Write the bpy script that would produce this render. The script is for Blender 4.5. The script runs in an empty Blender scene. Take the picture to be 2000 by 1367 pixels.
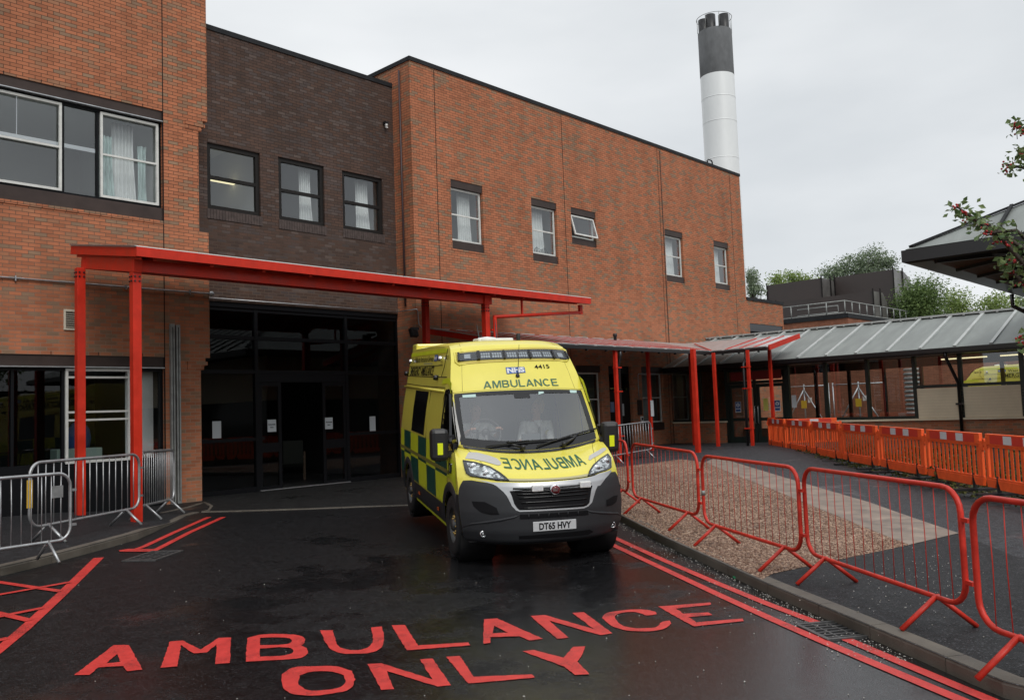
import bpy, bmesh, math, random
import numpy as np
from mathutils import Vector, Matrix, geometry

rad = math.radians
SC = bpy.context.scene
COL = SC.collection

# ------------------------------------------------------------------ camera
YAW, PITCH, ROLL, FPX = rad(43.16236), rad(4.099), rad(-2.12835), 1674.08
CAM = np.array([0.0, 0.0, 1.85])
_f = np.array([math.cos(PITCH) * math.cos(YAW), math.cos(PITCH) * math.sin(YAW), math.sin(PITCH)])
_r = np.cross(_f, [0, 0, 1.0]); _r /= np.linalg.norm(_r); _u = np.cross(_r, _f)
CR = _r * math.cos(ROLL) + _u * math.sin(ROLL)
CU = -_r * math.sin(ROLL) + _u * math.cos(ROLL)
CF = _f
cam_data = bpy.data.cameras.new('camera'); cam = bpy.data.objects.new('camera', cam_data); COL.objects.link(cam)
cam_data.sensor_width = 36.0; cam_data.lens = 36.0 * FPX / 2000.0
cam_data.clip_start = 0.05; cam_data.clip_end = 1500
cam.matrix_world = Matrix(((CR[0], CU[0], -CF[0], CAM[0]), (CR[1], CU[1], -CF[1], CAM[1]), (CR[2], CU[2], -CF[2], CAM[2]), (0, 0, 0, 1)))
SC.camera = cam

# ------------------------------------------------------------------ world, sun, exposure
SUN_EL, SUN_AZ = rad(44), rad(-112)          # azimuth measured from +X, counter-clockwise (direction towards the sun)
world = bpy.data.worlds.new('World'); SC.world = world; world.use_nodes = True
wn, wl = world.node_tree.nodes, world.node_tree.links
wn.clear()
out = wn.new('ShaderNodeOutputWorld'); bg = wn.new('ShaderNodeBackground'); bg.inputs['Strength'].default_value = 0.1
sky = wn.new('ShaderNodeTexSky'); sky.sky_type = 'NISHITA'; sky.sun_disc = False
sky.sun_elevation = SUN_EL; sky.sun_rotation = math.pi / 2 - SUN_AZ; sky.altitude = 50
tc = wn.new('ShaderNodeTexCoord')
mp = wn.new('ShaderNodeMapping'); mp.inputs['Scale'].default_value = (1.0, 1.0, 3.0)
nz = wn.new('ShaderNodeTexNoise'); nz.inputs['Scale'].default_value = 1.6; nz.inputs['Detail'].default_value = 5; nz.inputs['Roughness'].default_value = 0.5
rp = wn.new('ShaderNodeValToRGB')
rp.color_ramp.elements[0].position = 0.32; rp.color_ramp.elements[0].color = (0.645, 0.675, 0.70, 1)
rp.color_ramp.elements[1].position = 0.68; rp.color_ramp.elements[1].color = (0.875, 0.893, 0.905, 1)
sep = wn.new('ShaderNodeSeparateXYZ')
mr = wn.new('ShaderNodeMapRange'); mr.inputs['From Min'].default_value = 0.42; mr.inputs['From Max'].default_value = 0.95
mr.inputs['To Min'].default_value = 11.1; mr.inputs['To Max'].default_value = 15.5     # overcast: the zenith is brighter than the horizon
mul = wn.new('ShaderNodeVectorMath'); mul.operation = 'SCALE'
mix = wn.new('ShaderNodeMixRGB'); mix.inputs['Fac'].default_value = 0.94
wl.new(tc.outputs['Generated'], mp.inputs['Vector']); wl.new(mp.outputs['Vector'], nz.inputs['Vector'])
wl.new(nz.outputs['Fac'], rp.inputs['Fac']); wl.new(tc.outputs['Generated'], sep.inputs['Vector'])
wl.new(sep.outputs['Z'], mr.inputs['Value']); wl.new(rp.outputs['Color'], mul.inputs[0]); wl.new(mr.outputs['Result'], mul.inputs['Scale'])
wl.new(sky.outputs['Color'], mix.inputs['Color1']); wl.new(mul.outputs['Vector'], mix.inputs['Color2'])
wl.new(mix.outputs['Color'], bg.inputs['Color']); wl.new(bg.outputs['Background'], out.inputs['Surface'])
sun_d = bpy.data.lights.new('sun', 'SUN'); sun_d.energy = 1.5; sun_d.angle = rad(24); sun_d.color = (1.0, 0.97, 0.93)
sun = bpy.data.objects.new('sun', sun_d); COL.objects.link(sun)
sv = Vector((math.cos(SUN_EL) * math.cos(SUN_AZ), math.cos(SUN_EL) * math.sin(SUN_AZ), math.sin(SUN_EL)))
sun.rotation_euler = sv.to_track_quat('Z', 'Y').to_euler(); sun.location = (0, 0, 40)
SC.view_settings.view_transform = 'Standard'; SC.view_settings.look = 'None'
SC.view_settings.exposure = 0.0; SC.view_settings.gamma = 1.0; SC.view_settings.use_curve_mapping = False
SC.cycles.max_bounces = 8; SC.cycles.transparent_max_bounces = 16; SC.cycles.use_denoising = True

# ------------------------------------------------------------------ survey helpers (photo point -> place on a real surface)
def sm(t):
    t = min(1, max(0, t)); return t * t * (3 - 2 * t)
def gz(X, Y):                                   # height of the tarmac: it climbs gently to the building and to the right
    return .14 * sm((Y - 4) / 7) + .24 * sm((X - 17) / 9)
def ray(px, py): return (px - 1000) / FPX * CR - (py - 683.5) / FPX * CU + CF
def on(axis, val, px, py):
    d = ray(px, py); return CAM + d * ((val - CAM[axis]) / d[axis])
def gp(px, py, off=0.0):                        # on the ground
    z = off
    for _ in range(60):
        q = on(2, z, px, py); z = .5 * z + .5 * (gz(q[0], q[1]) + off)
    return q
def proj(p):
    q = np.asarray(p) - CAM; d = q @ CF
    return 1000 + FPX * (q @ CR) / d, 683.5 - FPX * (q @ CU) / d

# ------------------------------------------------------------------ object helpers
def empty(name, loc=(0, 0, 0), rz=0.0):
    o = bpy.data.objects.new(name, None); COL.objects.link(o); o.location = loc; o.rotation_euler = (0, 0, rz)
    o.empty_display_size = .3
    return o
def tag(o, label=None, cat=None, group=None, kind=None):
    if label: o['label'] = label
    if cat: o['category'] = cat
    if group: o['group'] = group
    if kind: o['kind'] = kind
    return o

class MB:
    """collects shapes, then links them as one mesh object"""
    def __init__(s): s.v = []; s.f = []; s.m = []; s.sm = []
    def add(s, vs, fs, mi=0, smooth=False):
        b = len(s.v); s.v += [tuple(map(float, p)) for p in vs]
        for f in fs: s.f.append([b + i for i in f]); s.m.append(mi); s.sm.append(smooth)
        return s
    def box(s, a, b, mi=0):
        x0, x1 = sorted((a[0], b[0])); y0, y1 = sorted((a[1], b[1])); z0, z1 = sorted((a[2], b[2]))
        return s.add([(x0, y0, z0), (x1, y0, z0), (x1, y1, z0), (x0, y1, z0), (x0, y0, z1), (x1, y0, z1), (x1, y1, z1), (x0, y1, z1)],
                     [(3, 2, 1, 0), (4, 5, 6, 7), (0, 1, 5, 4), (1, 2, 6, 5), (2, 3, 7, 6), (3, 0, 4, 7)], mi)
    def obox(s, c, ax, h, mi=0):                # oriented box: centre, three unit axes, half sizes
        c = np.array(c, float); A = [np.array(a, float) * k for a, k in zip(ax, h)]
        vs = [c + sx * A[0] + sy * A[1] + sz * A[2] for sz in (-1, 1) for sx, sy in ((-1, -1), (1, -1), (1, 1), (-1, 1))]
        return s.add(vs, [(3, 2, 1, 0), (4, 5, 6, 7), (0, 1, 5, 4), (1, 2, 6, 5), (2, 3, 7, 6), (3, 0, 4, 7)], mi)
    def bar(s, a, b, w, h, mi=0, up=(0, 0, 1)):  # rectangular bar from a to b
        a = np.array(a, float); b = np.array(b, float); d = b - a; L = np.linalg.norm(d); d /= L
        u = np.array(up, float)
        if abs(d @ u) > .98: u = np.array([1.0, 0, 0])
        sx = np.cross(d, u); sx /= np.linalg.norm(sx); u = np.cross(sx, d)
        return s.obox((a + b) / 2, (d, sx, u), (L / 2, w / 2, h / 2), mi)
    def tube(s, pts, r, n=8, mi=0, close=False, cap=True):
        P = [np.array(p, float) for p in pts]; k = len(P); rs = r if hasattr(r, '__len__') else [r] * k
        T = []
        for i in range(k):
            if close: t = P[(i + 1) % k] - P[i - 1]
            else: t = P[min(i + 1, k - 1)] - P[max(i - 1, 0)]
            T.append(t / (np.linalg.norm(t) + 1e-12))
        u = np.array([0, 0, 1.0]) if abs(T[0][2]) < .9 else np.array([1.0, 0, 0])
        vs = []
        for i in range(k):
            u = u - T[i] * (u @ T[i]); u /= np.linalg.norm(u); w = np.cross(T[i], u)
            for j in range(n):
                a = 2 * math.pi * j / n; vs.append(P[i] + rs[i] * (math.cos(a) * u + math.sin(a) * w))
        fs = []
        for i in range(k if close else k - 1):
            for j in range(n):
                a, b = i * n + j, i * n + (j + 1) % n; c, d = ((i + 1) % k) * n + (j + 1) % n, ((i + 1) % k) * n + j
                fs.append((a, b, c, d))
        if cap and not close: fs.append(tuple(range(n))[::-1]); fs.append(tuple(range((k - 1) * n, k * n)))
        return s.add(vs, fs, mi, True)
    def lathe(s, prof, c=(0, 0, 0), axis='z', n=24, mi=0, smooth=True):   # profile of (radius, height)
        vs = []
        for r, h in prof:
            for j in range(n):
                a = 2 * math.pi * j / n; p = (r * math.cos(a), r * math.sin(a), h)
                if axis == 'x': p = (p[2], p[0], p[1])
                if axis == 'y': p = (p[1], p[2], p[0])
                vs.append((p[0] + c[0], p[1] + c[1], p[2] + c[2]))
        fs = [(i * n + j, i * n + (j + 1) % n, (i + 1) * n + (j + 1) % n, (i + 1) * n + j) for i in range(len(prof) - 1) for j in range(n)]
        return s.add(vs, fs, mi, smooth)
    def ball(s, c, r, mi=0, n=10, m=6):
        rr = r if hasattr(r, '__len__') else (r, r, r)
        vs = []; fs = []
        for i in range(m + 1):
            th = math.pi * i / m
            for j in range(n):
                a = 2 * math.pi * j / n
                vs.append((c[0] + rr[0] * math.sin(th) * math.cos(a), c[1] + rr[1] * math.sin(th) * math.sin(a), c[2] + rr[2] * math.cos(th)))
        for i in range(m):
            for j in range(n): fs.append((i * n + j, (i + 1) * n + j, (i + 1) * n + (j + 1) % n, i * n + (j + 1) % n))
        return s.add(vs, fs, mi, True)
    def prism(s, poly, z0, z1, mi=0):           # polygon in x, y pulled up
        n = len(poly); vs = [(p[0], p[1], z0) for p in poly] + [(p[0], p[1], z1) for p in poly]
        return s.add(vs, [tuple(range(n))[::-1], tuple(range(n, 2 * n))] + [(i, (i + 1) % n, n + (i + 1) % n, n + i) for i in range(n)], mi)
    def slab(s, poly, d, mi=0):                 # any planar polygon given a thickness vector
        n = len(poly); d = np.array(d, float); vs = [np.array(p, float) for p in poly]; vs += [p + d for p in vs]
        return s.add(vs, [tuple(range(n))[::-1], tuple(range(n, 2 * n))] + [(i, (i + 1) % n, n + (i + 1) % n, n + i) for i in range(n)], mi)
    def build(s, name, mats, parent=None, bevel=0.0, fixn=True, auto=None):
        me = bpy.data.meshes.new(name); me.from_pydata(s.v, [], s.f)
        for m in (mats if isinstance(mats, (list, tuple)) else [mats]): me.materials.append(m)
        me.polygons.foreach_set('material_index', s.m); me.polygons.foreach_set('use_smooth', s.sm)
        if fixn:
            bm = bmesh.new(); bm.from_mesh(me); bmesh.ops.recalc_face_normals(bm, faces=bm.faces); bm.to_mesh(me); bm.free()
        me.update()
        o = bpy.data.objects.new(name, me); COL.objects.link(o)
        if parent is not None: adopt(o, parent)
        if bevel:
            b = o.modifiers.new('edges', 'BEVEL'); b.width = bevel; b.segments = 2; b.limit_method = 'ANGLE'; b.angle_limit = rad(40)
        return o
def adopt(o, parent):                           # keep the mesh where it was drawn (world coordinates)
    o.parent = parent
    o.location = tuple(-c for c in parent.location) if parent.get('_w') else (0, 0, 0)
def wthing(name, loc, label, cat, group=None):  # a thing whose parts are drawn in world coordinates
    o = empty(name, loc); o['_w'] = 1; return tag(o, label, cat, group)
def sub(o, part):                               # sub-part of a part that is itself drawn in the same coordinates
    o.parent = part; o.location = (0, 0, 0); return o

# ------------------------------------------------------------------ materials
def new_mat(name):
    m = bpy.data.materials.new(name); m.use_nodes = True; n = m.node_tree.nodes; n.clear()
    o = n.new('ShaderNodeOutputMaterial'); p = n.new('ShaderNodeBsdfPrincipled'); m.node_tree.links.new(p.outputs[0], o.inputs[0])
    return m, n, m.node_tree.links, p, o
def pbr(name, col, rough=.5, metal=0.0, var=.0, vscale=3.0, bump=0.0, bscale=60.0, rvar=0.0, coat=0.0, spec=None, emit=None, estr=0.0, stretch=(1, 1, 1)):
    m, n, l, p, o = new_mat(name)
    p.inputs['Base Color'].default_value = (*col, 1); p.inputs['Roughness'].default_value = rough; p.inputs['Metallic'].default_value = metal
    if coat: p.inputs['Coat Weight'].default_value = coat; p.inputs['Coat Roughness'].default_value = .08
    if spec is not None: p.inputs['Specular IOR Level'].default_value = spec
    if emit: p.inputs['Emission Color'].default_value = (*emit, 1); p.inputs['Emission Strength'].default_value = estr
    if var or rvar or bump:
        tcn = n.new('ShaderNodeTexCoord'); mpn = n.new('ShaderNodeMapping'); mpn.inputs['Scale'].default_value = stretch
        l.new(tcn.outputs['Object'], mpn.inputs['Vector'])
    if var or rvar:
        t = n.new('ShaderNodeTexNoise'); t.inputs['Scale'].default_value = vscale; t.inputs['Detail'].default_value = 6; t.inputs['Roughness'].default_value = .6
        l.new(mpn.outputs[0], t.inputs['Vector'])
        if var:
            r = n.new('ShaderNodeValToRGB'); r.color_ramp.elements[0].position = .3; r.color_ramp.elements[1].position = .7
            r.color_ramp.elements[0].color = (*[max(0, c * (1 - var)) for c in col], 1); r.color_ramp.elements[1].color = (*[min(1, c * (1 + var)) for c in col], 1)
            l.new(t.outputs['Fac'], r.inputs['Fac']); l.new(r.outputs['Color'], p.inputs['Base Color'])
        if rvar:
            q = n.new('ShaderNodeMapRange'); q.inputs['From Min'].default_value = .3; q.inputs['From Max'].default_value = .7
            q.inputs['To Min'].default_value = max(.02, rough - rvar); q.inputs['To Max'].default_value = min(1, rough + rvar)
            l.new(t.outputs['Fac'], q.inputs['Value']); l.new(q.outputs[0], p.inputs['Roughness'])
    if bump:
        t2 = n.new('ShaderNodeTexNoise'); t2.inputs['Scale'].default_value = bscale; t2.inputs['Detail'].default_value = 4
        b = n.new('ShaderNodeBump'); b.inputs['Strength'].default_value = bump; b.inputs['Distance'].default_value = .01
        l.new(mpn.outputs[0], t2.inputs['Vector']); l.new(t2.outputs['Fac'], b.inputs['Height']); l.new(b.outputs[0], p.inputs['Normal'])
    return m
def glass(name, tint=(.85, .9, .9), refl=1.0, rough=.0, base=.04):
    m = bpy.data.materials.new(name); m.use_nodes = True; n = m.node_tree.nodes; l = m.node_tree.links; n.clear()
    o = n.new('ShaderNodeOutputMaterial'); mx = n.new('ShaderNodeMixShader'); t = n.new('ShaderNodeBsdfTransparent'); g = n.new('ShaderNodeBsdfGlossy')
    t.inputs['Color'].default_value = (*tint, 1); g.inputs['Roughness'].default_value = rough; g.inputs['Color'].default_value = (.95, .97, 1, 1)
    lw = n.new('ShaderNodeLayerWeight'); pw = n.new('ShaderNodeMath'); pw.operation = 'POWER'; pw.inputs[1].default_value = 4.5; l.new(lw.outputs['Facing'], pw.inputs[0])
    ma = n.new('ShaderNodeMath'); ma.operation = 'MULTIPLY_ADD'; ma.inputs[1].default_value = refl; ma.inputs[2].default_value = base; ma.use_clamp = True
    l.new(pw.outputs[0], ma.inputs[0]); l.new(ma.outputs[0], mx.inputs[0]); l.new(t.outputs[0], mx.inputs[1]); l.new(g.outputs[0], mx.inputs[2]); l.new(mx.outputs[0], o.inputs[0])
    return m
def brick(name, ramp, mortar, mortar_low=None, low_z=(0, 1), stain=.20, rough=.85, bw=.225, bh=.075):
    m, n, l, p, o = new_mat(name); p.inputs['Roughness'].default_value = rough; p.inputs['Specular IOR Level'].default_value = .25
    tcn = n.new('ShaderNodeTexCoord'); s = n.new('ShaderNodeSeparateXYZ'); ad = n.new('ShaderNodeMath'); ad.operation = 'ADD'
    c = n.new('ShaderNodeCombineXYZ'); l.new(tcn.outputs['Object'], s.inputs[0]); l.new(s.outputs['X'], ad.inputs[0]); l.new(s.outputs['Y'], ad.inputs[1])
    l.new(ad.outputs[0], c.inputs['X']); l.new(s.outputs['Z'], c.inputs['Y'])
    def bt(c1, c2, mo):
        b = n.new('ShaderNodeTexBrick'); b.inputs['Scale'].default_value = 1; b.inputs['Brick Width'].default_value = bw; b.inputs['Row Height'].default_value = bh
        b.inputs['Mortar Size'].default_value = .0065; b.inputs['Mortar Smooth'].default_value = .15; b.offset = .5
        b.inputs['Color1'].default_value = c1; b.inputs['Color2'].default_value = c2; b.inputs['Mortar'].default_value = mo
        l.new(c.outputs[0], b.inputs['Vector']); return b
    b = bt((0, 0, 0, 1), (1, 1, 1, 1), (.5, .5, .5, 1))
    r = n.new('ShaderNodeValToRGB'); els = r.color_ramp.elements
    for i, (pos, colr) in enumerate(ramp):
        e = els[i] if i < 2 else els.new(pos)
        e.position = pos; e.color = (*colr, 1)
    l.new(b.outputs['Color'], r.inputs['Fac'])
    # patches of soot and damp
    mp2 = n.new('ShaderNodeMapping'); mp2.inputs['Scale'].default_value = (.9, .9, .45); l.new(tcn.outputs['Object'], mp2.inputs['Vector'])
    t = n.new('ShaderNodeTexNoise'); t.inputs['Scale'].default_value = 1.1; t.inputs['Detail'].default_value = 7; t.inputs['Roughness'].default_value = .65; l.new(mp2.outputs[0], t.inputs['Vector'])
    rr = n.new('ShaderNodeValToRGB'); rr.color_ramp.elements[0].position = .33; rr.color_ramp.elements[0].color = (1 - stain,) * 3 + (1,); rr.color_ramp.elements[1].position = .62; rr.color_ramp.elements[1].color = (1, 1, 1, 1)
    l.new(t.outputs['Fac'], rr.inputs['Fac'])
    mixm = n.new('ShaderNodeMixRGB'); l.new(b.outputs['Fac'], mixm.inputs['Fac']); l.new(r.outputs['Color'], mixm.inputs['Color1'])
    if mortar_low:
        ml = n.new('ShaderNodeMixRGB'); mrr = n.new('ShaderNodeMapRange'); mrr.inputs['From Min'].default_value = low_z[0]; mrr.inputs['From Max'].default_value = low_z[1]
        sub1 = n.new('ShaderNodeMath'); sub1.operation = 'MULTIPLY_ADD'; sub1.inputs[1].default_value = 4.0; l.new(t.outputs['Fac'], sub1.inputs[0]); l.new(s.outputs['Z'], sub1.inputs[2])
        l.new(sub1.outputs[0], mrr.inputs['Value']); l.new(mrr.outputs[0], ml.inputs['Fac'])
        ml.inputs['Color1'].default_value = (*mortar_low, 1); ml.inputs['Color2'].default_value = (*mortar, 1); l.new(ml.outputs[0], mixm.inputs['Color2'])
    else: mixm.inputs['Color2'].default_value = (*mortar, 1)
    mu = n.new('ShaderNodeMixRGB'); mu.blend_type = 'MULTIPLY'; mu.inputs['Fac'].default_value = 1; l.new(mixm.outputs[0], mu.inputs['Color1']); l.new(rr.outputs['Color'], mu.inputs['Color2'])
    # rain streaks running down the wall
    mp3 = n.new('ShaderNodeMapping'); mp3.inputs['Scale'].default_value = (2.6, 2.6, .16); l.new(tcn.outputs['Object'], mp3.inputs['Vector'])
    t3 = n.new('ShaderNodeTexNoise'); t3.inputs['Scale'].default_value = 1.0; t3.inputs['Detail'].default_value = 6; l.new(mp3.outputs[0], t3.inputs['Vector'])
    r3 = n.new('ShaderNodeValToRGB'); r3.color_ramp.elements[0].position = .36; r3.color_ramp.elements[0].color = (.74, .76, .76, 1); r3.color_ramp.elements[1].position = .55; r3.color_ramp.elements[1].color = (1, 1, 1, 1); l.new(t3.outputs['Fac'], r3.inputs['Fac'])
    mu3 = n.new('ShaderNodeMixRGB'); mu3.blend_type = 'MULTIPLY'; mu3.inputs['Fac'].default_value = .38; l.new(mu.outputs[0], mu3.inputs['Color1']); l.new(r3.outputs['Color'], mu3.inputs['Color2'])
    l.new(mu3.outputs[0], p.inputs['Base Color'])
    inv = n.new('ShaderNodeMath'); inv.operation = 'SUBTRACT'; inv.inputs[0].default_value = 1; l.new(b.outputs['Fac'], inv.inputs[1])
    bp = n.new('ShaderNodeBump'); bp.inputs['Strength'].default_value = .5; bp.inputs['Distance'].default_value = .006; l.new(inv.outputs[0], bp.inputs['Height']); l.new(bp.outputs[0], p.inputs['Normal'])
    return m

M = {}
M['brick'] = brick('red_brick', [(0, (.36, .130, .066)), (.3, (.45, .165, .083)), (.62, (.50, .178, .089)), (.75, (.40, .176, .095)), (.86, (.26, .160, .102)), (1, (.31, .195, .122))], (.115, .054, .033), (.36, .235, .165), (5.0, 8.6))
M['brick_dark'] = brick('dark_brick', [(0, (.072, .047, .038)), (.5, (.105, .060, .044)), (.8, (.082, .062, .057)), (1, (.128, .092, .078))], (.038, .026, .021), (.17, .115, .085), (6.4, 9.0), stain=.25)
M['brick_soldier'] = pbr('soldier_brick', (.06, .042, .037), .8, var=.4, vscale=9)
M['brick_far'] = brick('plant_brick', [(0, (.24, .095, .055)), (1, (.33, .13, .075))], (.15, .08, .05), stain=.3)
M['coping'] = pbr('dark_coping', (.014, .015, .017), .7, var=.4, spec=.25)
M['galv_cast'] = pbr('cast_iron', (.10, .10, .10), .45, .5, var=.3, vscale=20)
M['brown'] = pbr('brown_panel', (.045, .031, .027), .55, var=.2, spec=.25)
M['white_frame'] = pbr('white_painted_frame', (.60, .60, .57), .45, var=.12, vscale=6)
M['black_frame'] = pbr('black_frame', (.006, .0065, .008), .5, spec=.14)
M['dark_frame'] = pbr('dark_brown_frame', (.013, .011, .010), .5, spec=.2)
M['green_frame'] = pbr('dark_green_frame', (.009, .018, .015), .4)
M['glass'] = glass('window_glass', (.86, .90, .90), .9, .0, .11)
M['glass_dark'] = glass('entrance_glass', (.5, .54, .54), .5, .0, .030)
M['glass_low'] = glass('ground_glass', (.8, .84, .84), .5, .0, .030)
M['glass_ws'] = glass('windscreen_glass', (.93, .95, .945), .9, .0, .165)
M['glass_clear'] = glass('lamp_glass', (.95, .97, .97), .8)
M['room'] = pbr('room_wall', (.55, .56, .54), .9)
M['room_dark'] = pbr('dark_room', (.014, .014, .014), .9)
M['curtain'] = pbr('white_curtain', (.72, .72, .71), .9, var=.12, vscale=2)
M['curtain_pattern'] = pbr('patterned_curtain', (.45, .55, .53), .9, var=.35, vscale=7, stretch=(6, 6, .6))
M['tube_lamp'] = pbr('lamp_tube', (.9, .85, .6), .5, emit=(1, .86, .50), estr=1.1)
M['tube_grey'] = pbr('grey_lamp_batten', (.75, .75, .73), .5, emit=(.9, .95, 1), estr=.28)
M['red'] = pbr('red_paint', (.54, .028, .012), .42, spec=.25, var=.18, vscale=3.5, rvar=.14)
M['red_barrier'] = pbr('red_barrier_paint', (.50, .030, .017), .40, spec=.35, var=.30, vscale=7, rvar=.12)
def roadpaint():
    m, n, l, p, o = new_mat('red_road_paint'); p.inputs['Roughness'].default_value = .42; p.inputs['Specular IOR Level'].default_value = .35
    tcn = n.new('ShaderNodeTexCoord')
    def noise(sc, det=5, ro=.6): t = n.new('ShaderNodeTexNoise'); t.inputs['Scale'].default_value = sc; t.inputs['Detail'].default_value = det; t.inputs['Roughness'].default_value = ro; l.new(tcn.outputs['Object'], t.inputs['Vector']); return t
    a, b, c = noise(95, 4, .75), noise(2.2, 6, .65), noise(11, 5)
    s = n.new('ShaderNodeMath'); s.operation = 'MULTIPLY_ADD'; s.inputs[1].default_value = .55; l.new(b.outputs['Fac'], s.inputs[0]); s2 = n.new('ShaderNodeMath'); s2.operation = 'MULTIPLY'; s2.inputs[1].default_value = .62; l.new(a.outputs['Fac'], s2.inputs[0]); l.new(s2.outputs[0], s.inputs[2])
    r = n.new('ShaderNodeValToRGB'); r.color_ramp.elements[0].position = .635; r.color_ramp.elements[0].color = (0, 0, 0, 1); r.color_ramp.elements[1].position = .71; r.color_ramp.elements[1].color = (.85, .85, .85, 1); l.new(s.outputs[0], r.inputs['Fac'])
    q = n.new('ShaderNodeValToRGB'); q.color_ramp.elements[0].position = .3; q.color_ramp.elements[0].color = (.46, .030, .026, 1); q.color_ramp.elements[1].position = .7; q.color_ramp.elements[1].color = (.64, .050, .042, 1); l.new(c.outputs['Fac'], q.inputs['Fac'])
    mx = n.new('ShaderNodeMixRGB'); l.new(r.outputs['Color'], mx.inputs['Fac']); l.new(q.outputs['Color'], mx.inputs['Color1']); mx.inputs['Color2'].default_value = (.035, .012, .012, 1); l.new(mx.outputs[0], p.inputs['Base Color'])
    bp = n.new('ShaderNodeBump'); bp.inputs['Strength'].default_value = .5; bp.inputs['Distance'].default_value = .006; l.new(a.outputs['Fac'], bp.inputs['Height']); l.new(bp.outputs[0], p.inputs['Normal']); return m
M['red_line'] = roadpaint()
M['galv'] = pbr('galvanised_steel', (.40, .41, .42), .42, .75, var=.25, vscale=8)
M['galv_dull'] = pbr('weathered_steel', (.27, .28, .27), .55, .5, var=.25, vscale=5)
M['white'] = pbr('white_plastic', (.72, .72, .70), .5)
M['paper'] = pbr('paper', (.50, .54, .56), .8)
M['black'] = pbr('black_plastic', (.012, .012, .013), .45)
M['ink'] = pbr('black_lettering', (.006, .006, .007), .6, spec=.12)
M['gutter'] = pbr('black_gutter', (.012, .012, .013), .3)
M['cream'] = pbr('cream_panel', (.68, .60, .44), .6, var=.06, vscale=2)
M['sheet'] = pbr('grey_roof_sheet', (.42, .40, .40), .25, var=.12, vscale=3)
M['roof_metal'] = pbr('grey_metal_roof', (.21, .228, .218), .6, .1, var=.22, vscale=1.3, stretch=(.6, 2.5, .6), rvar=.1)
M['roof_rib'] = pbr('roof_rib', (.42, .44, .43), .55, .1, var=.12)
M['orange'] = pbr('orange_plastic', (.95, .115, .022), .45, var=.18, vscale=5)
M['retro_red'] = pbr('red_reflective_strip', (.60, .04, .022), .4)
M['retro_white'] = pbr('white_reflective_strip', (.62, .63, .66), .35)
M['rubber'] = pbr('black_rubber', (.014, .014, .015), .7, bump=.2, bscale=120)
M['kerb'] = pbr('concrete_kerb', (.104, .091, .074), .62, var=.35, vscale=2.2, bump=.3, bscale=80, rvar=.15)
M['concrete'] = pbr('stained_concrete', (.235, .185, .15), .65, var=.42, vscale=3.5, bump=.2, bscale=60, rvar=.12)
M['chim_dark'] = pbr('sooty_band', (.10, .104, .108), .8, var=.28, vscale=1.4, stretch=(1, 1, .5))
M['chim_white'] = pbr('white_cladding', (.74, .76, .76), .4, .1, var=.05, vscale=1, stretch=(1, 1, .3))
M['soil'] = pbr('soil', (.045, .034, .022), .9, var=.4, vscale=6, bump=.5, bscale=20)
M['bark'] = pbr('bark', (.06, .048, .036), .9, var=.3, vscale=8)
M['bag'] = pbr('housing_brown', (.042, .031, .028), .42, var=.22, vscale=.35, rvar=.12)
M['bag_grey'] = pbr('housing_end', (.10, .095, .09), .35, var=.5, vscale=.6)
M['wood'] = pbr('soffit_boards', (.085, .042, .020), .6, var=.3, vscale=2, stretch=(.3, 6, 1))
def leafmat(name, a, b, rough=.5):
    m, n, l, p, o = new_mat(name); p.inputs['Roughness'].default_value = rough; p.inputs['Specular IOR Level'].default_value = .35
    g = n.new('ShaderNodeNewGeometry'); r = n.new('ShaderNodeValToRGB'); r.color_ramp.elements[0].color = (*a, 1); r.color_ramp.elements[1].color = (*b, 1)
    l.new(g.outputs['Random Per Island'], r.inputs['Fac']); l.new(r.outputs['Color'], p.inputs['Base Color'])
    tr = n.new('ShaderNodeBsdfTranslucent'); mx = n.new('ShaderNodeMixShader'); mx.inputs[0].default_value = .3; l.new(r.outputs['Color'], tr.inputs['Color'])
    l.new(p.outputs[0], mx.inputs[1]); l.new(tr.outputs[0], mx.inputs[2]); l.new(mx.outputs[0], o.inputs[0])
    return m
M['leaf_mid'] = leafmat('mid_green_leaves', (.085, .14, .045), (.19, .27, .085))
M['leaf_light'] = leafmat('light_green_leaves', (.16, .24, .06), (.30, .38, .12))
M['leaf_grey'] = leafmat('grey_green_leaves', (.13, .18, .11), (.26, .32, .20))
M['leaf_dark'] = leafmat('dark_glossy_leaves', (.085, .15, .055), (.23, .30, .115), .35)
M['leaf_shrub'] = leafmat('shrub_leaves', (.03, .055, .015), (.16, .15, .04), .45)
M['berry'] = pbr('red_berries', (.42, .018, .02), .3)

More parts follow.
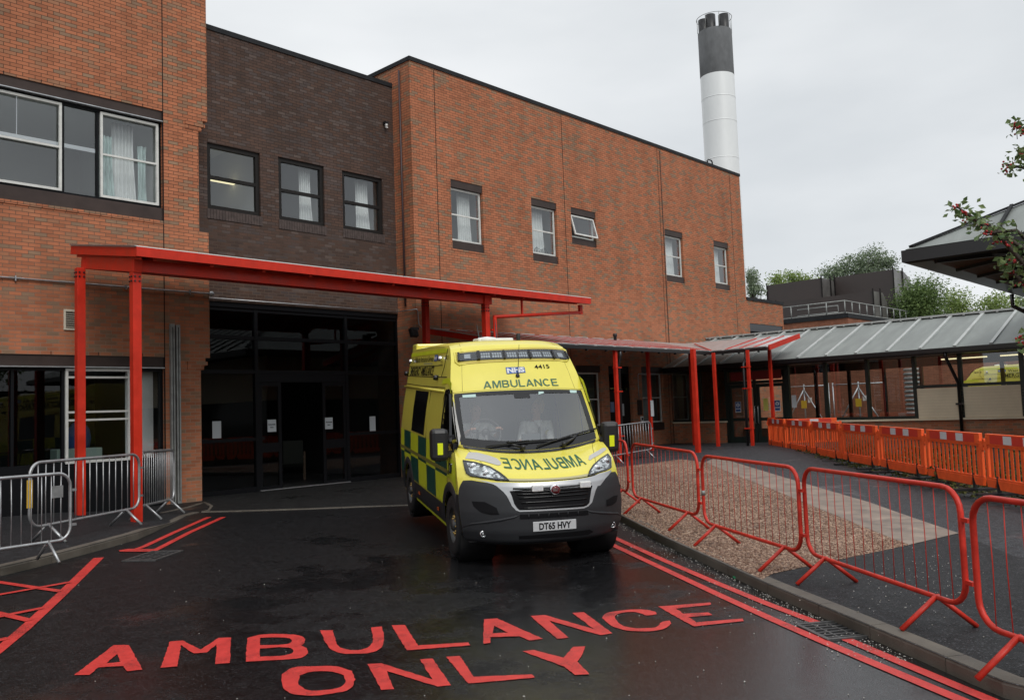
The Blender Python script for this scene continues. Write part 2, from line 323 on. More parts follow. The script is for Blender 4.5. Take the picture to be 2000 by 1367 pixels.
# wet tarmac: dark, with films of water where it reflects like a mirror
def tarmac(name, col, wet, seed=0.0, rough=(.10, .55), bumpd=.5, spec=.5, pool=None, wspec=None):
    m, n, l, p, o = new_mat(name); p.inputs['Specular IOR Level'].default_value = spec
    tcn = n.new('ShaderNodeTexCoord'); mpn = n.new('ShaderNodeMapping'); mpn.inputs['Location'].default_value = (seed, seed * .7, 0); l.new(tcn.outputs['Object'], mpn.inputs['Vector'])
    def noise(sc, det=5, ro=.6):
        t = n.new('ShaderNodeTexNoise'); t.inputs['Scale'].default_value = sc; t.inputs['Detail'].default_value = det; t.inputs['Roughness'].default_value = ro; l.new(mpn.outputs[0], t.inputs['Vector']); return t
    big = noise(.55, 9, .70); fine = noise(75, 5, .72); mid = noise(9, 5)
    wr = n.new('ShaderNodeMapRange'); wr.inputs['From Min'].default_value = wet - .06; wr.inputs['From Max'].default_value = wet + .06
    src = big.outputs['Fac']
    if pool:                                              # standing water gathers in the low corner of the road
        ds = n.new('ShaderNodeVectorMath'); ds.operation = 'DISTANCE'; ds.inputs[1].default_value = (pool[0], pool[1], 0); l.new(tcn.outputs['Object'], ds.inputs[0])
        pm = n.new('ShaderNodeMapRange'); pm.inputs['From Min'].default_value = pool[2]; pm.inputs['From Max'].default_value = pool[3]; pm.inputs['To Min'].default_value = .13; pm.inputs['To Max'].default_value = -.12; l.new(ds.outputs['Value'], pm.inputs['Value'])
        pa = n.new('ShaderNodeMath'); pa.operation = 'ADD'; l.new(src, pa.inputs[0]); l.new(pm.outputs[0], pa.inputs[1]); src = pa.outputs[0]
    l.new(src, wr.inputs['Value'])
    sp = n.new('ShaderNodeMapRange'); sp.inputs['To Min'].default_value = spec; sp.inputs['To Max'].default_value = wspec or spec; l.new(wr.outputs[0], sp.inputs['Value']); l.new(sp.outputs[0], p.inputs['Specular IOR Level'])
    rg = n.new('ShaderNodeMapRange'); rg.inputs['To Min'].default_value = rough[1]; rg.inputs['To Max'].default_value = rough[0]; l.new(wr.outputs[0], rg.inputs['Value']); l.new(rg.outputs[0], p.inputs['Roughness'])
    r = n.new('ShaderNodeValToRGB'); r.color_ramp.elements[0].position = .36; r.color_ramp.elements[1].position = .68
    r.color_ramp.elements[0].color = (*[c * .3 for c in col], 1); r.color_ramp.elements[1].color = (*[c * 2.2 for c in col], 1)
    vo = n.new('ShaderNodeTexVoronoi'); vo.inputs['Scale'].default_value = 85; l.new(mpn.outputs[0], vo.inputs['Vector'])   # pale aggregate showing between the bitumen
    vs_ = n.new('ShaderNodeSeparateColor'); l.new(vo.outputs['Color'], vs_.inputs[0]); vr = n.new('ShaderNodeValToRGB'); vr.color_ramp.elements[0].position = .86; vr.color_ramp.elements[0].color = (0, 0, 0, 1); vr.color_ramp.elements[1].position = 1; vr.color_ramp.elements[1].color = (1, 1, 1, 1); l.new(vs_.outputs[0], vr.inputs['Fac'])
    am = n.new('ShaderNodeMath'); am.operation = 'MULTIPLY_ADD'; am.inputs[1].default_value = .55; l.new(fine.outputs['Fac'], am.inputs[0])
    am2 = n.new('ShaderNodeMath'); am2.operation = 'MULTIPLY'; am2.inputs[1].default_value = .45; l.new(mid.outputs['Fac'], am2.inputs[0]); l.new(am2.outputs[0], am.inputs[2])
    l.new(am.outputs[0], r.inputs['Fac']); ag = n.new('ShaderNodeMixRGB'); l.new(vr.outputs['Color'], ag.inputs['Fac']); l.new(r.outputs['Color'], ag.inputs['Color1']); ag.inputs['Color2'].default_value = (*[c * 5 for c in col], 1); l.new(ag.outputs[0], p.inputs['Base Color'])
    bs = n.new('ShaderNodeMapRange'); bs.inputs['To Min'].default_value = bumpd; bs.inputs['To Max'].default_value = bumpd * .42; l.new(wr.outputs[0], bs.inputs['Value'])
    b = n.new('ShaderNodeBump'); b.inputs['Distance'].default_value = .005; l.new(bs.outputs[0], b.inputs['Strength']); l.new(fine.outputs['Fac'], b.inputs['Height']); l.new(b.outputs[0], p.inputs['Normal'])
    return m
M['road'] = tarmac('wet_tarmac', (.0078, .0079, .0086), .50, 3.1, rough=(.035, .42), spec=.13, wspec=.5, bumpd=.7, pool=(6.6, 3.0, .3, 7.2))
M['path'] = tarmac('damp_tarmac', (.030, .031, .034), .60, 9.4, rough=(.25, .65), spec=.25, wspec=.45, bumpd=.7)
M['path_new'] = tarmac('new_tarmac', (.0155, .016, .0175), .68, 5.2, rough=(.3, .65), spec=.2, wspec=.4, bumpd=.8)
M['apron'] = tarmac('apron_tarmac', (.012, .012, .012), .60, 1.2, rough=(.25, .6), spec=.18, wspec=.4)
def gravelmat():
    m, n, l, p, o = new_mat('gravel'); p.inputs['Roughness'].default_value = .7
    tcn = n.new('ShaderNodeTexCoord'); v = n.new('ShaderNodeTexVoronoi'); v.inputs['Scale'].default_value = 34; l.new(tcn.outputs['Object'], v.inputs['Vector'])
    s = n.new('ShaderNodeSeparateColor'); l.new(v.outputs['Color'], s.inputs[0]); r = n.new('ShaderNodeValToRGB')
    els = r.color_ramp.elements; els[0].color = (.045, .025, .017, 1); els[1].position = 1; els[1].color = (.60, .48, .37, 1)
    for ps, c in ((.3, (.135, .070, .043)), (.55, (.245, .135, .085)), (.82, (.35, .215, .145))): e = els.new(ps); e.color = (*c, 1)
    l.new(s.outputs[0], r.inputs['Fac'])
    t = n.new('ShaderNodeTexNoise'); t.inputs['Scale'].default_value = .8; l.new(tcn.outputs['Object'], t.inputs['Vector'])
    rr = n.new('ShaderNodeValToRGB'); rr.color_ramp.elements[0].position = .35; rr.color_ramp.elements[0].color = (.7, .66, .64, 1); rr.color_ramp.elements[1].position = .65; rr.color_ramp.elements[1].color = (1.0, 1.0, 1.0, 1); l.new(t.outputs['Fac'], rr.inputs['Fac'])
    mu = n.new('ShaderNodeMixRGB'); mu.blend_type = 'MULTIPLY'; mu.inputs[0].default_value = 1; l.new(r.outputs['Color'], mu.inputs[1]); l.new(rr.outputs['Color'], mu.inputs[2]); l.new(mu.outputs[0], p.inputs['Base Color'])
    b = n.new('ShaderNodeBump'); b.inputs['Strength'].default_value = .9; b.inputs['Distance'].default_value = .015; b.invert = True; l.new(v.outputs['Distance'], b.inputs['Height']); l.new(b.outputs[0], p.inputs['Normal'])
    return m
M['gravel'] = gravelmat()
M['pebble'] = leafmat('pebbles', (.16, .080, .050), (.55, .39, .29), .6)
M['chip'] = leafmat('white_chips', (.30, .27, .23), (.72, .70, .66), .6)

# ================================================================== THE SETTING: ground, road, pavements
def sheet(name, poly, m, off=0.0, offfn=None, step=1.0, kind='structure', parent=None, hole=None):
    bm = bmesh.new(); vs = [bm.verts.new((p[0], p[1], 0)) for p in poly]; bm.faces.new(vs)
    xs = [p[0] for p in poly]; ys = [p[1] for p in poly]
    for ax, lo, hi in ((0, min(xs), max(xs)), (1, min(ys), max(ys))):
        k = math.ceil(lo / step) * step
        while k < hi:
            no = [0, 0, 0]; no[ax] = 1; co = [0, 0, 0]; co[ax] = k + .00137
            bmesh.ops.bisect_plane(bm, geom=bm.verts[:] + bm.edges[:] + bm.faces[:], plane_co=co, plane_no=no); k += step
    for v in bm.verts: v.co.z = gz(v.co.x, v.co.y) + (offfn(v.co.x, v.co.y) if offfn else off)
    bmesh.ops.recalc_face_normals(bm, faces=bm.faces)
    if sum(f.normal.z for f in bm.faces) < 0: bmesh.ops.reverse_faces(bm, faces=bm.faces)
    me = bpy.data.meshes.new(name); bm.to_mesh(me); bm.free(); me.materials.append(m)
    for p in me.polygons: p.use_smooth = True
    o = bpy.data.objects.new(name, me); COL.objects.link(o)
    if parent: o.parent = parent
    elif kind: o['kind'] = kind
    return o
far = MB().add([(-400, -400, -.25), (600, -400, -.25), (600, 600, -.25), (-400, 600, -.25)], [(0, 1, 2, 3)]).build('ground', M['soil']); far['kind'] = 'structure'

XY = lambda q: (float(q[0]), float(q[1]))
# right kerb, from far behind the ambulance to the foreground (foot of the kerb on the road)
kerb_px = [(1215, 1020), (1300, 1065), (1400, 1112), (1500, 1160), (1600, 1203), (1700, 1247), (1800, 1291), (1900, 1336), (1960, 1362)]
KR = [(15.6, 18.05), (14.9, 15.6), (14.2, 13.2), (13.2, 11.0), (12.2, 9.5)] + [XY(gp(*p)) for p in kerb_px] + [(5.75, 1.0), (5.55, -1.0), (5.5, -9)]
KL = [(-14, 8.6), (-6, 8.9), (-1, 9.6)] + [XY(gp(*p)) for p in [(0, 1125), (70, 1108), (130, 1092), (200, 1073), (270, 1053), (330, 1026), (365, 1008), (390, 1001)]]
AP = [XY(gp(*p)) for p in [(395, 1001), (500, 998), (600, 995), (700, 991), (790, 988)]] + [(12.2, 10.9), (13.2, 11.0)]
road = sheet('road', [(-16, -9), (16, -9), (16, 18.4), (-16, 18.4)], M['road'])
def offL(x, y): return .012 + .095 * (1 - sm((x - 5.6) / 1.5))
def offR(x, y): return .10 - .06 * sm((y - 12) / 4)
pav_left = sheet('pavement_left', KL + [(AP[0][0], 18.05), (-14, 18.05)], M['path_new'], offfn=offL)
apron = sheet('forecourt', AP + [(15.4, 18.05), (15.4, 18.9), (9.2, 18.9), (9.2, 18.05), (AP[0][0], 18.05)], M['apron'], off=.008)
pav_right = sheet('pavement_right', KR + [(30, -9), (30, 18.05)], M['path'], offfn=offR)
def kerb(name, line, offfn, side, w=.15, flush=False):
    b = MB(); L = []
    for a, c in zip(line[:-1], line[1:]):                      # even stones
        a = np.array(a); c = np.array(c); k = max(1, round(np.linalg.norm(c - a) / .3)); L += [a + (c - a) * i / k for i in range(k)]
    L.append(np.array(line[-1])); i = 0
    while i < len(L) - 1:
        j = min(i + 3, len(L) - 1); rows = []
        for k in range(i, j + 1):
            t = L[min(k + 1, len(L) - 1)] - L[max(k - 1, 0)]; t /= np.linalg.norm(t); nrm = np.array([-t[1], t[0]]) * side
            p = L[k] + (t * .004 if k == i else -t * .004 if k == j else 0); h = offfn(*L[k])
            z0 = gz(*L[k]); q = p + nrm * w; s = p + nrm * .012
            rows += [(p[0], p[1], z0 - .05), (p[0], p[1], z0 + max(.004, h - .02)), (s[0], s[1], z0 + h + .004), (q[0], q[1], z0 + h + .005), (q[0], q[1], z0 - .05)]
        fs = []
        for k in range(j - i):
            for e in range(4): fs.append((k * 5 + e, k * 5 + e + 1, k * 5 + 6 + e, k * 5 + 5 + e))
        e = (j - i) * 5; fs += [(0, 1, 2, 3, 4), (e, e + 1, e + 2, e + 3, e + 4)]
        b.add(rows, fs); i = j
    o = b.build(name, M['kerb']); o['kind'] = 'structure'; return o
kerb('kerb_right', KR[1:-1], offR, 1)
kerb('kerb_left', KL, offL, 1)
kerb('kerb_flush', AP[:6], lambda x, y: .012, 1, w=.10)
# a loop of worn paving edge in front of the brick pier
loop = [XY(gp(*p)) for p in [(318, 1003), (370, 992), (398, 983), (410, 990), (404, 998), (392, 1001)]]
kerb('edging', [(p[0], p[1]) for p in loop], lambda x, y: .022, 1, w=.06)

OFFR = .1
def rp(px, py): return XY(gp(px, py, OFFR))
grav = sheet('gravel_bed', [rp(1508, 1121), rp(1775, 1065), rp(1650, 1014), rp(1520, 961), rp(1377, 903), rp(1330, 896), (17.0, 14.6), (14.6, 13.6), (13.6, 11.2), (12.55, 9.75)]
             + [(XY(gp(*p))[0] + .14, XY(gp(*p))[1] + .12) for p in [(1215, 1020), (1300, 1065), (1400, 1112), (1500, 1160)]], M['gravel'], offfn=lambda x, y: offR(x, y) + .006)
conc = sheet('concrete_strip', [rp(1775, 1065), rp(1873, 1042), rp(1700, 982), rp(1550, 938), rp(1400, 893), rp(1377, 903), rp(1520, 961), rp(1650, 1014)], M['concrete'], offfn=lambda x, y: offR(x, y) + .0095)
newp = sheet('new_pavement', [(q[0] + .16, q[1] + .05) for q in [XY(gp(*p)) for p in [(1500, 1160), (1600, 1203), (1700, 1247), (1800, 1291), (1900, 1336), (1960, 1362)]]] + [(6.0, 0.5), (12.5, .2), rp(1990, 1090), rp(1873, 1042), rp(1775, 1065), rp(1508, 1121)], M['path_new'], offfn=lambda x, y: offR(x, y) + .0045)
bed = sheet('planting_bed', [(26.2, 12.6), (21.6, 8.6), (16.9, 4.4), (13.6, 1.5), (16, -3), (28.1, -3), (28.1, 12.6)], M['soil'], offfn=lambda x, y: offR(x, y) + .03)
# edging stones of the planting bed
kerb('bed_edging', [(26.0, 12.75), (21.45, 8.75), (16.75, 4.55), (13.3, 1.5)], lambda x, y: offR(x, y) + .035, 1, w=.09)

# ---- red paint on the road (children of the road)
def flat(name, polys, m, parent, off=.006, holes=None):
    b = MB()
    for poly in polys:
        loops = poly if isinstance(poly[0][0], (tuple, list, np.ndarray)) else [poly]
        tri = geometry.tessellate_polygon([[Vector((p[0], p[1], 0)) for p in lp] for lp in loops])
        pts = [p for lp in loops for p in lp]
        b.add([(p[0], p[1], gz(p[0], p[1]) + off) for p in pts], [tuple(t) for t in tri])
    o = b.build(name, m); o.parent = parent
    for f in o.data.polygons:
        if f.normal.z < 0: f.flip()
    return o
def ribbon(px, w, off=0.0):
    P = [np.array(XY(gp(*p, off))) for p in px]; l = []; r = []
    for i in range(len(P)):
        t = P[min(i + 1, len(P) - 1)] - P[max(0, i - 1)]; t /= np.linalg.norm(t); n = np.array([-t[1], t[0]]) * w / 2
        l.append(P[i] + n); r.append(P[i] - n)
    return [[l[i], l[i + 1], r[i + 1], r[i]] for i in range(len(P) - 1)]
def rounded(loop, lim=48, k=4):
    """turn the soft corners of a traced outline into curves, keep the sharp ones"""
    P = [np.array(p, float) for p in loop]; n = len(P); T = []
    for i in range(n):
        a, c = P[i] - P[i - 1], P[(i + 1) % n] - P[i]; la, lc = np.linalg.norm(a), np.linalg.norm(c)
        ang = math.degrees(math.acos(max(-1, min(1, (a @ c) / (la * lc + 1e-9))))); T.append((ang < lim, (a / la + c / lc) / 2))
    out_ = []
    for i in range(n):
        j = (i + 1) % n; d = P[j] - P[i]; L = np.linalg.norm(d); out_.append(tuple(P[i]))
        if T[i][0] or T[j][0]:
            m0 = T[i][1] * L if T[i][0] else d; m1 = T[j][1] * L if T[j][0] else d
            for q in range(1, k):
                s = q / k; out_.append(tuple((2 * s**3 - 3 * s**2 + 1) * P[i] + (s**3 - 2 * s**2 + s) * m0 + (-2 * s**3 + 3 * s**2) * P[j] + (s**3 - s**2) * m1))
    return out_
def rough_edge(loop, amp=.004, step=.035):
    r_ = random.Random(len(loop)); out_ = []
    for a, c in zip(loop, loop[1:] + loop[:1]):
        a = np.array(a); c = np.array(c); d = c - a; L = np.linalg.norm(d); k = max(1, int(L / step)); nn = np.array([-d[1], d[0]]) / (L + 1e-9)
        for i in range(k): out_.append(tuple(a + d * i / k + nn * r_.uniform(-amp, amp)))
    return out_
def ca(p): return (p[0] / 2.857, p[1] / 2.857 + 1080)
def cb(p): return (p[0] / 2 + 500, p[1] / 2 + 1130)
LET = [
 (ca, [[(413,683),(635,515),(720,515),(795,652),(708,662),(690,632),(548,640),(500,682)], [(655,565),(672,610),(592,617)]]),
 (ca, [[(948,495),(1020,490),(1120,540),(1220,475),(1288,473),(1283,615),(1200,622),(1210,510),(1155,556),(1080,562),(1010,515),(990,635),(895,642)]]),
 (ca, [[(1380,475),(1450,458),(1600,455),(1670,462),(1695,474),(1703,485),(1698,505),(1680,517),(1708,532),(1718,548),(1716,565),(1690,583),(1640,592),(1580,597),(1370,608)], [(1450,475),(1590,474),(1620,480),(1630,490),(1620,503),(1580,512),(1450,515)], [(1450,535),(1590,528),(1625,534),(1637,546),(1630,561),(1592,572),(1452,580)]]),
 (cb, [[(250,203),(300,203),(320,262),(345,275),(400,280),(440,268),(455,250),(450,192),(492,188),(500,235),(490,270),(450,290),(380,295),(330,292),(290,275),(272,250)]]),
 (cb, [[(530,183),(583,182),(632,262),(830,250),(838,262),(590,281),(572,255)]]),
 (cb, [[(890,160),(942,156),(1122,236),(1068,243),(1030,226),(915,230),(915,252),(888,256)], [(930,185),(985,212),(925,215)]]),
 (cb, [[(1072,147),(1128,143),(1320,198),(1235,135),(1282,132),(1393,215),(1345,222),(1145,165),(1222,232),(1175,236)]]),
 (cb, [[(1410,128),(1480,121),(1530,124),(1560,130),(1565,140),(1525,145),(1500,136),(1480,132),(1440,133),(1415,139),(1400,150),(1420,178),(1460,192),(1520,195),(1570,187),(1582,172),(1618,165),(1622,176),(1605,192),(1570,203),(1500,207),(1430,200),(1380,180),(1352,155),(1362,140)]]),
 (cb, [[(1570,110),(1775,94),(1778,103),(1640,118),(1670,138),(1770,133),(1783,143),(1690,152),(1720,172),(1900,157),(1906,167),(1710,188)]]),
 (cb, [[(100,375),(140,350),(230,344),(320,345),(375,362),(388,395),(370,430),(300,450),(200,458),(130,447),(103,420)], [(170,380),(210,366),(300,366),(345,380),(350,405),(330,425),(270,436),(200,436),(165,415)]]),
 (cb, [[(435,335),(490,332),(690,395),(640,317),(690,313),(762,418),(710,423),(510,362),(540,433),(490,436)]]),
 (cb, [[(743,307),(797,303),(850,385),(1078,375),(1090,388),(828,411)]]),
 (cb, [[(1040,285),(1085,280),(1200,310),(1240,268),(1288,266),(1275,300),(1255,325),(1302,375),(1245,378),(1205,345),(1150,325)]]),
]
for li, (fn, loops) in enumerate(LET):
    flat('painted_letter', [[rough_edge([XY(gp(*fn(p))) for p in (rounded(lp) if li in (2, 3, 7, 9) else lp)]) for lp in loops]], M['red_line'], road)
R1 = [(1170, 1036), (1210, 1055), (1300, 1096), (1400, 1139), (1500, 1180), (1592, 1215)]
R2 = [(1160, 1047), (1200, 1066), (1300, 1113), (1400, 1160), (1500, 1206), (1600, 1250), (1700, 1293), (1800, 1335), (1900, 1377), (2000, 1420)]
R3 = [(1647, 1246), (1750, 1290), (1850, 1332), (1950, 1374), (2050, 1416)]
for ln in (R1, R2, R3): flat('red_line', ribbon(ln, .095), M['red_line'], road)
LL = [[(408, 1010), (340, 1040), (280, 1068), (250, 1078)], [(436, 1010), (370, 1040), (320, 1066), (298, 1077)]]
for ln in LL: flat('red_line', ribbon(ln, .10), M['red_line'], road)
def quad(*p): return [XY(gp(*q)) for q in p]
flat('red_line', [quad((232, 1075.5), (252, 1072.5), (300, 1073), (297, 1078), (234, 1078))], M['red_line'], road, off=.0095)
flat('red_line', [quad((183, 1090), (203, 1089), (130, 1162), (60, 1228), (0, 1278), (-30, 1300), (-30, 1282), (0, 1258), (50, 1215), (110, 1160))], M['red_line'], road)
for a, c in (((-40, 1132), (118, 1155.5)), ((-40, 1169), (138, 1137.5)), ((-40, 1213), (84, 1188)), ((-40, 1190), (58, 1213)), ((-60, 1266), (16, 1247))):
    flat('red_line', ribbon([a, c], .085), M['red_line'], road, off=.0098)

# ---- drain grates
def grate(label, cx, cy, rz, w, d):
    o = empty('drain_grate', (cx, cy, gz(cx, cy) + .002), rz); tag(o, label, 'drain')
    b = MB(); b.box((-w / 2, -d / 2, -.03), (-w / 2 + .035, d / 2, .014)); b.box((w / 2 - .035, -d / 2, -.03), (w / 2, d / 2, .014))
    b.box((-w / 2 + .035, -d / 2, -.03), (w / 2 - .035, -d / 2 + .035, .013)); b.box((-w / 2 + .035, d / 2 - .035, -.03), (w / 2 - .035, d / 2, .013)); b.build('frame', M['galv_cast'], o)
    b = MB(); n = 6
    for i in range(n): x = -w / 2 + .035 + (w - .07) * (i + .5) / n; b.box((x - .008, -d / 2 + .035, -.02), (x + .008, d / 2 - .035, .011))
    for y in (-d / 6, d / 6): b.box((-w / 2 + .035, y - .008, -.02), (w / 2 - .035, y + .008, .009))
    b.build('bars', M['galv_cast'], o); MB().box((-w / 2 + .002, -d / 2 + .002, .003), (w / 2 - .002, d / 2 - .002, .0045)).build('well', M['ink'], o)

g = gp(1628, 1232); grate('black iron drain grate beside the right kerb between two red lines', g[0], g[1], math.atan2(KR[10][1] - KR[9][1], KR[10][0] - KR[9][0]), .52, .40)
g = gp(300, 1086); grate('dark drain grate near the left kerb at the end of short red lines', g[0], g[1], rad(38), .75, .45)

# ---- loose stones: counted by nobody
random.seed(7)
def stones(name, pts, m, smin, smax, offz):
    b = MB()
    for (x, y) in pts:
        s = random.uniform(smin, smax); z = gz(x, y) + offz(x, y); a = random.uniform(0, 6.28); c, q = math.cos(a), math.sin(a)
        e = [s * random.uniform(.7, 1.5), s * random.uniform(.6, 1), s * random.uniform(.5, .9)]
        pt = [(e[0], 0, 0), (0, e[1], 0), (-e[0], 0, 0), (0, -e[1], 0), (0, 0, e[2]), (0, 0, -e[2])]
        pt = [(x + p[0] * c - p[1] * q, y + p[0] * q + p[1] * c, z + p[2] + e[2] * .3) for p in pt]
        b.add(pt, [(0, 1, 4), (1, 2, 4), (2, 3, 4), (3, 0, 4), (1, 0, 5), (2, 1, 5), (3, 2, 5), (0, 3, 5)])
    o = b.build(name, m, fixn=False); o['kind'] = 'stuff'; return o
def inpoly(x, y, P):
    r = False
    for i in range(len(P)):
        (x1, y1), (x2, y2) = P[i], P[i - 1]
        if (y1 > y) != (y2 > y) and x < (x2 - x1) * (y - y1) / (y2 - y1) + x1: r = not r
    return r
GP = [rp(1508, 1121), rp(1775, 1065), rp(1520, 961), rp(1377, 903), (17, 14), (13.2, 10.4), (12.4, 9.4)] + [(XY(gp(*p))[0] + .18, XY(gp(*p))[1] + .15) for p in [(1215, 1020), (1300, 1065), (1400, 1112), (1500, 1160)]]
gx = [p[0] for p in GP]; gy = [p[1] for p in GP]; pts = []
while len(pts) < 15000:
    x = random.uniform(min(gx), 15.5); y = random.uniform(min(gy), 12)
    if inpoly(x, y, GP) and random.random() < (8 / math.hypot(x, y)) ** 2: pts.append((x, y))
stones('loose_gravel', pts, M['pebble'], .008, .019, lambda x, y: offR(x, y) + .006)
pts = []
for i in range(900):                             # stray chips in the gutter of the right kerb
    k = random.randrange(4, 11); t = random.random(); a, c = np.array(KR[k]), np.array(KR[k + 1]); p = a + (c - a) * t; d = c - a; d /= np.linalg.norm(d); n = np.array([d[1], -d[0]])
    p = p + n * (random.expovariate(1 / .16) + .02); pts.append(p)
for i in range(50):
    pts.append(gp(random.uniform(150, 1500), random.uniform(1060, 1367))[:2])
for i in range(25):
    pts.append(gp(random.uniform(1150, 1700), random.uniform(1100, 1367))[:2])
stones('stray_stones', pts, M['chip'], .003, .0085, lambda x, y: .004)
pts = [gp(random.gauss(1790, 80), random.gauss(1130, 40), .1)[:2] for i in range(200)]
stones('stray_chips', pts, M['chip'], .003, .008, lambda x, y: offR(x, y) + .006)
g = gp(1437, 1129)
b = MB(); b.obox((g[0], g[1], gz(g[0], g[1]) + .012), ((.8, .6, 0), (-.6, .8, .1), (0, -.1, 1)), (.035, .025, .006)); b.obox((g[0] + .03, g[1] + .01, gz(g[0], g[1]) + .016), ((.5, .86, .2), (-.86, .5, 0), (-.1, -.17, .98)), (.022, .012, .005))
tag(b.build('litter_scrap', pbr('green_plastic', (.02, .30, .12), .4)), 'small green plastic scrap lying in the gutter by the right kerb', 'litter')

# ================================================================== THE HOSPITAL BUILDINGS
FA, FB = 18.1, 18.9                                     # faces of the brick wings and of the recessed dark bay
def wall_xz(b, x0, x1, z0, z1, y, holes=(), deep=.32, mi=0, back=True):
    """wall facing -Y with real openings and reveals"""
    xs = sorted({x0, x1} | {h[0] for h in holes} | {h[1] for h in holes}); zs = sorted({z0, z1} | {h[2] for h in holes} | {h[3] for h in holes})
    xs = [x for x in xs if x0 <= x <= x1]; zs = [z for z in zs if z0 <= z <= z1]
    for i in range(len(xs) - 1):
        for j in range(len(zs) - 1):
            cx, cz = (xs[i] + xs[i + 1]) / 2, (zs[j] + zs[j + 1]) / 2
            if any(h[0] < cx < h[1] and h[2] < cz < h[3] for h in holes): continue
            q = [(xs[i], y, zs[j]), (xs[i + 1], y, zs[j]), (xs[i + 1], y, zs[j + 1]), (xs[i], y, zs[j + 1])]
            b.add(q, [(0, 1, 2, 3)], mi)
            if back: b.add([(p[0], y + deep, p[2]) for p in q], [(3, 2, 1, 0)], mi)
    for (a, c, d, e) in holes:
        b.add([(a, y, d), (a, y + deep, d), (a, y + deep, e), (a, y, e)], [(0, 1, 2, 3)], mi); b.add([(c, y, d), (c, y + deep, d), (c, y + deep, e), (c, y, e)], [(3, 2, 1, 0)], mi)
        b.add([(a, y, d), (c, y, d), (c, y + deep, d), (a, y + deep, d)], [(0, 1, 2, 3)], mi); b.add([(a, y, e), (c, y, e), (c, y + deep, e), (a, y + deep, e)], [(3, 2, 1, 0)], mi)
    return b
def frame_xz(b, x0, x1, z0, z1, y, w=.06, d=.06, mi=0, bars=(), vbars=()):
    b.box((x0, y, z0), (x0 + w, y + d, z1), mi); b.box((x1 - w, y, z0), (x1, y + d, z1), mi)
    b.box((x0 + w, y, z0), (x1 - w, y + d, z0 + w), mi); b.box((x0 + w, y, z1 - w), (x1 - w, y + d, z1), mi)
    for z in bars: b.box((x0 + w, y + .004, z - w * .4), (x1 - w, y + d - .004, z + w * .4), mi)
    for x in vbars: b.box((x - w * .4, y + .006, z0 + w), (x + w * .4, y + d - .006, z1 - w), mi)
    return b
def pane_xz(x0, x1, z0, z1, y, m, name='pane'):
    return MB().add([(x0, y, z0), (x1, y, z0), (x1, y, z1), (x0, y, z1)], [(0, 1, 2, 3)]).build(name, m, fixn=False)
def room_box(x0, x1, y0, y1, z0, z1):                   # inside of a room, open towards the window
    b = MB(); b.add([(x0, y0, z0), (x1, y0, z0), (x1, y1, z0), (x0, y1, z0), (x0, y0, z1), (x1, y0, z1), (x1, y1, z1), (x0, y1, z1)],
                    [(0, 1, 2, 3), (4, 7, 6, 5), (1, 5, 6, 2), (2, 6, 7, 3), (3, 7, 4, 0)]); return b
def sash(root, x0, x1, z0, z1, yf, fm, mid=True, lintel=0.22, sill=.26, pm='brown', gm='glass', name='window'):
    """sash window: frame part with pane; dark panel above and below inside the same brick opening"""
    f = frame_xz(MB(), x0, x1, z0, z1, yf + .10, .055, .05, 0, bars=[(z0 + z1) / 2] if mid else ()).build(name, M[fm], root)
    f.parent = root
    p = pane_xz(x0 + .05, x1 - .05, z0 + .05, z1 - .05, yf + .128, M[gm]); sub(p, f)
    if lintel:
        s = MB().box((x0 - .02, yf + .02, z1 + .012), (x1 + .02, yf + .14, z1 + lintel)).build('head_panel', M[pm]); sub(s, f)
    if sill:
        s = MB().box((x0 - .02, yf + .03, z0 - sill), (x1 + .02, yf + .16, z0 - .012)).build('sill_panel', M[pm]); sub(s, f)
    return f
def curtain(label, x0, x1, z0, z1, y, mat='curtain', amp=.035, folds=7, flare=.25, group='curtains hanging inside the windows'):
    n = folds * 8; vs = []; fs = []
    for j in range(9):
        t = j / 8; z = z1 + (z0 - z1) * t
        for i in range(n + 1):
            s = i / n; w = (x1 - x0) * (1 - flare * (1 - t) * .6); x = x0 + w * s + .02 * math.sin(3 * s + 4 * t)
            vs.append((x, y + amp * math.sin(2 * math.pi * folds * s + .6 * math.sin(5 * t + s)), z))
    for j in range(8):
        for i in range(n): a = j * (n + 1) + i; fs.append((a, a + 1, a + n + 2, a + n + 1))
    o = MB().add(vs, fs, 0, True).build('curtain', M[mat], fixn=False); o.modifiers.new('cloth', 'SOLIDIFY').thickness = .006
    return tag(o, label, 'curtain', group)

# ------------------------------------------------------------------ left wing
LW = wthing('brick_building', (3, FA, .14), 'tall red brick wing at left with a wide white framed upper window', 'building')
b = MB()
U = (1.0, 8.33, 6.27, 8.73); Gd = (0.0, 8.33, .14, 3.30)
wall_xz(b, -14, 8.95, 0, 14.5, FA, [U, Gd])
for z0, z1, xr in ((0, 3.12, 9.15), (3.12, 3.3, 9.26), (3.3, 6.15, 9.37), (6.15, 8.55, 9.15), (8.55, 8.72, 9.26), (8.72, 14.5, 9.37)):     # the pier steps in at each storey
    b.add([(8.95, FA, z0), (xr, FA, z0), (xr, FA, z1), (8.95, FA, z1)], [(0, 1, 2, 3)])
    b.add([(xr, FA, z0), (xr, FA + 1.2, z0), (xr, FA + 1.2, z1), (xr, FA, z1)], [(0, 1, 2, 3)])
for z, xa, xb in ((3.12, 9.15, 9.26), (3.3, 9.26, 9.37), (6.15, 9.15, 9.37), (8.55, 9.15, 9.26), (8.72, 9.26, 9.37)):
    b.add([(xa, FA, z), (xb, FA, z), (xb, FA + 1.2, z), (xa, FA + 1.2, z)], [(0, 1, 2, 3)])
b.add([(-14, FA, 0), (-14, FA + 12, 0), (-14, FA + 12, 14.5), (-14, FA, 14.5)], [(0, 1, 2, 3)])
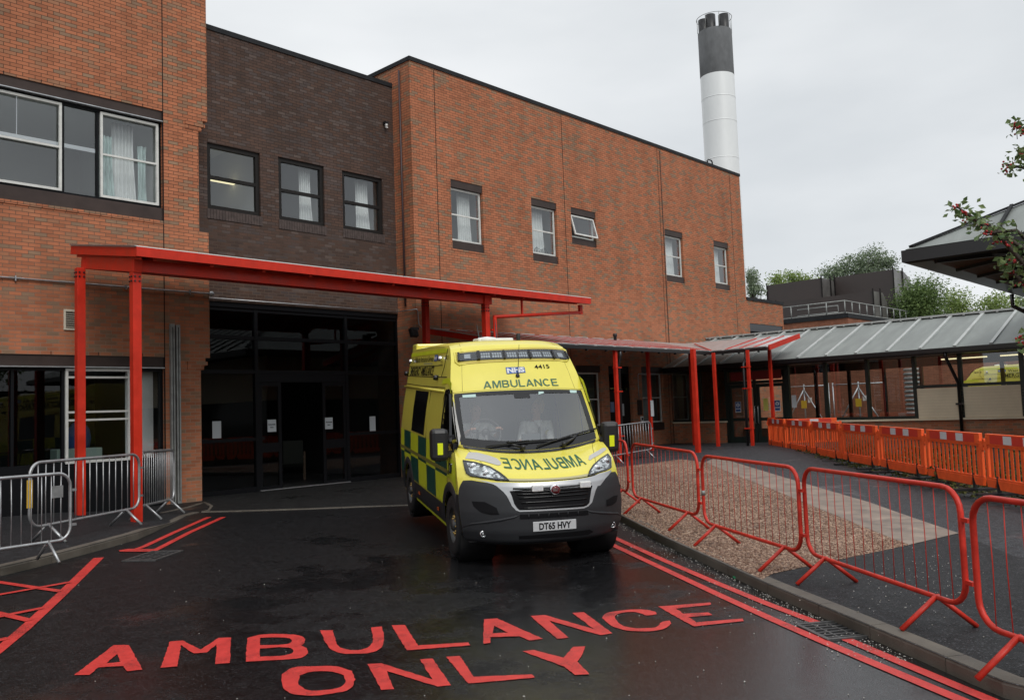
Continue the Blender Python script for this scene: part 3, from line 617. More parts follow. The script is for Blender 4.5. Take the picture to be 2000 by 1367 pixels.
for z0, z1 in ((3.03, 3.12), (8.46, 8.55)):             # corbel courses standing proud of the pier
    b.box((8.84, FA - .03, z0 + .1), (9.30, FA + .3, z1 + .09)); b.box((8.84, FA - .015, z0), (9.22, FA + .3, z0 + .1))
b.box((8.322, FA - .003, .14), (8.342, FA + .02, 14.4), 1)
for x in (5.19, 5.865, 6.54, 7.215, 7.89): b.box((x - .006, FA - .003, 8.735), (x + .006, FA + .03, 8.80), 1)
for x in (6.05, 6.95, 7.85): b.box((x - .006, FA - .003, 3.305), (x + .006, FA + .03, 3.37), 1)
b.build('wall', [M['brick'], M['ink']], LW, fixn=False)
MB().box((-14, FA - .03, 14.5), (9.40, FA + 12, 14.62)).build('roof', M['coping'], LW)
room_box(1.0, 8.4, FA + .33, FA + 5, 6.2, 9.0).build('interior', M['room'], LW, fixn=False)
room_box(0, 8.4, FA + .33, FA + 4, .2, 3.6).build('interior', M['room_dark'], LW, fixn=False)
MB().box((U[0], FA + .03, 8.51), (8.325, FA + .2, 8.73)).build('head_panel', M['brown'], LW)
MB().box((U[0], FA + .03, 6.275), (8.325, FA + .2, 6.56)).build('sill_panel', M['brown'], LW)
s = MB(); s.box((U[0], FA - .012, 8.488), (8.325, FA + .12, 8.508)); s.build('drip_strip', M['galv'], LW)
s = MB()
for i in range(33): s.box((U[0] + i * .222, FA - .02, 6.20), (U[0] + i * .222 + .214, FA + .03, 6.272))
s.build('window_sill', M['brick'], LW)
w = frame_xz(MB(), U[0], 8.325, 6.56, 8.488, FA + .10, .055, .10, vbars=(6.31, 6.99, 5.0)).build('window', M['black_frame'], LW)
sub(pane_xz(U[0] + .05, 8.28, 6.6, 8.45, FA + .16, M['glass']), w)
for a, c, mid in ((5.04, 6.275, 7.52), (7.03, 8.265, 7.54), (2.6, 4.96, 7.52)):
    sub(frame_xz(MB(), a, c, 6.62, 8.44, FA + .07, .05, .06, bars=[mid]).build('sash', M['white_frame']), w)
curtain('white gathered curtain inside the upper left window, nearest the brick pier', 7.42, 7.95, 6.5, 8.40, FA + .5, folds=6, flare=.2)
curtain('pale green patterned curtain inside the upper left window, beside the white one', 7.08, 7.46, 6.5, 8.05, FA + .42, 'curtain_pattern', folds=4)
curtain('narrow turquoise patterned curtain at the edge of the upper left window', 7.98, 8.18, 6.5, 8.0, FA + .5, 'curtain_pattern', folds=2, flare=0)
o = MB().box((4.6, FA + 1.55, 8.02), (8.1, FA + 1.65, 8.08)).tube([(5.9, FA + 1.6, 8.08), (5.9, FA + 1.6, 9.0)], .008).build('ceiling_light', M['tube_grey'])
tag(o, 'long grey strip light hanging behind the upper left window', 'ceiling light')
# ground-floor windows of the left wing
MB().box((Gd[0], FA + .03, 3.08), (8.325, FA + .2, 3.30)).build('head_panel', M['brown'], LW)
MB().box((Gd[0], FA - .015, 3.052), (8.325, FA + .14, 3.074)).build('drip_strip', M['galv'], LW)
MB().box((Gd[0], FA + .06, .10), (8.325, FA + .2, 1.10)).build('spandrel_panel', M['black_frame'], LW)
w = frame_xz(MB(), Gd[0], 8.325, 1.10, 3.05, FA + .09, .06, .11, vbars=(5.4, 6.31, 7.66, 4.0)).build('window', M['black_frame'], LW)
sub(pane_xz(Gd[0] + .05, 6.29, 1.15, 3.0, FA + .15, M['glass_dark']), w)
sub(pane_xz(7.62, 8.27, 1.15, 3.0, FA + .15, M['glass']), w)
sub(pane_xz(6.38, 7.58, 1.17, 3.0, FA + .13, M['glass_low']), w)
sub(frame_xz(MB(), 6.345, 7.62, 1.14, 3.035, FA + .06, .05, .06, bars=[2.0, 2.16, 2.86]).build('sash', M['white_frame']), w)
tag(MB().box((7.66, FA + .40, 1.1), (8.25, FA + .43, 3.0)).build('roller_blind', M['curtain']), 'pale blind behind the narrow pane beside the front red post', 'blind')
tag(MB().ball((7.0, FA + 1.2, 1.62), (.26, .2, .38)).build('blue_bag', pbr('blue_cloth', (.02, .06, .19), .8)), 'blue bundle seen inside the white framed ground window', 'bag')
tag(MB().box((6.4, FA + .7, 1.15), (7.3, FA + 1.1, 1.42)).build('worktop', pbr('pale_green_top', (.30, .38, .34), .6), bevel=.02), 'pale worktop inside the white framed ground floor window', 'worktop')
for i, x in enumerate((7.93, 8.10)):
    t = wthing('tub', (x, FA + .3, 1.13), ('white tub with purple lid on the window ledge, nearer the red post', 'white tub with purple lid on the window ledge, nearer the brick pier')[i], 'tub', 'tubs on the window ledge')
    MB().lathe([(0, 0), (.062, 0), (.066, .14), (0, .14)], (x, FA + .3, 1.13), n=16).build('body', M['white'], t)
    MB().lathe([(0, 0), (.07, 0), (.07, .03), (.062, .036), (0, .036)], (x, FA + .3, 1.27), n=16).build('lid', pbr('purple_lid', (.08, .035, .18), .4), t)
v = MB(); frame_xz(v, 6.28, 6.62, 3.80, 4.21, FA - .03, .035, .035)
for i in range(8): v.obox((6.45, FA - .012, 3.86 + i * .043), ((1, 0, 0), (0, .8, -.6), (0, .6, .8)), (.14, .014, .004))
v.box((6.3, FA - .004, 3.82), (6.6, FA - .001, 4.19), 1)
t = v.build('vent_grille', [pbr('cream_plastic', (.58, .53, .43), .5), M['ink']]); tag(t, 'cream louvred vent on the red brick wall behind the rear red post', 'vent')
# conduits and steel posts
c = MB().tube([(-2, FA - .04, 4.76), (9.40, FA - .04, 4.75)], .018, 8).lathe([(0, 0), (.055, 0), (.055, .04), (0, .04)], (9.40, FA - .07, 4.75), 'y', 16)
for x in (2.2, 3.9, 5.4, 7.5, 8.9): c.box((x - .012, FA - .062, 4.70), (x + .012, FA - .004, 4.80))
tag(c.build('conduit', M['galv']), 'thin steel conduit along the left wing ending in a round box', 'pipe')
c = MB().tube([(9.40, FB - .05, 4.78), (15.42, FB - .05, 4.78)], .016, 8).tube([(15.42, FB - .05, 4.78), (15.44, FA - .06, 4.77), (15.47, FA - .06, 4.74), (15.5, FA - .06, 4.36), (15.6, FA - .1, 4.24)], .014, 8)
tag(c.build('conduit', M['galv']), 'thin steel conduit above the dark glazed entrance', 'pipe')
for i, x in enumerate((8.475, 8.60)):
    b = MB(); b.box((x - .045, FA - .09, .12), (x + .045, FA - .006, 4.02 - i * .02)); b.box((x - .008, FA - .094, .2), (x + .008, FA - .0905, 3.95), 1)
    tag(b.build('steel_channel', [M['galv_dull'], M['ink']], bevel=.006), ('grey steel channel fixed upright on the brick pier, farther from the entrance', 'grey steel channel fixed upright on the brick pier, nearer the entrance')[i], 'steel channel', 'steel channels on the pier')

# ------------------------------------------------------------------ dark brick bay over the entrance
DB = wthing('brick_building', (12.4, FB, .14), 'dark brown brick bay above the black glazed entrance', 'building')
win = [(9.77, 11.18, 6.93, 8.54), (11.70, 13.08, 6.93, 8.56), (13.66, 15.04, 6.95, 8.56)]
b = wall_xz(MB(), 9.0, 15.6, 4.72, 11.32, FB, win)
b.build('wall', M['brick_dark'], DB, fixn=False)
MB().box((8.9, FB - .03, 11.32), (15.47, FB + 9, 11.44)).build('roof', M['coping'], DB)
MB().box((9.0, FB + .02, 4.60), (15.47, FB + .3, 4.72)).build('lintel', M['black_frame'], DB)
for k, (x0, x1, z0, z1) in enumerate(win):
    f = frame_xz(MB(), x0 + .005, x1 - .005, z0 + .005, z1 - .005, FB + .05, .10, .09, bars=[7.72]).build('window', M['dark_frame'], DB)
    sub(pane_xz(x0 + .09, x1 - .09, z0 + .09, z1 - .09, FB + .10, M['glass']), f)
    s = MB(); n = 19
    for i in range(n): w_ = (x1 - x0 + .05) / n; s.box((x0 - .02 + i * w_ + .004, FB - .02, z0 - .24), (x0 - .02 + (i + 1) * w_ - .004, FB + .06, z0 - .006))
    sub(s.build('sill', M['brick_soldier']), f)
    room_box(x0 - .2, x1 + .2, FB + .33, FB + 3.5, 6.6, 9.1).build('interior', M['room'], DB, fixn=False)
curtain('white curtain at the side of the middle window in the dark brick bay', 12.55, 12.95, 6.9, 8.5, FB + .4, folds=5)
curtain('white curtain in the dark brick bay window nearest the corner', 14.38, 14.86, 6.9, 8.5, FB + .4, folds=5)
tag(MB().box((10.6, FB + 1.6, 8.12), (11.5, FB + 1.72, 8.20)).build('ceiling_light', M['tube_lamp']), 'yellow strip light inside the first dark bay window', 'ceiling light')
o = MB().ball((15.16, FB - .10, 10.12), (.045, .045, .045)).box((15.11, FB - .14, 10.15), (15.21, FB - .002, 10.22), 1).tube([(15.16, FB - .05, 10.07), (15.16, FB - .15, 10.03)], .022)
tag(o.build('security_camera', [M['white'], M['black']]), 'small white security camera high on the dark brick bay', 'camera')
# the glazed screen, doors standing open
XM = [9.16, 11.02, 13.70, 15.47]
f = MB(); y = FB + .04
for x in XM: f.box((x - .045 if x > 9.3 else x, y, .14), (x + .045 if x < 15.4 else x, y + .12, 4.60))
for z in (4.56, 3.88, 3.05): f.box((9.16, y + .01, z - .045), (15.47, y + .11, z + .045))
f.box((9.2, y + .012, .14), (11.0, y + .1, .26)); f.box((13.72, y + .012, .14), (15.45, y + .1, .26)); f.box((9.2, y + .012, 1.37), (11.0, y + .1, 1.45)); f.box((13.72, y + .012, 1.37), (15.45, y + .1, 1.45))
f.box((11.06, y + .012, 2.80), (13.66, y + .13, 3.0))
scr = f.build('entrance_screen', M['black_frame'], DB)
for a, c in zip(XM[:-1], XM[1:]):
    for z0, z1 in ((3.92, 4.52), (3.09, 3.84)): sub(pane_xz(a + .04, c - .04, z0, z1, y + .06, M['glass_dark']), scr)
for a, c in ((9.2, 10.98), (13.74, 15.43)):
    for z0, z1 in ((.26, 1.37), (1.45, 3.01)): sub(pane_xz(a, c, z0, z1, y + .06, M['glass_dark']), scr)
for a, c, yy in ((11.07, 11.70, y + .02), (12.92, 13.66, y + .02)):     # sliding leaves drawn apart
    lf = frame_xz(MB(), a, c, .15, 2.79, yy, .09, .05, bars=(1.15,)); lf.box((a + .08, yy + .005, 1.07), (c - .08, yy + .045, 1.30))
    sub(lf.build('door', M['black_frame']), scr); sub(pane_xz(a + .08, c - .08, .24, 2.7, yy + .024, M['glass_dark']), scr)
sub(MB().box((11.05, FB - .02, .145), (13.7, FB + .12, .165)).build('threshold', M['galv'], None), scr)
def txt(body, size, bold=0.0, sx=1.0, align='CENTER'):
    cu = bpy.data.curves.new('lettering', 'FONT'); cu.body = body; cu.size = size; cu.align_x = align; cu.offset = bold; cu.resolution_u = 3
    t = bpy.data.objects.new('lettering', cu); COL.objects.link(t); dg = bpy.context.evaluated_depsgraph_get()
    me = bpy.data.meshes.new_from_object(t.evaluated_get(dg)); bpy.data.objects.remove(t); bpy.data.curves.remove(cu)
    vs = [(v.co.x * sx, v.co.y) for v in me.vertices]; fs = [tuple(p.vertices) for p in me.polygons]; bpy.data.meshes.remove(me)
    return vs, fs
def notice(x, z, w, h, yy, lines, bold=.002, size=.04):
    p = sub(MB().box((x - w / 2, yy, z - h / 2), (x + w / 2, yy + .002, z + h / 2)).build('notice', M['paper']), scr)
    bl = MB()
    for i, ln in enumerate(lines):
        vs, fs = txt(ln, size, bold); bl.add([(x + q[0], yy - .0015, z + (len(lines) / 2 - i - .75) * size * 1.5 + q[1]) for q in vs], fs)
    if lines: sub(bl.build('lettering', M['ink'], fixn=False), scr)
notice(11.42, 1.72, .24, .30, y + .014, ['Automatic', 'door'], size=.047); notice(13.10, 1.72, .24, .30, y + .014, ['Automatic', 'door'], size=.047)
notice(9.98, 1.68, .22, .40, y + .05, []); notice(14.55, 1.66, .20, .40, y + .05, [])
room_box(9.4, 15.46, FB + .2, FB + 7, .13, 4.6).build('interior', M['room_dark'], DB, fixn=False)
MB().box((9.41, FB + .25, .135), (15.45, FB + 6.9, .145)).build('lobby_floor', pbr('lobby_floor', (.05, .05, .052), .3), DB)
# a wooden armchair in the lobby
ch = empty('armchair', (13.6, FB + 2.6, .145), rad(150)); tag(ch, 'wooden armchair with dark seat inside the open entrance', 'chair')
wd = pbr('pale_wood', (.10, .055, .025), .5); cl = pbr('dark_seat_cloth', (.018, .02, .016), .9)
MB().box((-.28, -.27, .38), (.28, .27, .48)).build('seat', cl, ch, bevel=.02); MB().obox((0, .29, .78), ((1, 0, 0), (0, .97, .24), (0, -.24, .97)), (.28, .04, .34)).build('backrest', cl, ch, bevel=.02)
for sx in (-1, 1):
    MB().bar((sx * .32, -.28, .64), (sx * .32, .28, .64), .06, .035).build('armrest', wd, ch)
    for sy in (-.26, .26): MB().bar((sx * .32, sy, 0), (sx * .32, sy, .63 if sy < 0 else .8), .045, .045).build('leg', wd, ch)

# ------------------------------------------------------------------ right wing
RW = wthing('brick_building', (25, FA, .2), 'long red brick wing at centre with five small upper windows', 'building')
X0, X1, ZT = 15.48, 34.5, 11.84
ZW = ZT + .05
up = [(16.93, 18.25, 6.65, 8.72), (20.46, 21.73, 6.66, 8.72), (22.48, 23.84, 7.45, 8.72), (28.22, 29.52, 6.66, 8.72), (31.92, 33.14, 6.66, 8.72)]
gr = [(22.4, 23.75, .95, 3.32), (24.2, 25.57, .15, 3.32), (26.2, 27.6, .95, 3.32), (28.23, 29.5, .95, 3.32), (18.2, 19.5, .95, 3.32)]
b = wall_xz(MB(), X0, X1, 0, ZW, FA, up + gr)
b.add([(X0, FA, 0), (X0, FA + 9, 0), (X0, FA + 9, ZW), (X0, FA, ZW)], [(0, 1, 2, 3)])
b.add([(X1, FA, 0), (X1, FA + 9, 0), (X1, FA + 9, ZW), (X1, FA, ZW)], [(3, 2, 1, 0)])
for x in (16.40, 22.16, 27.96, 33.6): b.box((x - .011, FA - .003, .2), (x + .011, FA + .02, ZT), 1)
b.box((X0 - .003, FA + 1.45, 6), (X0 + .02, FA + 1.47, ZT), 1)
b.build('wall', [M['brick'], M['ink']], RW, fixn=False)
b = MB(); b.box((X0 - .03, FA - .03, ZT + .05), (X1 + .03, FA + .35, ZT + .17)); b.box((X0 - .03, FA + .35, ZT + .052), (X0 + .35, FA + 9, ZT + .168)); b.box((X0 + .35, FA + .352, ZT - .3), (X1, FA + 9, ZT - .1)); b.build('parapet', M['coping'], RW)
for i, (x0, x1, z0, z1) in enumerate(up):
    if i == 2:
        sz0, sz1 = z0 + .26, z1 - .22
        f = frame_xz(MB(), x0 + .03, x1 - .03, sz0, sz1, FA + .10, .05, .05).build('window', M['white_frame'], RW)
        sub(MB().box((x0, FA + .02, sz1 + .01), (x1, FA + .14, z1 - .003)).build('head_panel', M['brown']), f); sub(MB().box((x0, FA + .03, z0 + .003), (x1, FA + .16, sz0 - .01)).build('sill_panel', M['brown']), f)
        s = MB(); Lh = sz1 - sz0 - .06; c_, s_ = math.cos(rad(15)), math.sin(rad(15)); T = lambda x, d, h: (x, FA + .06 - h * s_ + d * c_, sz1 - .03 - h * c_ - d * s_)
        def bx(xa, xb, ha, hb, mi):
            c = [T(x, d, h) for d in (0, .04) for x, h in ((xa, ha), (xb, ha), (xb, hb), (xa, hb))]; s.add(c, [(0, 1, 2, 3), (7, 6, 5, 4), (0, 4, 5, 1), (1, 5, 6, 2), (2, 6, 7, 3), (3, 7, 4, 0)], mi)
        bx(x0 + .05, x1 - .05, 0, .05, 0); bx(x0 + .05, x1 - .05, Lh - .05, Lh, 0); bx(x0 + .05, x0 + .10, .05, Lh - .05, 0); bx(x1 - .10, x1 - .05, .05, Lh - .05, 0)
        s.add([T(x0 + .1, .02, .05), T(x1 - .1, .02, .05), T(x1 - .1, .02, Lh - .05), T(x0 + .1, .02, Lh - .05)], [(0, 1, 2, 3)], 1)
        sub(s.build('sash', [M['white_frame'], M['glass']], fixn=False), f)
    else:
        f = sash(RW, x0 + .03, x1 - .03, z0 + .27, z1 - .23, FA, 'white_frame', lintel=.222, sill=.262)
    sub(MB().box((x0 - .03, FA - .012, z0 - .06), (x1 + .03, FA + .05, z0 - .002)).build('sill', M['brick_soldier'] if False else M['brick']), f)
    room_box(x0 - .2, x1 + .2, FA + .33, FA + 3, z0 - .2, z1 + .2).build('interior', M['room'], RW, fixn=False)
for lab, xa, xb, i in (('pale curtain in the upper window nearest the corner of the right wing', 17.55, 18.1, 0), ('pale curtain in the second upper window of the right wing', 20.6, 21.5, 1), ('pale curtain in the fourth upper window of the right wing', 28.6, 29.4, 3), ('pale curtain in the farthest upper window of the right wing', 32.1, 33.0, 4)):
    curtain(lab, xa, xb, 6.85, 8.5, FA + .42, folds=6, flare=.1)
o = MB()
for i in range(9): o.tube([(20.9 + i * .07, FA + .3, 6.95 + .0 * i), (20.86 + i * .08, FA + .28, 7.12 + .05 * math.sin(i * 1.3)), (21.0 + i * .06, FA + .3, 7.18 + .04 * math.cos(i))], .012, 5)
tag(o.build('wire_rack', M['black']), 'tangle of dark wire standing on the second upper window ledge', 'wire rack')
for i, (x0, x1, z0, z1) in enumerate(gr):
    if i == 1: continue
    f = sash(RW, x0 + .03, x1 - .03, z0 + .30, z1 - .24, FA, 'galv' if i == 4 else 'white_frame', lintel=.23, sill=.29, gm='glass_dark')
    sub(MB().box((x0 - .03, FA - .012, z0 - .06), (x1 + .03, FA + .05, z0 - .002)).build('sill', M['brick']), f)
    room_box(x0 - .2, x1 + .2, FA + .33, FA + 3, .5, 3.5).build('interior', M['room'], RW, fixn=False)
curtain('grey curtain in the ground window nearest the ambulance roof', 22.7, 23.2, 1.2, 3.1, FA + .42, folds=5, group='curtains in the ground floor windows')
curtain('pale curtain in the ground window behind the second walkway post', 26.4, 27.4, 1.2, 3.1, FA + .42, folds=9, flare=0, group='curtains in the ground floor windows')
curtain('grey curtain in the ground window under the roof corner', 28.9, 29.35, 1.2, 3.1, FA + .5, folds=5, group='curtains in the ground floor windows')
tag(MB().box((28.4, FA + 1.0, 2.9), (29.1, FA + 1.1, 2.97)).build('ceiling_light', M['tube_lamp']), 'yellow strip light inside the last ground floor window', 'ceiling light')
x0, x1, z0, z1 = gr[1]
d = MB().box((x0, FA + .12, z0 + .03), (x1, FA + .2, z1)); d.box((x0 + .1, FA + .10, z0 + .2), (x0 + .62, FA + .121, 2.2)); d.box((x0 + .72, FA + .10, z0 + .2), (x1 - .1, FA + .121, 2.2))
dr = d.build('door', M['dark_frame'], RW, bevel=.008)
sub(MB().box((x0 + .1, FA + .10, 2.45), (x1 - .1, FA + .118, 3.05)).build('pane', M['glass_dark']), dr)
sub(MB().box((x0 + .70, FA + .09, 1.55), (x0 + .95, FA + .098, 1.98)).build('notice', M['paper']), dr)
sub(MB().box((x0 + .02, FA - .03, 1.7), (x0 + .2, FA + .08, 2.05)).build('notice', pbr('blue_notice', (.16, .22, .36), .6)), dr)
sub(MB().tube([(x0 + .66, FA + .06, 1.0), (x0 + .66, FA + .03, 1.05), (x0 + .66, FA + .03, 1.4), (x0 + .66, FA + .06, 1.45)], .014, 6).build('handle', M['galv']), dr)
# cable run and small boxes on the right wing
c = MB().tube([(25.93, FA - .03, 1.95), (25.93, FA - .03, 3.0), (25.98, FA - .03, 3.05), (29.3, FA - .03, 3.05)], .014, 6); tag(c.build('conduit', M['galv']), 'thin grey conduit bending along the wall above the ground windows', 'pipe')
tag(MB().box((25.83, FA - .09, 1.55), (26.03, FA - .002, 2.1)).build('meter_box', M['brown'], bevel=.008), 'brown meter box on the brick wall beside the ground window', 'box')
k = wthing('entry_keypad', (26.05, FA, 1.3), 'white entry keypad on the brick wall below the brown box', 'keypad'); MB().box((25.98, FA - .04, 1.22), (26.15, FA - .002, 1.5)).build('case', M['white'], k, bevel=.006); MB().box((26.02, FA - .046, 1.36), (26.11, FA - .0405, 1.45)).build('screen', M['ink'], k)
tag(MB().tube([(28.12, FA - .03, .2), (28.12, FA - .03, 11.8)], .012, 6).build('rainwater_pipe', M['brown']), 'thin cable pipe running down the right wing at its third joint', 'pipe')
tag(MB().tube([(X0 - .04, FA + .42, 4.9), (X0 - .04, FA + .42, 11.7)], .028, 6).build('rainwater_pipe', pbr('purple_brown_pipe', (.05, .03, .033), .5)), 'thin brown pipe on the side wall of the right wing', 'pipe')
f = wthing('floodlight', (15.3, FA - .1, 4.1), 'black square floodlight on the corner of the right wing', 'floodlight'); MB().obox((15.22, FA - .16, 4.10), ((1, 0, 0), (0, .95, -.3), (0, .3, .95)), (.12, .06, .12)).build('housing', M['black'], f, bevel=.01)
MB().obox((15.22, FA - .226, 4.12), ((1, 0, 0), (0, .95, -.3), (0, .3, .95)), (.095, .004, .095)).build('lens', M['glass_clear'], f); MB().box((15.2, FA - .1, 4.2), (15.47, FA - .04, 4.26)).build('bracket', M['black'], f)
o = MB().lathe([(.055, 0), (.055, .4), (.075, .4), (.075, .5), (0, .5)], (24.0, FA - .5, 3.9), n=12); tag(o.build('flue_pipe', M['black']), 'short black flue rising through the low red walkway roof', 'flue')
# lower end wing
EW = wthing('brick_building', (36.3, FA, .3), 'low red brick end block beside the tall right wing', 'building')
b = wall_xz(MB(), X1 + .004, 38.0, 0, 6.36, FA, [(34.7, 37.9, 3.0, 5.35)]); b.add([(38.0, FA, 0), (38, FA + 8, 0), (38, FA + 8, 6.36), (38, FA, 6.36)], [(3, 2, 1, 0)]); b.build('wall', M['brick'], EW, fixn=False)
MB().box((X1 + .03, FA - .04, 6.36), (38.04, FA + 8, 6.5)).build('roof', M['coping'], EW)
fr = frame_xz(MB(), 34.705, 37.895, 3.0, 4.98, FA + .1, .06, .06, vbars=(36.3,)).build('window', M['black_frame'], EW); sub(MB().box((34.705, FA + .03, 5.0), (37.895, FA + .16, 5.345)).build('head_panel', pbr('slate_panel', (.03, .034, .04), .4)), fr); sub(pane_xz(34.75, 37.85, 3.05, 4.95, FA + .13, M['glass_dark']), fr)
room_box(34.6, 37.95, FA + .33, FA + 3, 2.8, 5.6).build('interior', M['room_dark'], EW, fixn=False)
hx = float(on(1, FA + .1, 1382, 322)[0]); o = MB().tube([(hx, FA + .1, ZT + .16), (hx, FA + .1, ZT + .32), (hx + .07, FA + .1, ZT + .38), (hx + .33, FA + .1, ZT + .38), (hx + .4, FA + .1, ZT + .32), (hx + .4, FA + .1, ZT + .16)], .03, 6); tag(o.build('roof_hoop', M['black']), 'black pipe hoop standing on the parapet of the right wing', 'roof hoop')

# ================================================================== RED ENTRANCE CANOPY
def up_of(foot, z0, top):                              # height of the point above a foot
    g = on(2, z0, *foot); t = ray(*top); s = (t[:2] @ g[:2]) / (t[:2] @ t[:2]); return CAM[2] + s * t[2]
EC = wthing('entrance_canopy', (10.5, 16.2, .15), 'tall red steel canopy standing over the ambulance entrance', 'canopy')
YF, YR, YE = 15.0, 17.15, 14.62                         # front posts, rear posts, front edge of the roof
PX = [(6.39, YF), (6.25, YR), (15.08, YF), (14.98, YR)]
SL = (5.02 - 4.66) / (YR - YF)                          # fall of the roof towards the front
def zr(y): return 4.84 + (y - YF) * SL
for (x, y) in PX:
    p = MB().box((x - .075, y - .075, .12), (x + .075, y + .075, zr(y) - .30)).build('post', M['red'], EC, bevel=.006)
    s = MB()
    for dz in (.07, .15):
        for dx in (-.05, .05): s.lathe([(0, -.02), (.016, -.02), (.016, 0), (0, 0)], (x + dx * .8, y - .075, zr(y) - .32 - dz), 'y', 8, smooth=False); s.lathe([(0, -.02), (.016, -.02), (.016, 0), (0, 0)], (x - .075, y + dx * .8, zr(y) - .32 - dz), 'x', 8, smooth=False)
    s.build('bolts', M['black'], EC)
for y in (YF, YR):
    MB().box((6.31, y - .075, zr(y) - .30), (15.25, y + .075, zr(y) - .085)).build('beam', M['red'], EC, bevel=.005)
for x in (6.39, 15.03):
    MB().bar((x, YF - .12, zr(YF - .12) - .185), (x, YR + .13, zr(YR + .13) - .185), .15, .235).build('beam', M['red'], EC, bevel=.005)
XE0, XE1 = 6.24, 18.85
for x in np.linspace(6.6, 18.3, 12): MB().bar((x, YE + .05, zr(YE + .05) + .02), (x, 17.5, zr(17.5) + .02), .07, .19).build('rafter', M['red'], EC)
MB().slab([(XE0, YE, zr(YE) + .125), (XE1, YE, zr(YE) + .125), (XE1, 17.6, zr(17.6) + .125), (XE0, 17.6, zr(17.6) + .125)], (0, 0, .022)).build('roof_sheet', M['sheet'], EC)
F = MB(); F.box((XE0, YE - .03, zr(YE) - .03), (XE1, YE, zr(YE) + .135)).box((XE0 + 3.4, YE - .033, zr(YE) - .035), (XE0 + 3.42, YE + .002, zr(YE) + .137)).box((XE0 + 7.8, YE - .033, zr(YE) - .035), (XE0 + 7.82, YE + .002, zr(YE) + .137))
F.build('fascia', M['red'], EC)
MB().box((XE0, YE - .032, zr(YE) + .1355), (XE1, YE + .05, zr(YE) + .150)).build('drip_edge', M['white'], EC)
for x in (XE0, XE1 - .03): MB().bar((x + .015, YE, zr(YE) + .045), (x + .015, 17.6, zr(17.6) + .045), .03, .16).build('fascia', M['red'], EC)
MB().bar((XE0 - .004, YE, zr(YE) + .152), (XE0 - .004, 17.6, zr(17.6) + .152), .05, .018).build('drip_edge', M['galv'], EC)
for xx in (6.335,): MB().bar((xx, YE + .02, zr(YE + .02) + .02), (xx, 17.5, zr(17.5) + .02), .03, .205).build('side_board', M['red'], EC)
T = MB(); y = YF - .12
T.tube([(15.28, y, 2.6), (15.28, y, 4.22)], .05, 8); T.tube([(15.25, y, 4.22), (18.72, y, zr(YE) - .24)], .045, 8); T.bar((18.72, y, zr(YE) - .29), (18.72, y, zr(YE) - .03), .08, .11); T.bar((16.3, y, 4.33), (16.3, y, zr(YE) - .03), .045, .045)
T.bar((15.2, y + .06, 3.9), (15.34, y + .02, 3.9), .05, .04)
T.build('truss', M['red'], EC)

# ================================================================== LOW RED WALKWAY CANOPY
WC = wthing('walkway_canopy', (22, 16.4, .2), 'low red covered walkway turning a corner in front of the brick wing', 'canopy')
ZF, ZB = 3.62, 4.20; YFw, YBw, XFw, XBw, YEw = 14.95, 17.95, 25.85, 28.10, 12.88
sheetp = MB()
A = (15.79, YFw, ZF); Bc = (XFw, YFw, ZF); Cc = (XBw + .9, YBw, ZB + .02); D = (15.79, YBw, ZB)
E1 = (XFw, YEw, ZF); E2 = (XBw + .02, YEw, ZB - .12)
sheetp.slab([A, Bc, Cc, D], (0, 0, .03)).slab([Bc, E1, E2, Cc], (0, 0, .0301)).build('roof_sheet', M['sheet'], WC)
for x in np.linspace(15.82, 25.8, 15):
    r_ = MB().bar((x, YFw + .05, ZF - .05), (x, YBw, ZB - .05), .06, .1).build('rafter', M['red'], WC); sub(MB().bar((x, YFw, ZF + .04), (x, YBw, ZB + .04), .035, .025).build('cover_strip', M['red']), r_)
for i, y in enumerate(np.linspace(YEw, YFw, 5)[1:]): r_ = MB().bar((XFw + .05, y, ZF - .05), (XBw, y, ZB - .17), .06, .1).build('rafter', M['red'], WC); sub(MB().bar((XFw, y, ZF + .04), (XBw, y + (0 if i < 3 else 2), ZB - .08), .035, .025).build('cover_strip', M['red']), r_)
MB().bar((XFw, YEw - .02, ZF - .02), (XBw + .05, YEw - .02, ZB - .13), .04, .17).build('fascia', M['red'], WC)
MB().bar((15.77, YFw, ZF - .04), (15.77, YBw, ZB - .04), .04, .15).build('fascia', M['red'], WC)
MB().bar((15.76, YFw, ZF + .045), (15.76, YBw, ZB + .045), .06, .02).build('drip_edge', M['galv'], WC)
g = MB()
for a, c in (((15.8, YFw - .06), (XFw - .06, YFw - .06)), ((XFw - .06, YFw - .06), (XFw - .06, YEw))): g.bar((*a, ZF - .055), (*c, ZF - .055), .11, .10)
for x in np.linspace(16.2, 25.3, 11): g.box((x - .02, YFw - .10, ZF - .15), (x + .02, YFw - .02, ZF - .10))
for y in (13.2, 13.9, 14.5): g.box((XFw - .10, y - .02, ZF - .15), (XFw - .02, y + .02, ZF - .10))
g.build('gutter', M['gutter'], WC)
wh = MB()
for x in np.arange(15.9, 25.6, .9): wh.box((x, YFw - .02, ZF + .032), (x + .78, YFw + .05, ZF + .042)); wh.box((x, YBw - .1, ZB + .034), (x + .6, YBw - .02, ZB + .044))
for y in np.arange(12.95, 14.8, .8): wh.box((XFw - .02, y, ZF + .032), (XFw + .05, y + .7, ZF + .042))
wh.build('drip_edge', M['white'], WC)
posts = [((1211, 906), .10), ((1273, 888), .10), ((1364, 888), .135), ((1356, 877), .12), ((1403, 882), .10), ((1471, 884), .095), ((1514, 866), .10)]
pxy = []
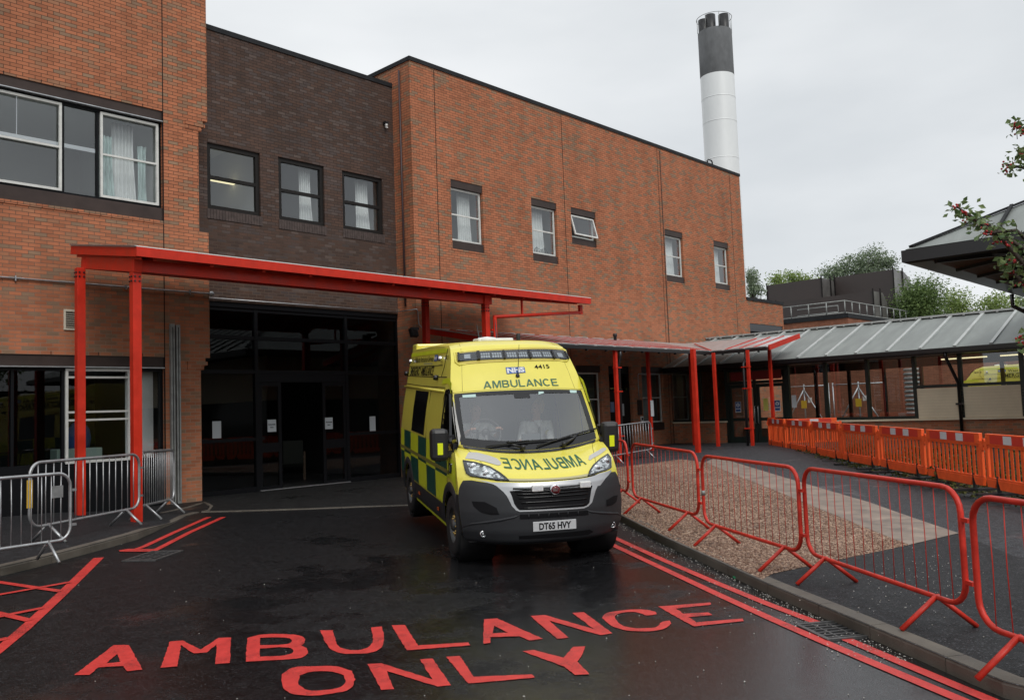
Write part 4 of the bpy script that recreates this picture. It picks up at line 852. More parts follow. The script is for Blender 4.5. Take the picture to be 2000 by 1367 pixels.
for k, (pp, w) in enumerate(posts):
    q = gp(*pp); x, y = q[0], q[1]
    if k == 6: x, y = 27.35, float(on(0, 27.35, 1507, 760)[1])
    if k == 3: x, y = 26.75, float(on(0, 26.75, 1352, 760)[1])
    if k in (4, 5): x, y = 25.62, float(on(0, 25.62, 1397 if k == 4 else 1464, 760)[1])
    if k == 1: x, y = 24.0, float(on(0, 24.0, 1268, 760)[1])
    zt = ZF + (ZB - ZF) * min(1, max(0, max((y - YFw) / (YBw - YFw) if x < XFw else 0, (x - XFw) / (XBw - XFw)))) - .06
    pxy.append((x, y)); z0 = gz(x, y) + .03
    MB().box((x - w / 2, y - w / 2, z0), (x + w / 2, y + w / 2, zt)).build('post', M['red'], WC, bevel=.006)
for k, (dx, dy) in ((0, (.16, .0)), (5, (-.02, .16))):
    x, y = pxy[k]; px_, py_ = x + dx, y + dy; fx, fy = (px_, YFw - .06) if k == 0 else (XFw - .06, py_)
    MB().tube([(fx, fy, ZF - .08), (fx, fy, ZF - .28), (px_, py_, ZF - .5), (px_, py_, gz(px_, py_) + .04)], .045, 8).build('downpipe', M['gutter'], WC)
    for z in (1.0, 2.3, 3.0): MB().box((min(x, px_) - .06, min(y, py_) - .06, z), (max(x, px_) + .06, max(y, py_) + .06, z + .035)).build('pipe_bracket', M['red'], WC)
x, y = pxy[1]; tag(MB().box((x - .072, y - .0755, 1.52), (x + .10, y - .0705, 2.05)).build('notice', M['paper']), 'white paper notice stuck to the second walkway post', 'notice')

# ================================================================== GREY ROOFED GLAZED CORRIDOR
GC = wthing('glazed_corridor', (31, 11, .3), 'long glazed corridor with grey metal roof and cream panels', 'corridor')
CX, EY0, EY1 = 28.2, 3.6, 18.08
ZE, XEv, ZRg, XRg = 3.24, 27.55, 4.46, 31.0
b = MB(); b.slab([(XEv, EY0, ZE), (XEv, EY1, ZE), (XRg, EY1, ZRg), (XRg, EY0, ZRg)], (.02, 0, .04)); b.slab([(2 * XRg - XEv, EY0, ZE), (XRg, EY0, ZRg), (XRg, EY1, ZRg), (2 * XRg - XEv, EY1, ZE)], (-.02, 0, .04)); rf = b.build('roof', M['roof_metal'], GC)
b = MB()
for y in np.arange(EY0 + .3, EY1, .98): b.bar((XEv + .02, y, ZE + .06), (XRg, y, ZRg + .06), .09, .05)
sub(b.build('ribs', M['roof_rib']), rf)
b = MB(); b.bar((XRg - .02, EY0, ZRg + .07), (XRg - .02, EY1, ZRg + .07), .26, .06)
for y in np.arange(EY0 + .3, EY1, .5): b.box((XRg - .18, y - .03, ZRg + .01), (XRg - .12, y + .03, ZRg + .09))
sub(b.build('ridge_cap', M['roof_rib']), rf)
MB().bar((XEv - .06, EY0, ZE - .04), (XEv - .06, EY1, ZE - .04), .14, .13).bar((XEv + .30, EY0, ZE - .13), (XEv + .30, EY1, ZE - .13), .6, .05).build('gutter', M['gutter'], GC)
zb = .18
doorY = (13.5, 15.72)
pl = MB(); pl.box((CX - .02, EY0, zb), (CX + .22, doorY[0] - .08, 1.10)); pl.box((CX - .02, doorY[1] + .05, zb), (CX + .22, FA - .004, 1.16)); pl.build('plinth', M['brick'], GC)
MB().box((CX - .09, EY0, 1.104), (CX + .24, doorY[0] - .09, 1.16)).box((CX - .09, doorY[1] + .06, 1.164), (CX + .24, FA - .006, 1.215)).build('window_sill', M['cream'], GC)
fr = MB(); H1 = 3.2
for y in (13.42, 12.08, 10.68, 9.22, 7.90, 6.25, 4.8, doorY[1] + .06, 16.9): fr.box((CX - .03, y - .055, 1.17 if y < 13.4 or y > 15.8 else .4), (CX + .10, y + .055, H1))
fr.box((CX - .02, EY0, 3.08), (CX + .10, FA - .01, H1 + .04)); fr.box((CX - .02, 9.28, 1.165), (CX + .10, 13.36, 1.25)); fr.box((CX - .02, EY0, 2.10), (CX + .10, 9.17, 2.19)); fr.box((CX - .02, 15.85, 1.22), (CX + .10, FA - .012, 1.29))
fr = fr.build('window_frame', M['green_frame'], GC)
def pane_yz(y0, y1, z0, z1, x, m, name='pane'): return MB().add([(x, y1, z0), (x, y0, z0), (x, y0, z1), (x, y1, z1)], [(0, 1, 2, 3)]).build(name, m, fixn=False)
for y0, y1, z0, z1 in ((12.13, 13.37, 1.25, 3.08), (10.73, 12.03, 1.25, 3.08), (9.27, 10.63, 1.25, 3.08), (7.95, 9.17, 2.19, 3.08), (6.3, 7.85, 2.19, 3.08), (4.85, 6.2, 2.19, 3.08), (16.95, 18.05, 1.29, 3.08), (15.82, 16.85, 1.29, 3.08)): sub(pane_yz(y0, y1, z0, z1, CX + .04, M['glass_dark'] if y0 > 15 else M['glass_corr'] if False else M['glass']), fr)
pn = MB()
for y0, y1 in ((7.97, 9.16), (6.30, 7.83), (EY0, 6.20)): pn.box((CX - .05, y0, 1.165), (CX + .06, y1, 2.085))
pn.build('cream_panel', M['cream'], GC, bevel=.01)
pg = MB()
for k in range(9): pg.box((CX - .053, EY0, 1.26 + k * .09), (CX - .0495, 9.15, 1.263 + k * .09))
pg.build('panel_groove', pbr('cream_shade', (.40, .34, .23), .7), GC)
# far wall of the corridor (also glazed, so one looks through to the yard behind)
fb = MB(); BX = 33.6
fb.box((BX, EY0, .2), (BX + .1, EY1, .75)); fb.box((BX, EY0, 2.95), (BX + .1, EY1, 3.25))
for y in np.arange(EY0 + .4, EY1, 1.35): fb.box((BX, y - .06, .75), (BX + .1, y + .06, 2.95))
fb.build('rear_wall', M['green_frame'], GC)
MB().box((CX + .1, EY0, .26), (BX, EY1, .30)).build('corridor_floor', pbr('corridor_floor', (.12, .10, .09), .35), GC)
MB().box((CX + .24, EY0, 3.26), (BX, EY1, 3.30)).build('ceiling', pbr('corridor_ceiling', (.25, .2, .15), .8), GC)
MB().box((XEv + .3, EY0 - .0, .2), (BX, EY0 + .1, 3.26)).build('end_wall', M['brick'], GC)
# doors
dz0, dz1 = .36, 2.52
df = MB(); df.box((CX - .05, doorY[0] - .07, dz0), (CX + .1, doorY[0] + .02, 3.08)); df.box((CX - .05, doorY[1] - .02, dz0), (CX + .1, doorY[1] + .05, 3.08)); df.box((CX - .048, doorY[0] + .02, dz1), (CX + .1, doorY[1] - .02, dz1 + .10)); df.box((CX - .046, doorY[0] + .02, 2.98), (CX + .1, doorY[1] - .02, 3.075))
df.build('door_frame', M['green_frame'], GC)
ymid = (doorY[0] + doorY[1]) / 2
for k, (y0, y1) in enumerate(((doorY[0] + .03, ymid - .01), (ymid + .01, doorY[1] - .03))):
    d = MB(); x = CX - .02
    d.box((x, y0, dz0 + .02), (x + .05, y0 + .11, dz1 - .01)); d.box((x, y1 - .11, dz0 + .02), (x + .05, y1, dz1 - .01)); d.box((x + .002, y0 + .11, dz0 + .02), (x + .048, y1 - .11, dz0 + .28)); d.box((x + .002, y0 + .11, dz1 - .13), (x + .048, y1 - .11, dz1 - .01)); d.box((x + .002, y0 + .11, 1.2), (x + .048, y1 - .11, 1.31))
    d = d.build('door', M['green_frame'], GC)
    sub(pane_yz(y0 + .1, y1 - .1, dz0 + .25, dz1 - .1, x + .025, M['glass']), d)
    yh = y0 + .055 if k == 1 else y1 - .055
    sub(MB().tube([(x, yh, 1.1), (x - .06, yh, 1.13), (x - .06, yh, 1.7), (x, yh, 1.73)], .016, 6).build('handle', M['galv']), d)
    yn = y0 + .72 if k == 1 else y0 + .30
    s = MB().box((x - .006, yn - .11, 1.52), (x - .002, yn + .11, 1.90)); s.box((x - .0085, yn - .10, 1.66), (x - .0062, yn + .10, 1.89), 1); s.lathe([(0, 0), (.07, 0), (.07, -.002), (0, -.002)], (x - .0088, yn, 1.78), 'x', 20, 0, False); s.lathe([(0, 0), (.02, 0), (.02, -.002), (0, -.002)], (x - .0112, yn, 1.805), 'x', 12, 1, False); s.box((x - .013, yn - .018, 1.735), (x - .0112, yn + .018, 1.785), 1)
    s.box((x - .0085, yn - .09, 1.55), (x - .0062, yn + .09, 1.63), 1)
    sub(s.build('notice', [M['retro_white'], pbr('notice_blue', (.02, .07, .22), .5)]), d)
    if k == 0: sub(MB().box((x - .006, yn + .34, 1.55), (x - .002, yn + .52, 1.98)).build('notice', pbr('notice_yellow', (.55, .52, .12), .6)), d)
sg = MB().box((CX - .04, doorY[0] + .12, 2.66), (CX - .01, doorY[1] - .15, 2.96)).build('sign_board', pbr('dark_red_sign', (.20, .014, .014), .4), GC)
# struts and pipe of the corridor front
def sidepipe(y, label):
    MB().tube([(XEv - .05, y + .15, ZE - .09), (XEv - .05, y + .14, 3.0), (CX - .12, y, 2.2), (CX - .12, y, gz(27, y) + .05)], .05, 8).box((CX - .2, y - .10, 1.55), (CX - .05, y + .10, 1.61)).build('downpipe', M['gutter'], GC)
sidepipe(7.93, '')
o = MB()
for a, c in ((7.9, 9.3), (6.5, 7.5)): o.box((31.2, a, 3.05), (31.28, c, 3.09))
tag(o.build('ceiling_light', M['tube_lamp']), 'row of yellow strip lights along the corridor ceiling', 'ceiling light')
tag(MB().box((CX - .012, 13.13, 1.62), (CX - .002, 13.30, 2.05)).build('notice', M['paper']), 'white notice on the corridor glass beside the green doors', 'notice')
# yard seen through the corridor: brick wall, steel gates, a stacked duct
YW = MB().box((41.5, -4, .1), (42, 30, 5.4)); YW.box((41.44, -4, 4.6), (41.5, 30, 4.9), 1); tag(YW.build('brick_wall', [M['brick_far'], M['brown']]), 'red brick yard wall seen through the corridor windows', 'wall')
for i, (yc, lb) in enumerate(((17.3, 'grey steel braced gate seen through the corridor window beside the doors'), (14.8, 'grey steel braced gate seen through the second corridor window'))):
    t = wthing('yard_gate', (38, yc, .2), lb, 'gate', 'steel gates in the yard')
    g = MB(); x = 38
    for dy in (-1.15, 0, 1.15): g.tube([(x, yc + dy, .2), (x, yc + dy, 2.6)], .035, 6)
    g.tube([(x, yc - 1.15, 2.5), (x, yc + 1.15, 2.5)], .03, 6); g.tube([(x, yc - 1.15, .5), (x, yc + 1.15, .5)], .03, 6); g.build('frame', M['galv'], t)
    for s_ in (-1, 1): MB().tube([(x - .04, yc, 2.35), (x - .04, yc + s_ * 1.1, .5)], .035, 6).build('brace', M['galv'], t)
    MB().box((x - .06, yc - .1, 1.5), (x - .03, yc + .15, 1.85)).build('notice', pbr('warning_yellow', (.6, .4, .03), .5), t); MB().box((x - .06, yc - .36, 1.75), (x - .03, yc - .18, 1.98)).build('notice', M['white'], t)
d = MB()
for k in range(16): d.lathe([(.30, 0), (.36, .05), (.36, .09), (.30, .14)], (39.5, 13.0, .3 + k * .19), n=14)
tag(d.build('ribbed_duct', M['galv_dull']), 'ribbed grey duct rising behind the third corridor window', 'duct')

# ================================================================== PAVILION WITH THE DARK EAVES (upper right)
PV = wthing('pavilion', (22, 0, .2), 'single storey pavilion with black eaves and grey hipped roof at right', 'building')
cx, cy, ez = 18.11, 6.01, 4.58; FX, FY = 44.0, -22.0
def ring(d, z): return [(cx + d, cy - d, z), (FX - d, cy - d, z), (FX - d, FY + d, z), (cx + d, FY + d, z)]
b = MB()
o_, i_ = ring(0, ez), ring(0, ez + .24)
b.add(o_ + i_, [(k, (k + 1) % 4, 4 + (k + 1) % 4, 4 + k) for k in range(4)])
n_ = ring(.10, ez - .03); b.add(o_ + n_, [(k, (k + 1) % 4, 4 + (k + 1) % 4, 4 + k) for k in range(4)])
m_ = ring(.42, ez + .02); b.add(n_ + m_, [(k, (k + 1) % 4, 4 + (k + 1) % 4, 4 + k) for k in range(4)])
b.build('gutter', M['gutter'], PV, fixn=False)
s_, w_ = ring(.42, ez + .022), ring(2.1, ez + .26)
MB().add(s_ + w_, [(k, (k + 1) % 4, 4 + (k + 1) % 4, 4 + k) for k in range(4)]).build('soffit', M['wood'], PV, fixn=False)
MB().bar((cx + .5, cy - .5, ez + .02), (cx + 2.2, cy - 2.2, ez + .22), .12, .12).build('rafter', M['black'], PV)
for k in range(1, 8): MB().bar((cx + .4, cy - 1.6 * k, ez + .01), (cx + 2.1, cy - 1.6 * k, ez + .21), .09, .10).build('rafter', M['black'], PV)
for k in range(1, 12): MB().bar((cx + 1.6 * k + .6, cy - .4, ez + .01), (cx + 1.6 * k + .6, cy - 2.1, ez + .21), .09, .10).build('rafter', M['black'], PV)
r0, r1 = ring(.06, ez + .26), ring(6.0, ez + 3.2)
MB().add(r0 + r1 + [(cx + 12, (cy + FY) / 2, ez + 5), (FX - 12, (cy + FY) / 2, ez + 5)], [(k, (k + 1) % 4, 4 + (k + 1) % 4, 4 + k) for k in range(4)] + [(4, 5, 9, 8), (5, 6, 9), (6, 7, 8, 9), (7, 4, 8)]).build('roof', M['roof_metal'], PV)
b = MB(); b.bar((cx + .15, cy - .15, ez + .33), (cx + 6, cy - 6, ez + 3.25), .16, .05)
for k in range(1, 9): b.bar((cx + .1, cy - 1.1 * k - .6, ez + .31), (cx + min(6, 1.1 * k + .5), cy - 1.1 * k - .6, ez + .31 + min(6, 1.1 * k + .5) * .495), .06, .05)
b.build('roof_ribs', M['coping'], PV)
wl_ = ring(2.1, 0); b = MB()
(xa, ya), (xb, yb) = (cx + 2.2, cy - 2.2), (FX - 2.2, FY + 2.2)
b.box((xa, yb, .2), (xb, ya, 1.1)); b.build('plinth', M['brick'], PV)
MB().box((xa + .05, yb + .05, 2.75), (xb - .05, ya - .05, ez + .2)).build('wall', M['cream'], PV)
MB().box((xa + .03, yb + .03, 1.104), (xb - .03, ya - .03, 2.746)).build('window', M['glass_black'] if 'glass_black' in M else pbr('dark_glazing', (.02, .022, .024), .08), PV)
MB().tube([(26.6, cy - .02, ez - .02), (26.6, cy - .02, ez - .35), (26.75, cy - .6, ez - .75), (26.75, cy - 2.1, ez - .95)], .055, 8).build('downpipe', M['gutter'], PV)

# ================================================================== CHIMNEY
CH = wthing('chimney', (52.9, 29.0, 0), 'tall white boiler chimney with dark sooty top and black flues', 'chimney')
c0 = np.array([52.9, 29.0]); R_ = 1.16
b = MB().lathe([(R_, 0), (R_, 24.55)], (c0[0], c0[1], 0), n=48)
for z in (10, 14, 18.6, 21.2, 22.9): b.lathe([(R_ + .002, z), (R_ + .012, z + .01), (R_ + .012, z + .05), (R_ + .002, z + .06)], (c0[0], c0[1], 0), n=48)
b.build('shaft', M['chim_white'], CH)
MB().lathe([(R_ + .004, 24.55), (R_ + .004, 27.75), (R_ - .1, 27.8), (0, 27.8)], (c0[0], c0[1], 0), n=48).build('band', M['chim_dark'], CH)
for dx, dy, h in ((-.40, .62, 28.75), (-.25, .15, 29.0), (.1, -.68, 28.85)):
    MB().lathe([(.36, 27.7), (.36, h), (.32, h), (.32, h - .6), (0, h - .6)], (c0[0] + dx, c0[1] + dy, 0), n=20).build('flue', M['black'], CH)
g = MB(); rr = R_ + .05
for z in (28.75,): g.tube([(c0[0] + rr * math.cos(a), c0[1] + rr * math.sin(a), z) for a in np.linspace(0, 2 * math.pi, 33)[:-1]], .02, 5, close=True)
for a in np.linspace(0, 2 * math.pi, 9)[:-1]: g.tube([(c0[0] + rr * math.cos(a), c0[1] + rr * math.sin(a), 27.7), (c0[0] + rr * math.cos(a), c0[1] + rr * math.sin(a), 28.75)], .018, 5)
g.build('guard_rail', M['galv_dull'], CH)

# ================================================================== PLANT BUILDING, ROOF HOUSINGS, RAILING
BXc = 69.6; cY = float(on(0, BXc, 1655, 607)[1]); lY = float(on(0, BXc, 1500, 619)[1]); tz = float(on(0, BXc, 1655, 612)[2]); rX = 125
PB = wthing('plant_building', (75, 32, 0), 'red brick plant building with flat roof beyond the corridor roof', 'building')
MB().box((BXc, cY, 0), (rX, lY + 22, tz - .35)).build('wall', M['brick_far'], PB); MB().box((BXc - .08, cY - .08, tz - .35), (rX, lY + 22, tz)).build('roof', M['coping'], PB)
RL = wthing('railing', (BXc, cY, tz), 'grey steel guard railing round the flat roof of the plant building', 'railing')
g = MB()
for z in (tz + .12, tz + 1.1): g.tube([(BXc + .3, lY + 3, z), (BXc + .3, cY + .3, z), (rX - 2, cY + .3, z)], .045, 6)
g.tube([(BXc + 1.6, cY + 5.0, tz + .9), (BXc + 1.6, cY + 1.4, tz + .9), (BXc + 1.6, cY + 1.4, tz + .05)], .04, 6); g.tube([(BXc + 1.6, cY + 5.0, tz + .35), (BXc + 1.6, cY + 1.4, tz + .35)], .04, 6)
g.build('rail', M['galv_dull'], RL); g = MB()
for y in np.arange(cY + .3, lY + 3, 1.55): g.tube([(BXc + .3, y, tz), (BXc + .3, y, tz + 1.1)], .045, 6)
for x in np.arange(BXc + 1.8, rX - 2, 1.6): g.tube([(x, cY + .3, tz), (x, cY + .3, tz + 1.1)], .045, 6)
g.build('uprights', M['galv_dull'], RL)
def housing(label, X, pl_, pr_, pb, depth, hood):
    a = on(0, X, *pl_); c = on(0, X, *pr_); zb_ = tz - .1; zt = (a[2] + c[2]) / 2; y0, y1 = float(c[1]), float(a[1])
    t = wthing('plant_housing', (X + depth / 2, (y0 + y1) / 2, zb_), label, 'plant housing', 'brown plant housings on the roof')
    n = 7; prof = [(X, zb_), (X, zt)]
    if hood: prof += [(X + depth * .55, zt + .05), (X + depth * .8, zt - .35), (X + depth, zt - 1.1), (X + depth, zt - 2.4), (X + depth * .8, zt - 2.5)]
    else: prof += [(X + depth * .7, zt), (X + depth, zt - .8)]
    prof += [(X + depth * .8 if hood else X + depth, zb_)]
    b = MB(); k = len(prof); vs = [(p[0], y0, p[1]) for p in prof] + [(p[0], y1, p[1]) for p in prof]
    b.add(vs, [tuple(range(k))], 1); b.add(vs, [tuple(range(k, 2 * k))[::-1]] + [(i, (i + 1) % k, k + (i + 1) % k, k + i) for i in range(k)], 0)
    b.build('body', [M['bag'], M['bag_grey']], t)
    s = MB()
    for y in (y0 - .02, y1 - .1): s.box((X - .08, y, zb_), (X - .002, y + .12, zt + .25))
    s.box((X - .05, y0 + .15, zb_ + .55), (X - .003, y1 - .15, zb_ + .62)); s.box((X + depth * .45, y0 - .1, zb_), (X + depth * .45 + .14, y0 - .004, zt + .35)); s.build('stiffener', M['dark_frame'], t)
    return y0, y1, zt
housing('farther brown plant housing on the flat roof, lower one toward the brick wing', 84.0, (1497, 556), (1605, 545), None, 4.2, False)
housing('nearer tall brown plant housing on the flat roof with rounded hood', 87.0, (1629, 541), (1745, 527), None, 5.0, True)
housing('low brown plant housing with grey end in front of the taller ones', 79.5, (1515, 592), (1706, 568), None, 3.2, False)

# ================================================================== CROWD BARRIERS
def copy_tree(o, parent=None):
    c = o.copy(); COL.objects.link(c)
    if parent is not None: c.parent = parent
    for ch in list(o.children): copy_tree(ch, c)
    return c
BL, BH = 2.2, 1.08                                       # barrier length, height of the top rail
def make_barrier(mat, nb, rt, rb, wob):
    t = empty('crowd_barrier')
    r = .17; pts = []
    for cx_, cz_, a0 in ((BL - .03 - r, BH - r, 90), (BL - .03 - r, .24 + r, 0), (.03 + r, .24 + r, -90), (.03 + r, BH - r, -180)):
        for k in range(6): a = rad(a0 - 90 * k / 5); pts.append((cx_ + r * math.cos(a), 0, cz_ + r * math.sin(a)))
    MB().tube(pts, rt, 8, close=True).build('frame', mat, t)
    b = MB(); rnd = random.Random(nb)
    for i in range(nb):
        x = .03 + (BL - .06) * (i + 1) / (nb + 1); w = rnd.uniform(-wob, wob)
        b.tube([(x, 0, .25), (x + w, 0, .66), (x, 0, BH)], rb, 5)
    b.build('bars', mat, t)
    for x in (.34, BL - .34):
        f = MB()
        for s in (-1, 1): f.tube([(x, 0, .25), (x + .02 * s, s * .29, 0.012)], rt * .95, 7)
        f.build('foot', mat, t)
    b = MB()
    for z in (.42, .86): b.bar((BL - .02, 0, z), (BL + .05, 0, z), .03, .03)
    b.build('hook', mat, t)
    return t
def place(o, p0, p1, label, group, hs=1.0):
    p0, p1 = np.array(p0, float), np.array(p1, float); d = p1 - p0; L = np.linalg.norm(d); d /= L
    y = np.cross([0, 0, 1.0], d); y /= np.linalg.norm(y); z = np.cross(d, y); k = L / BL
    o.matrix_world = Matrix(((d[0] * k, y[0], z[0] * hs, p0[0]), (d[1] * k, y[1], z[1] * hs, p0[1]), (d[2] * k, y[2], z[2] * hs, p0[2]), (0, 0, 0, 1)))
    tag(o, label, 'barrier', group)
def tz(px, py, off, h=BH + .02):                          # ground point below a top-rail point of the photo
    z = 1.2
    for _ in range(80):
        q = on(2, z, px, py); z = .5 * z + .5 * (gz(q[0], q[1]) + (off(q[0], q[1]) if callable(off) else off) + h)
    return (q[0], q[1], z - h)
rb0 = make_barrier(M['red_barrier'], 15, .021, .0034, .010)
reds = [((1112, 846), (1224, 860), 'red barrier half hidden behind the ambulance, farthest of the red row'), ((1230, 863), (1361, 881), 'red barrier standing on the gravel next to the ambulance bumper'), ((1367, 886), (1559, 910), 'red barrier standing wholly on the gravel with taped end post'),
        ((1565, 909), (1878, 949), 'red barrier crossing from the gravel to the new tarmac'), ((1889, 961), (2230, 1005), 'red barrier nearest the camera, cut by the right edge')]
for i, (a, c, lb) in enumerate(reds):
    o = rb0 if i == 0 else copy_tree(rb0)
    A0, A1 = np.array(tz(*a, offR)), np.array(tz(*c, offR)); dv = (A1 - A0) / np.linalg.norm(A1 - A0)
    if i == 0: A0 = A1 - dv * BL * 1.1                     # its hidden end lies behind the ambulance
    if i == 4: A1 = A0 + dv * BL * 1.12                    # its far end lies outside the picture
    place(o, A0, A1, lb, 'red barriers along the right kerb')
for o_ in COL.objects:
    if o_.get('label', '').startswith('red barrier standing wholly'): MB().tube([(.03, 0, .58), (.03, 0, .64)], .026, 8).build('tape', M['galv_dull'], o_)
RB_DEBUG = [(o_, tuple(round(float(v), 2) for v in o_.matrix_world.translation), round(o_.matrix_world.to_scale()[0], 2)) for o_ in COL.objects if o_.name.startswith('crowd_barrier')]
sb0 = make_barrier(M['galv'], 15, .021, .0075, .006)
offS = lambda x, y: offL(x, y) - .0
sil = [((-150, 1156), (94, 1114), 'silver barrier nearest the camera at the left edge', offS, .97), ((94, 1075), (246, 1038), 'middle silver barrier in front of the two red posts, with yellow tape', offS, 1.055), ((284, 1020), (331, 1005), 'silver barrier turned edge on beside the brick pier', offS, 1.12), ((1203, 908), (1264, 897), 'silver barrier with yellow feet standing under the low red walkway', lambda x, y: .04, 1.0)]
for i, (a, c, lb, of, hs) in enumerate(sil):
    o = sb0 if i == 0 else copy_tree(sb0)
    g0, g1 = [np.array([*gp(*q)[:2], 0]) for q in (a, c)]
    for g_ in (g0, g1): g_[2] = gz(g_[0], g_[1]) + of(g_[0], g_[1])
    k_ = np.linalg.norm(g1 - g0) / (BL - .68); e_ = (g1 - g0) / (BL - .68)
    place(o, g0 - e_ * .34, g1 + e_ * .34, lb, 'silver crowd barriers', hs)
    if i == 1:
        MB().box((.012, -.028, .5), (.05, .028, .86)).build('yellow_tape', pbr('yellow_tape', (.55, .33, .02), .5), o)
MB().box((BL - .30, -.012, .78), (BL - .14, -.004, .93)).build('name_plate', M['galv'], sb0)
SB_DEBUG = [(tuple(round(float(v), 2) for v in o_.matrix_world.translation), round(o_.matrix_world.to_scale()[0], 2)) for o_ in COL.objects if o_.name.startswith('crowd_barrier')][-4:]

# ================================================================== ORANGE PLASTIC BARRIERS
OL, OHt = 2.0, 1.0
def make_orange():
    t = empty('plastic_barrier'); b = MB(); L = OL
    z0 = .09
    b.box((.07, -.03, .80), (L - .07, .03, .985)); b.box((0, -.022, .70), (.07, .022, .86)); b.box((L - .07, -.022, .70), (L, .022, .86)); b.box((.03, -.024, .275), (.10, .024, .80)); b.box((L - .10, -.024, .275), (L - .03, .024, .80))       # top board, end posts
    for q in (((.05, z0 + .02), (.27, z0 + .02), (.335, .24), (.02, .24)), ((.43, z0), (L - .43, z0), (L - .365, .24), (.365, .24)), ((L - .27, z0 + .02), (L - .05, z0 + .02), (L - .02, .24), (L - .335, .24))): b.slab([(x_, -.028, z_) for x_, z_ in q], (0, .056, 0))
    b.box((.02, -.022, .24), (L - .02, .022, .275)); b.box((.11, -.020, .765), (L - .11, .020, .80))
    n = 12; w = (L - .22) / n
    for i in range(n): x = .11 + (i + .5) * w; b.box((x - w * .27, -.006, .275), (x + w * .27, .006, .765))
    b.box((-.06, -.02, .80), (-.001, .02, .90)); b.box((L + .001, -.02, .78), (L + .06, .02, .88)); b.lathe([(0, -.033), (.03, -.033), (.03, .033), (0, .033)], (.10, 0, .92), 'y', 10); b.lathe([(0, -.033), (.03, -.033), (.03, .033), (0, .033)], (L - .10, 0, .86), 'y', 10)
    b.build('panel', M['orange'], t, bevel=.008)
    s = MB()
    for sy in (-1, 1):
        y = sy * .0325; s.box((.22, y - .002, .825), (L - .22, y + .002, .965), 0)
        for x in (.62, 1.18): s.box((x, y - .0035, .828), (x + .24, y + .0035, .962), 1)
    s.build('reflective_strip', [M['retro_red'], M['retro_white']], t)
    for x in (.35, L - .35):
        f = MB(); f.prism([(x - .12, -.07), (x + .12, -.07), (x + .05, .36), (x - .05, .36)], .004, .04); f.prism([(x - .12, .07), (x + .12, .07), (x + .05, -.36), (x - .05, -.36)], .0045, .041)
        f.slab([(x - .013, -.03, .04), (x - .013, .03, .04), (x - .013, .03, .30), (x - .013, -.03, .30)], (.026, 0, 0)); f.build('foot', M['rubber'], t)
    return t
ob = make_orange()
Ao, Bo = on(2, 1.335, 1499, 816), on(2, 1.20, 1921, 846)
def oline(px):                                            # point of the barrier line seen at photo column px
    lo, hi = -0.6, 1.4
    for _ in range(60):
        m_ = (lo + hi) / 2; q = Ao + (Bo - Ao) * m_
        if proj(q)[0] < px: lo = m_
        else: hi = m_
    return Ao + (Bo - Ao) * lo
cuts = [1499, 1533.5, 1583.5, 1642, 1715, 1806, 1920, 2068]
olab = ['orange plastic barrier at the far end of the row by the green doors', 'second orange plastic barrier from the far end of the row', 'third orange plastic barrier from the far end, in front of the corridor windows', 'fourth orange plastic barrier from the far end, below the cream panels', 'orange plastic barrier with shrub leaves showing through, fifth from the far end', 'second nearest orange plastic barrier of the row', 'nearest orange plastic barrier, cut by the right edge']
def place_o(o, a, c, lab, grp):
    d = c - a; L = np.linalg.norm(d); d = d / L; y = np.cross([0, 0, 1.0], d); y /= np.linalg.norm(y); z = np.cross(d, y); k = (L - .05) / OL
    p = a - np.array([0, 0, OHt - .015]) + d * .025
    o.matrix_world = Matrix(((d[0] * k, y[0], z[0], p[0]), (d[1] * k, y[1], z[1], p[1]), (d[2] * k, y[2], z[2], p[2]), (0, 0, 0, 1))); tag(o, lab, 'barrier', grp)
OD = []
for i in range(7):
    o = ob if i == 0 else copy_tree(ob); a, c = oline(cuts[i]), oline(cuts[i + 1]); OD.append(round(float(np.linalg.norm(c - a)), 2)); place_o(o, a, c, olab[i], 'orange plastic barriers along the path')
o = copy_tree(ob); a = Ao + np.array([.1, .05, -.01]); place_o(o, a - np.array([0, 0, .05]), a + np.array([.95, -2.0, -.05]), 'orange plastic barrier turned back toward the corridor, behind the row', 'orange plastic barriers along the path')

# ================================================================== PLANTS AND TREES
def leaves(b, centres, n, spread, size, rnd, droop=0.0, mi=0, elong=1.8):
    for c in centres:
        for _ in range(n):
            g_ = lambda s_: max(-1.7 * s_, min(1.7 * s_, rnd.gauss(0, s_)))
            p = np.array(c) + np.array([g_(spread[0]), g_(spread[1]), g_(spread[2])])
            a = np.array([rnd.gauss(0, 1), rnd.gauss(0, 1), rnd.gauss(0, .6) - droop]); a /= np.linalg.norm(a) + 1e-9
            c2 = np.cross(a, [rnd.gauss(0, 1), rnd.gauss(0, 1), rnd.gauss(0, 1)]); c2 /= np.linalg.norm(c2) + 1e-9
            s = size * rnd.uniform(.6, 1.3); w = s / elong * .5
            nn = np.cross(a, c2) * s * .12
            b.add([p, p + a * s * .5 + c2 * w + nn, p + a * s, p + a * s * .5 - c2 * w + nn], [(0, 1, 2), (0, 2, 3)], mi)
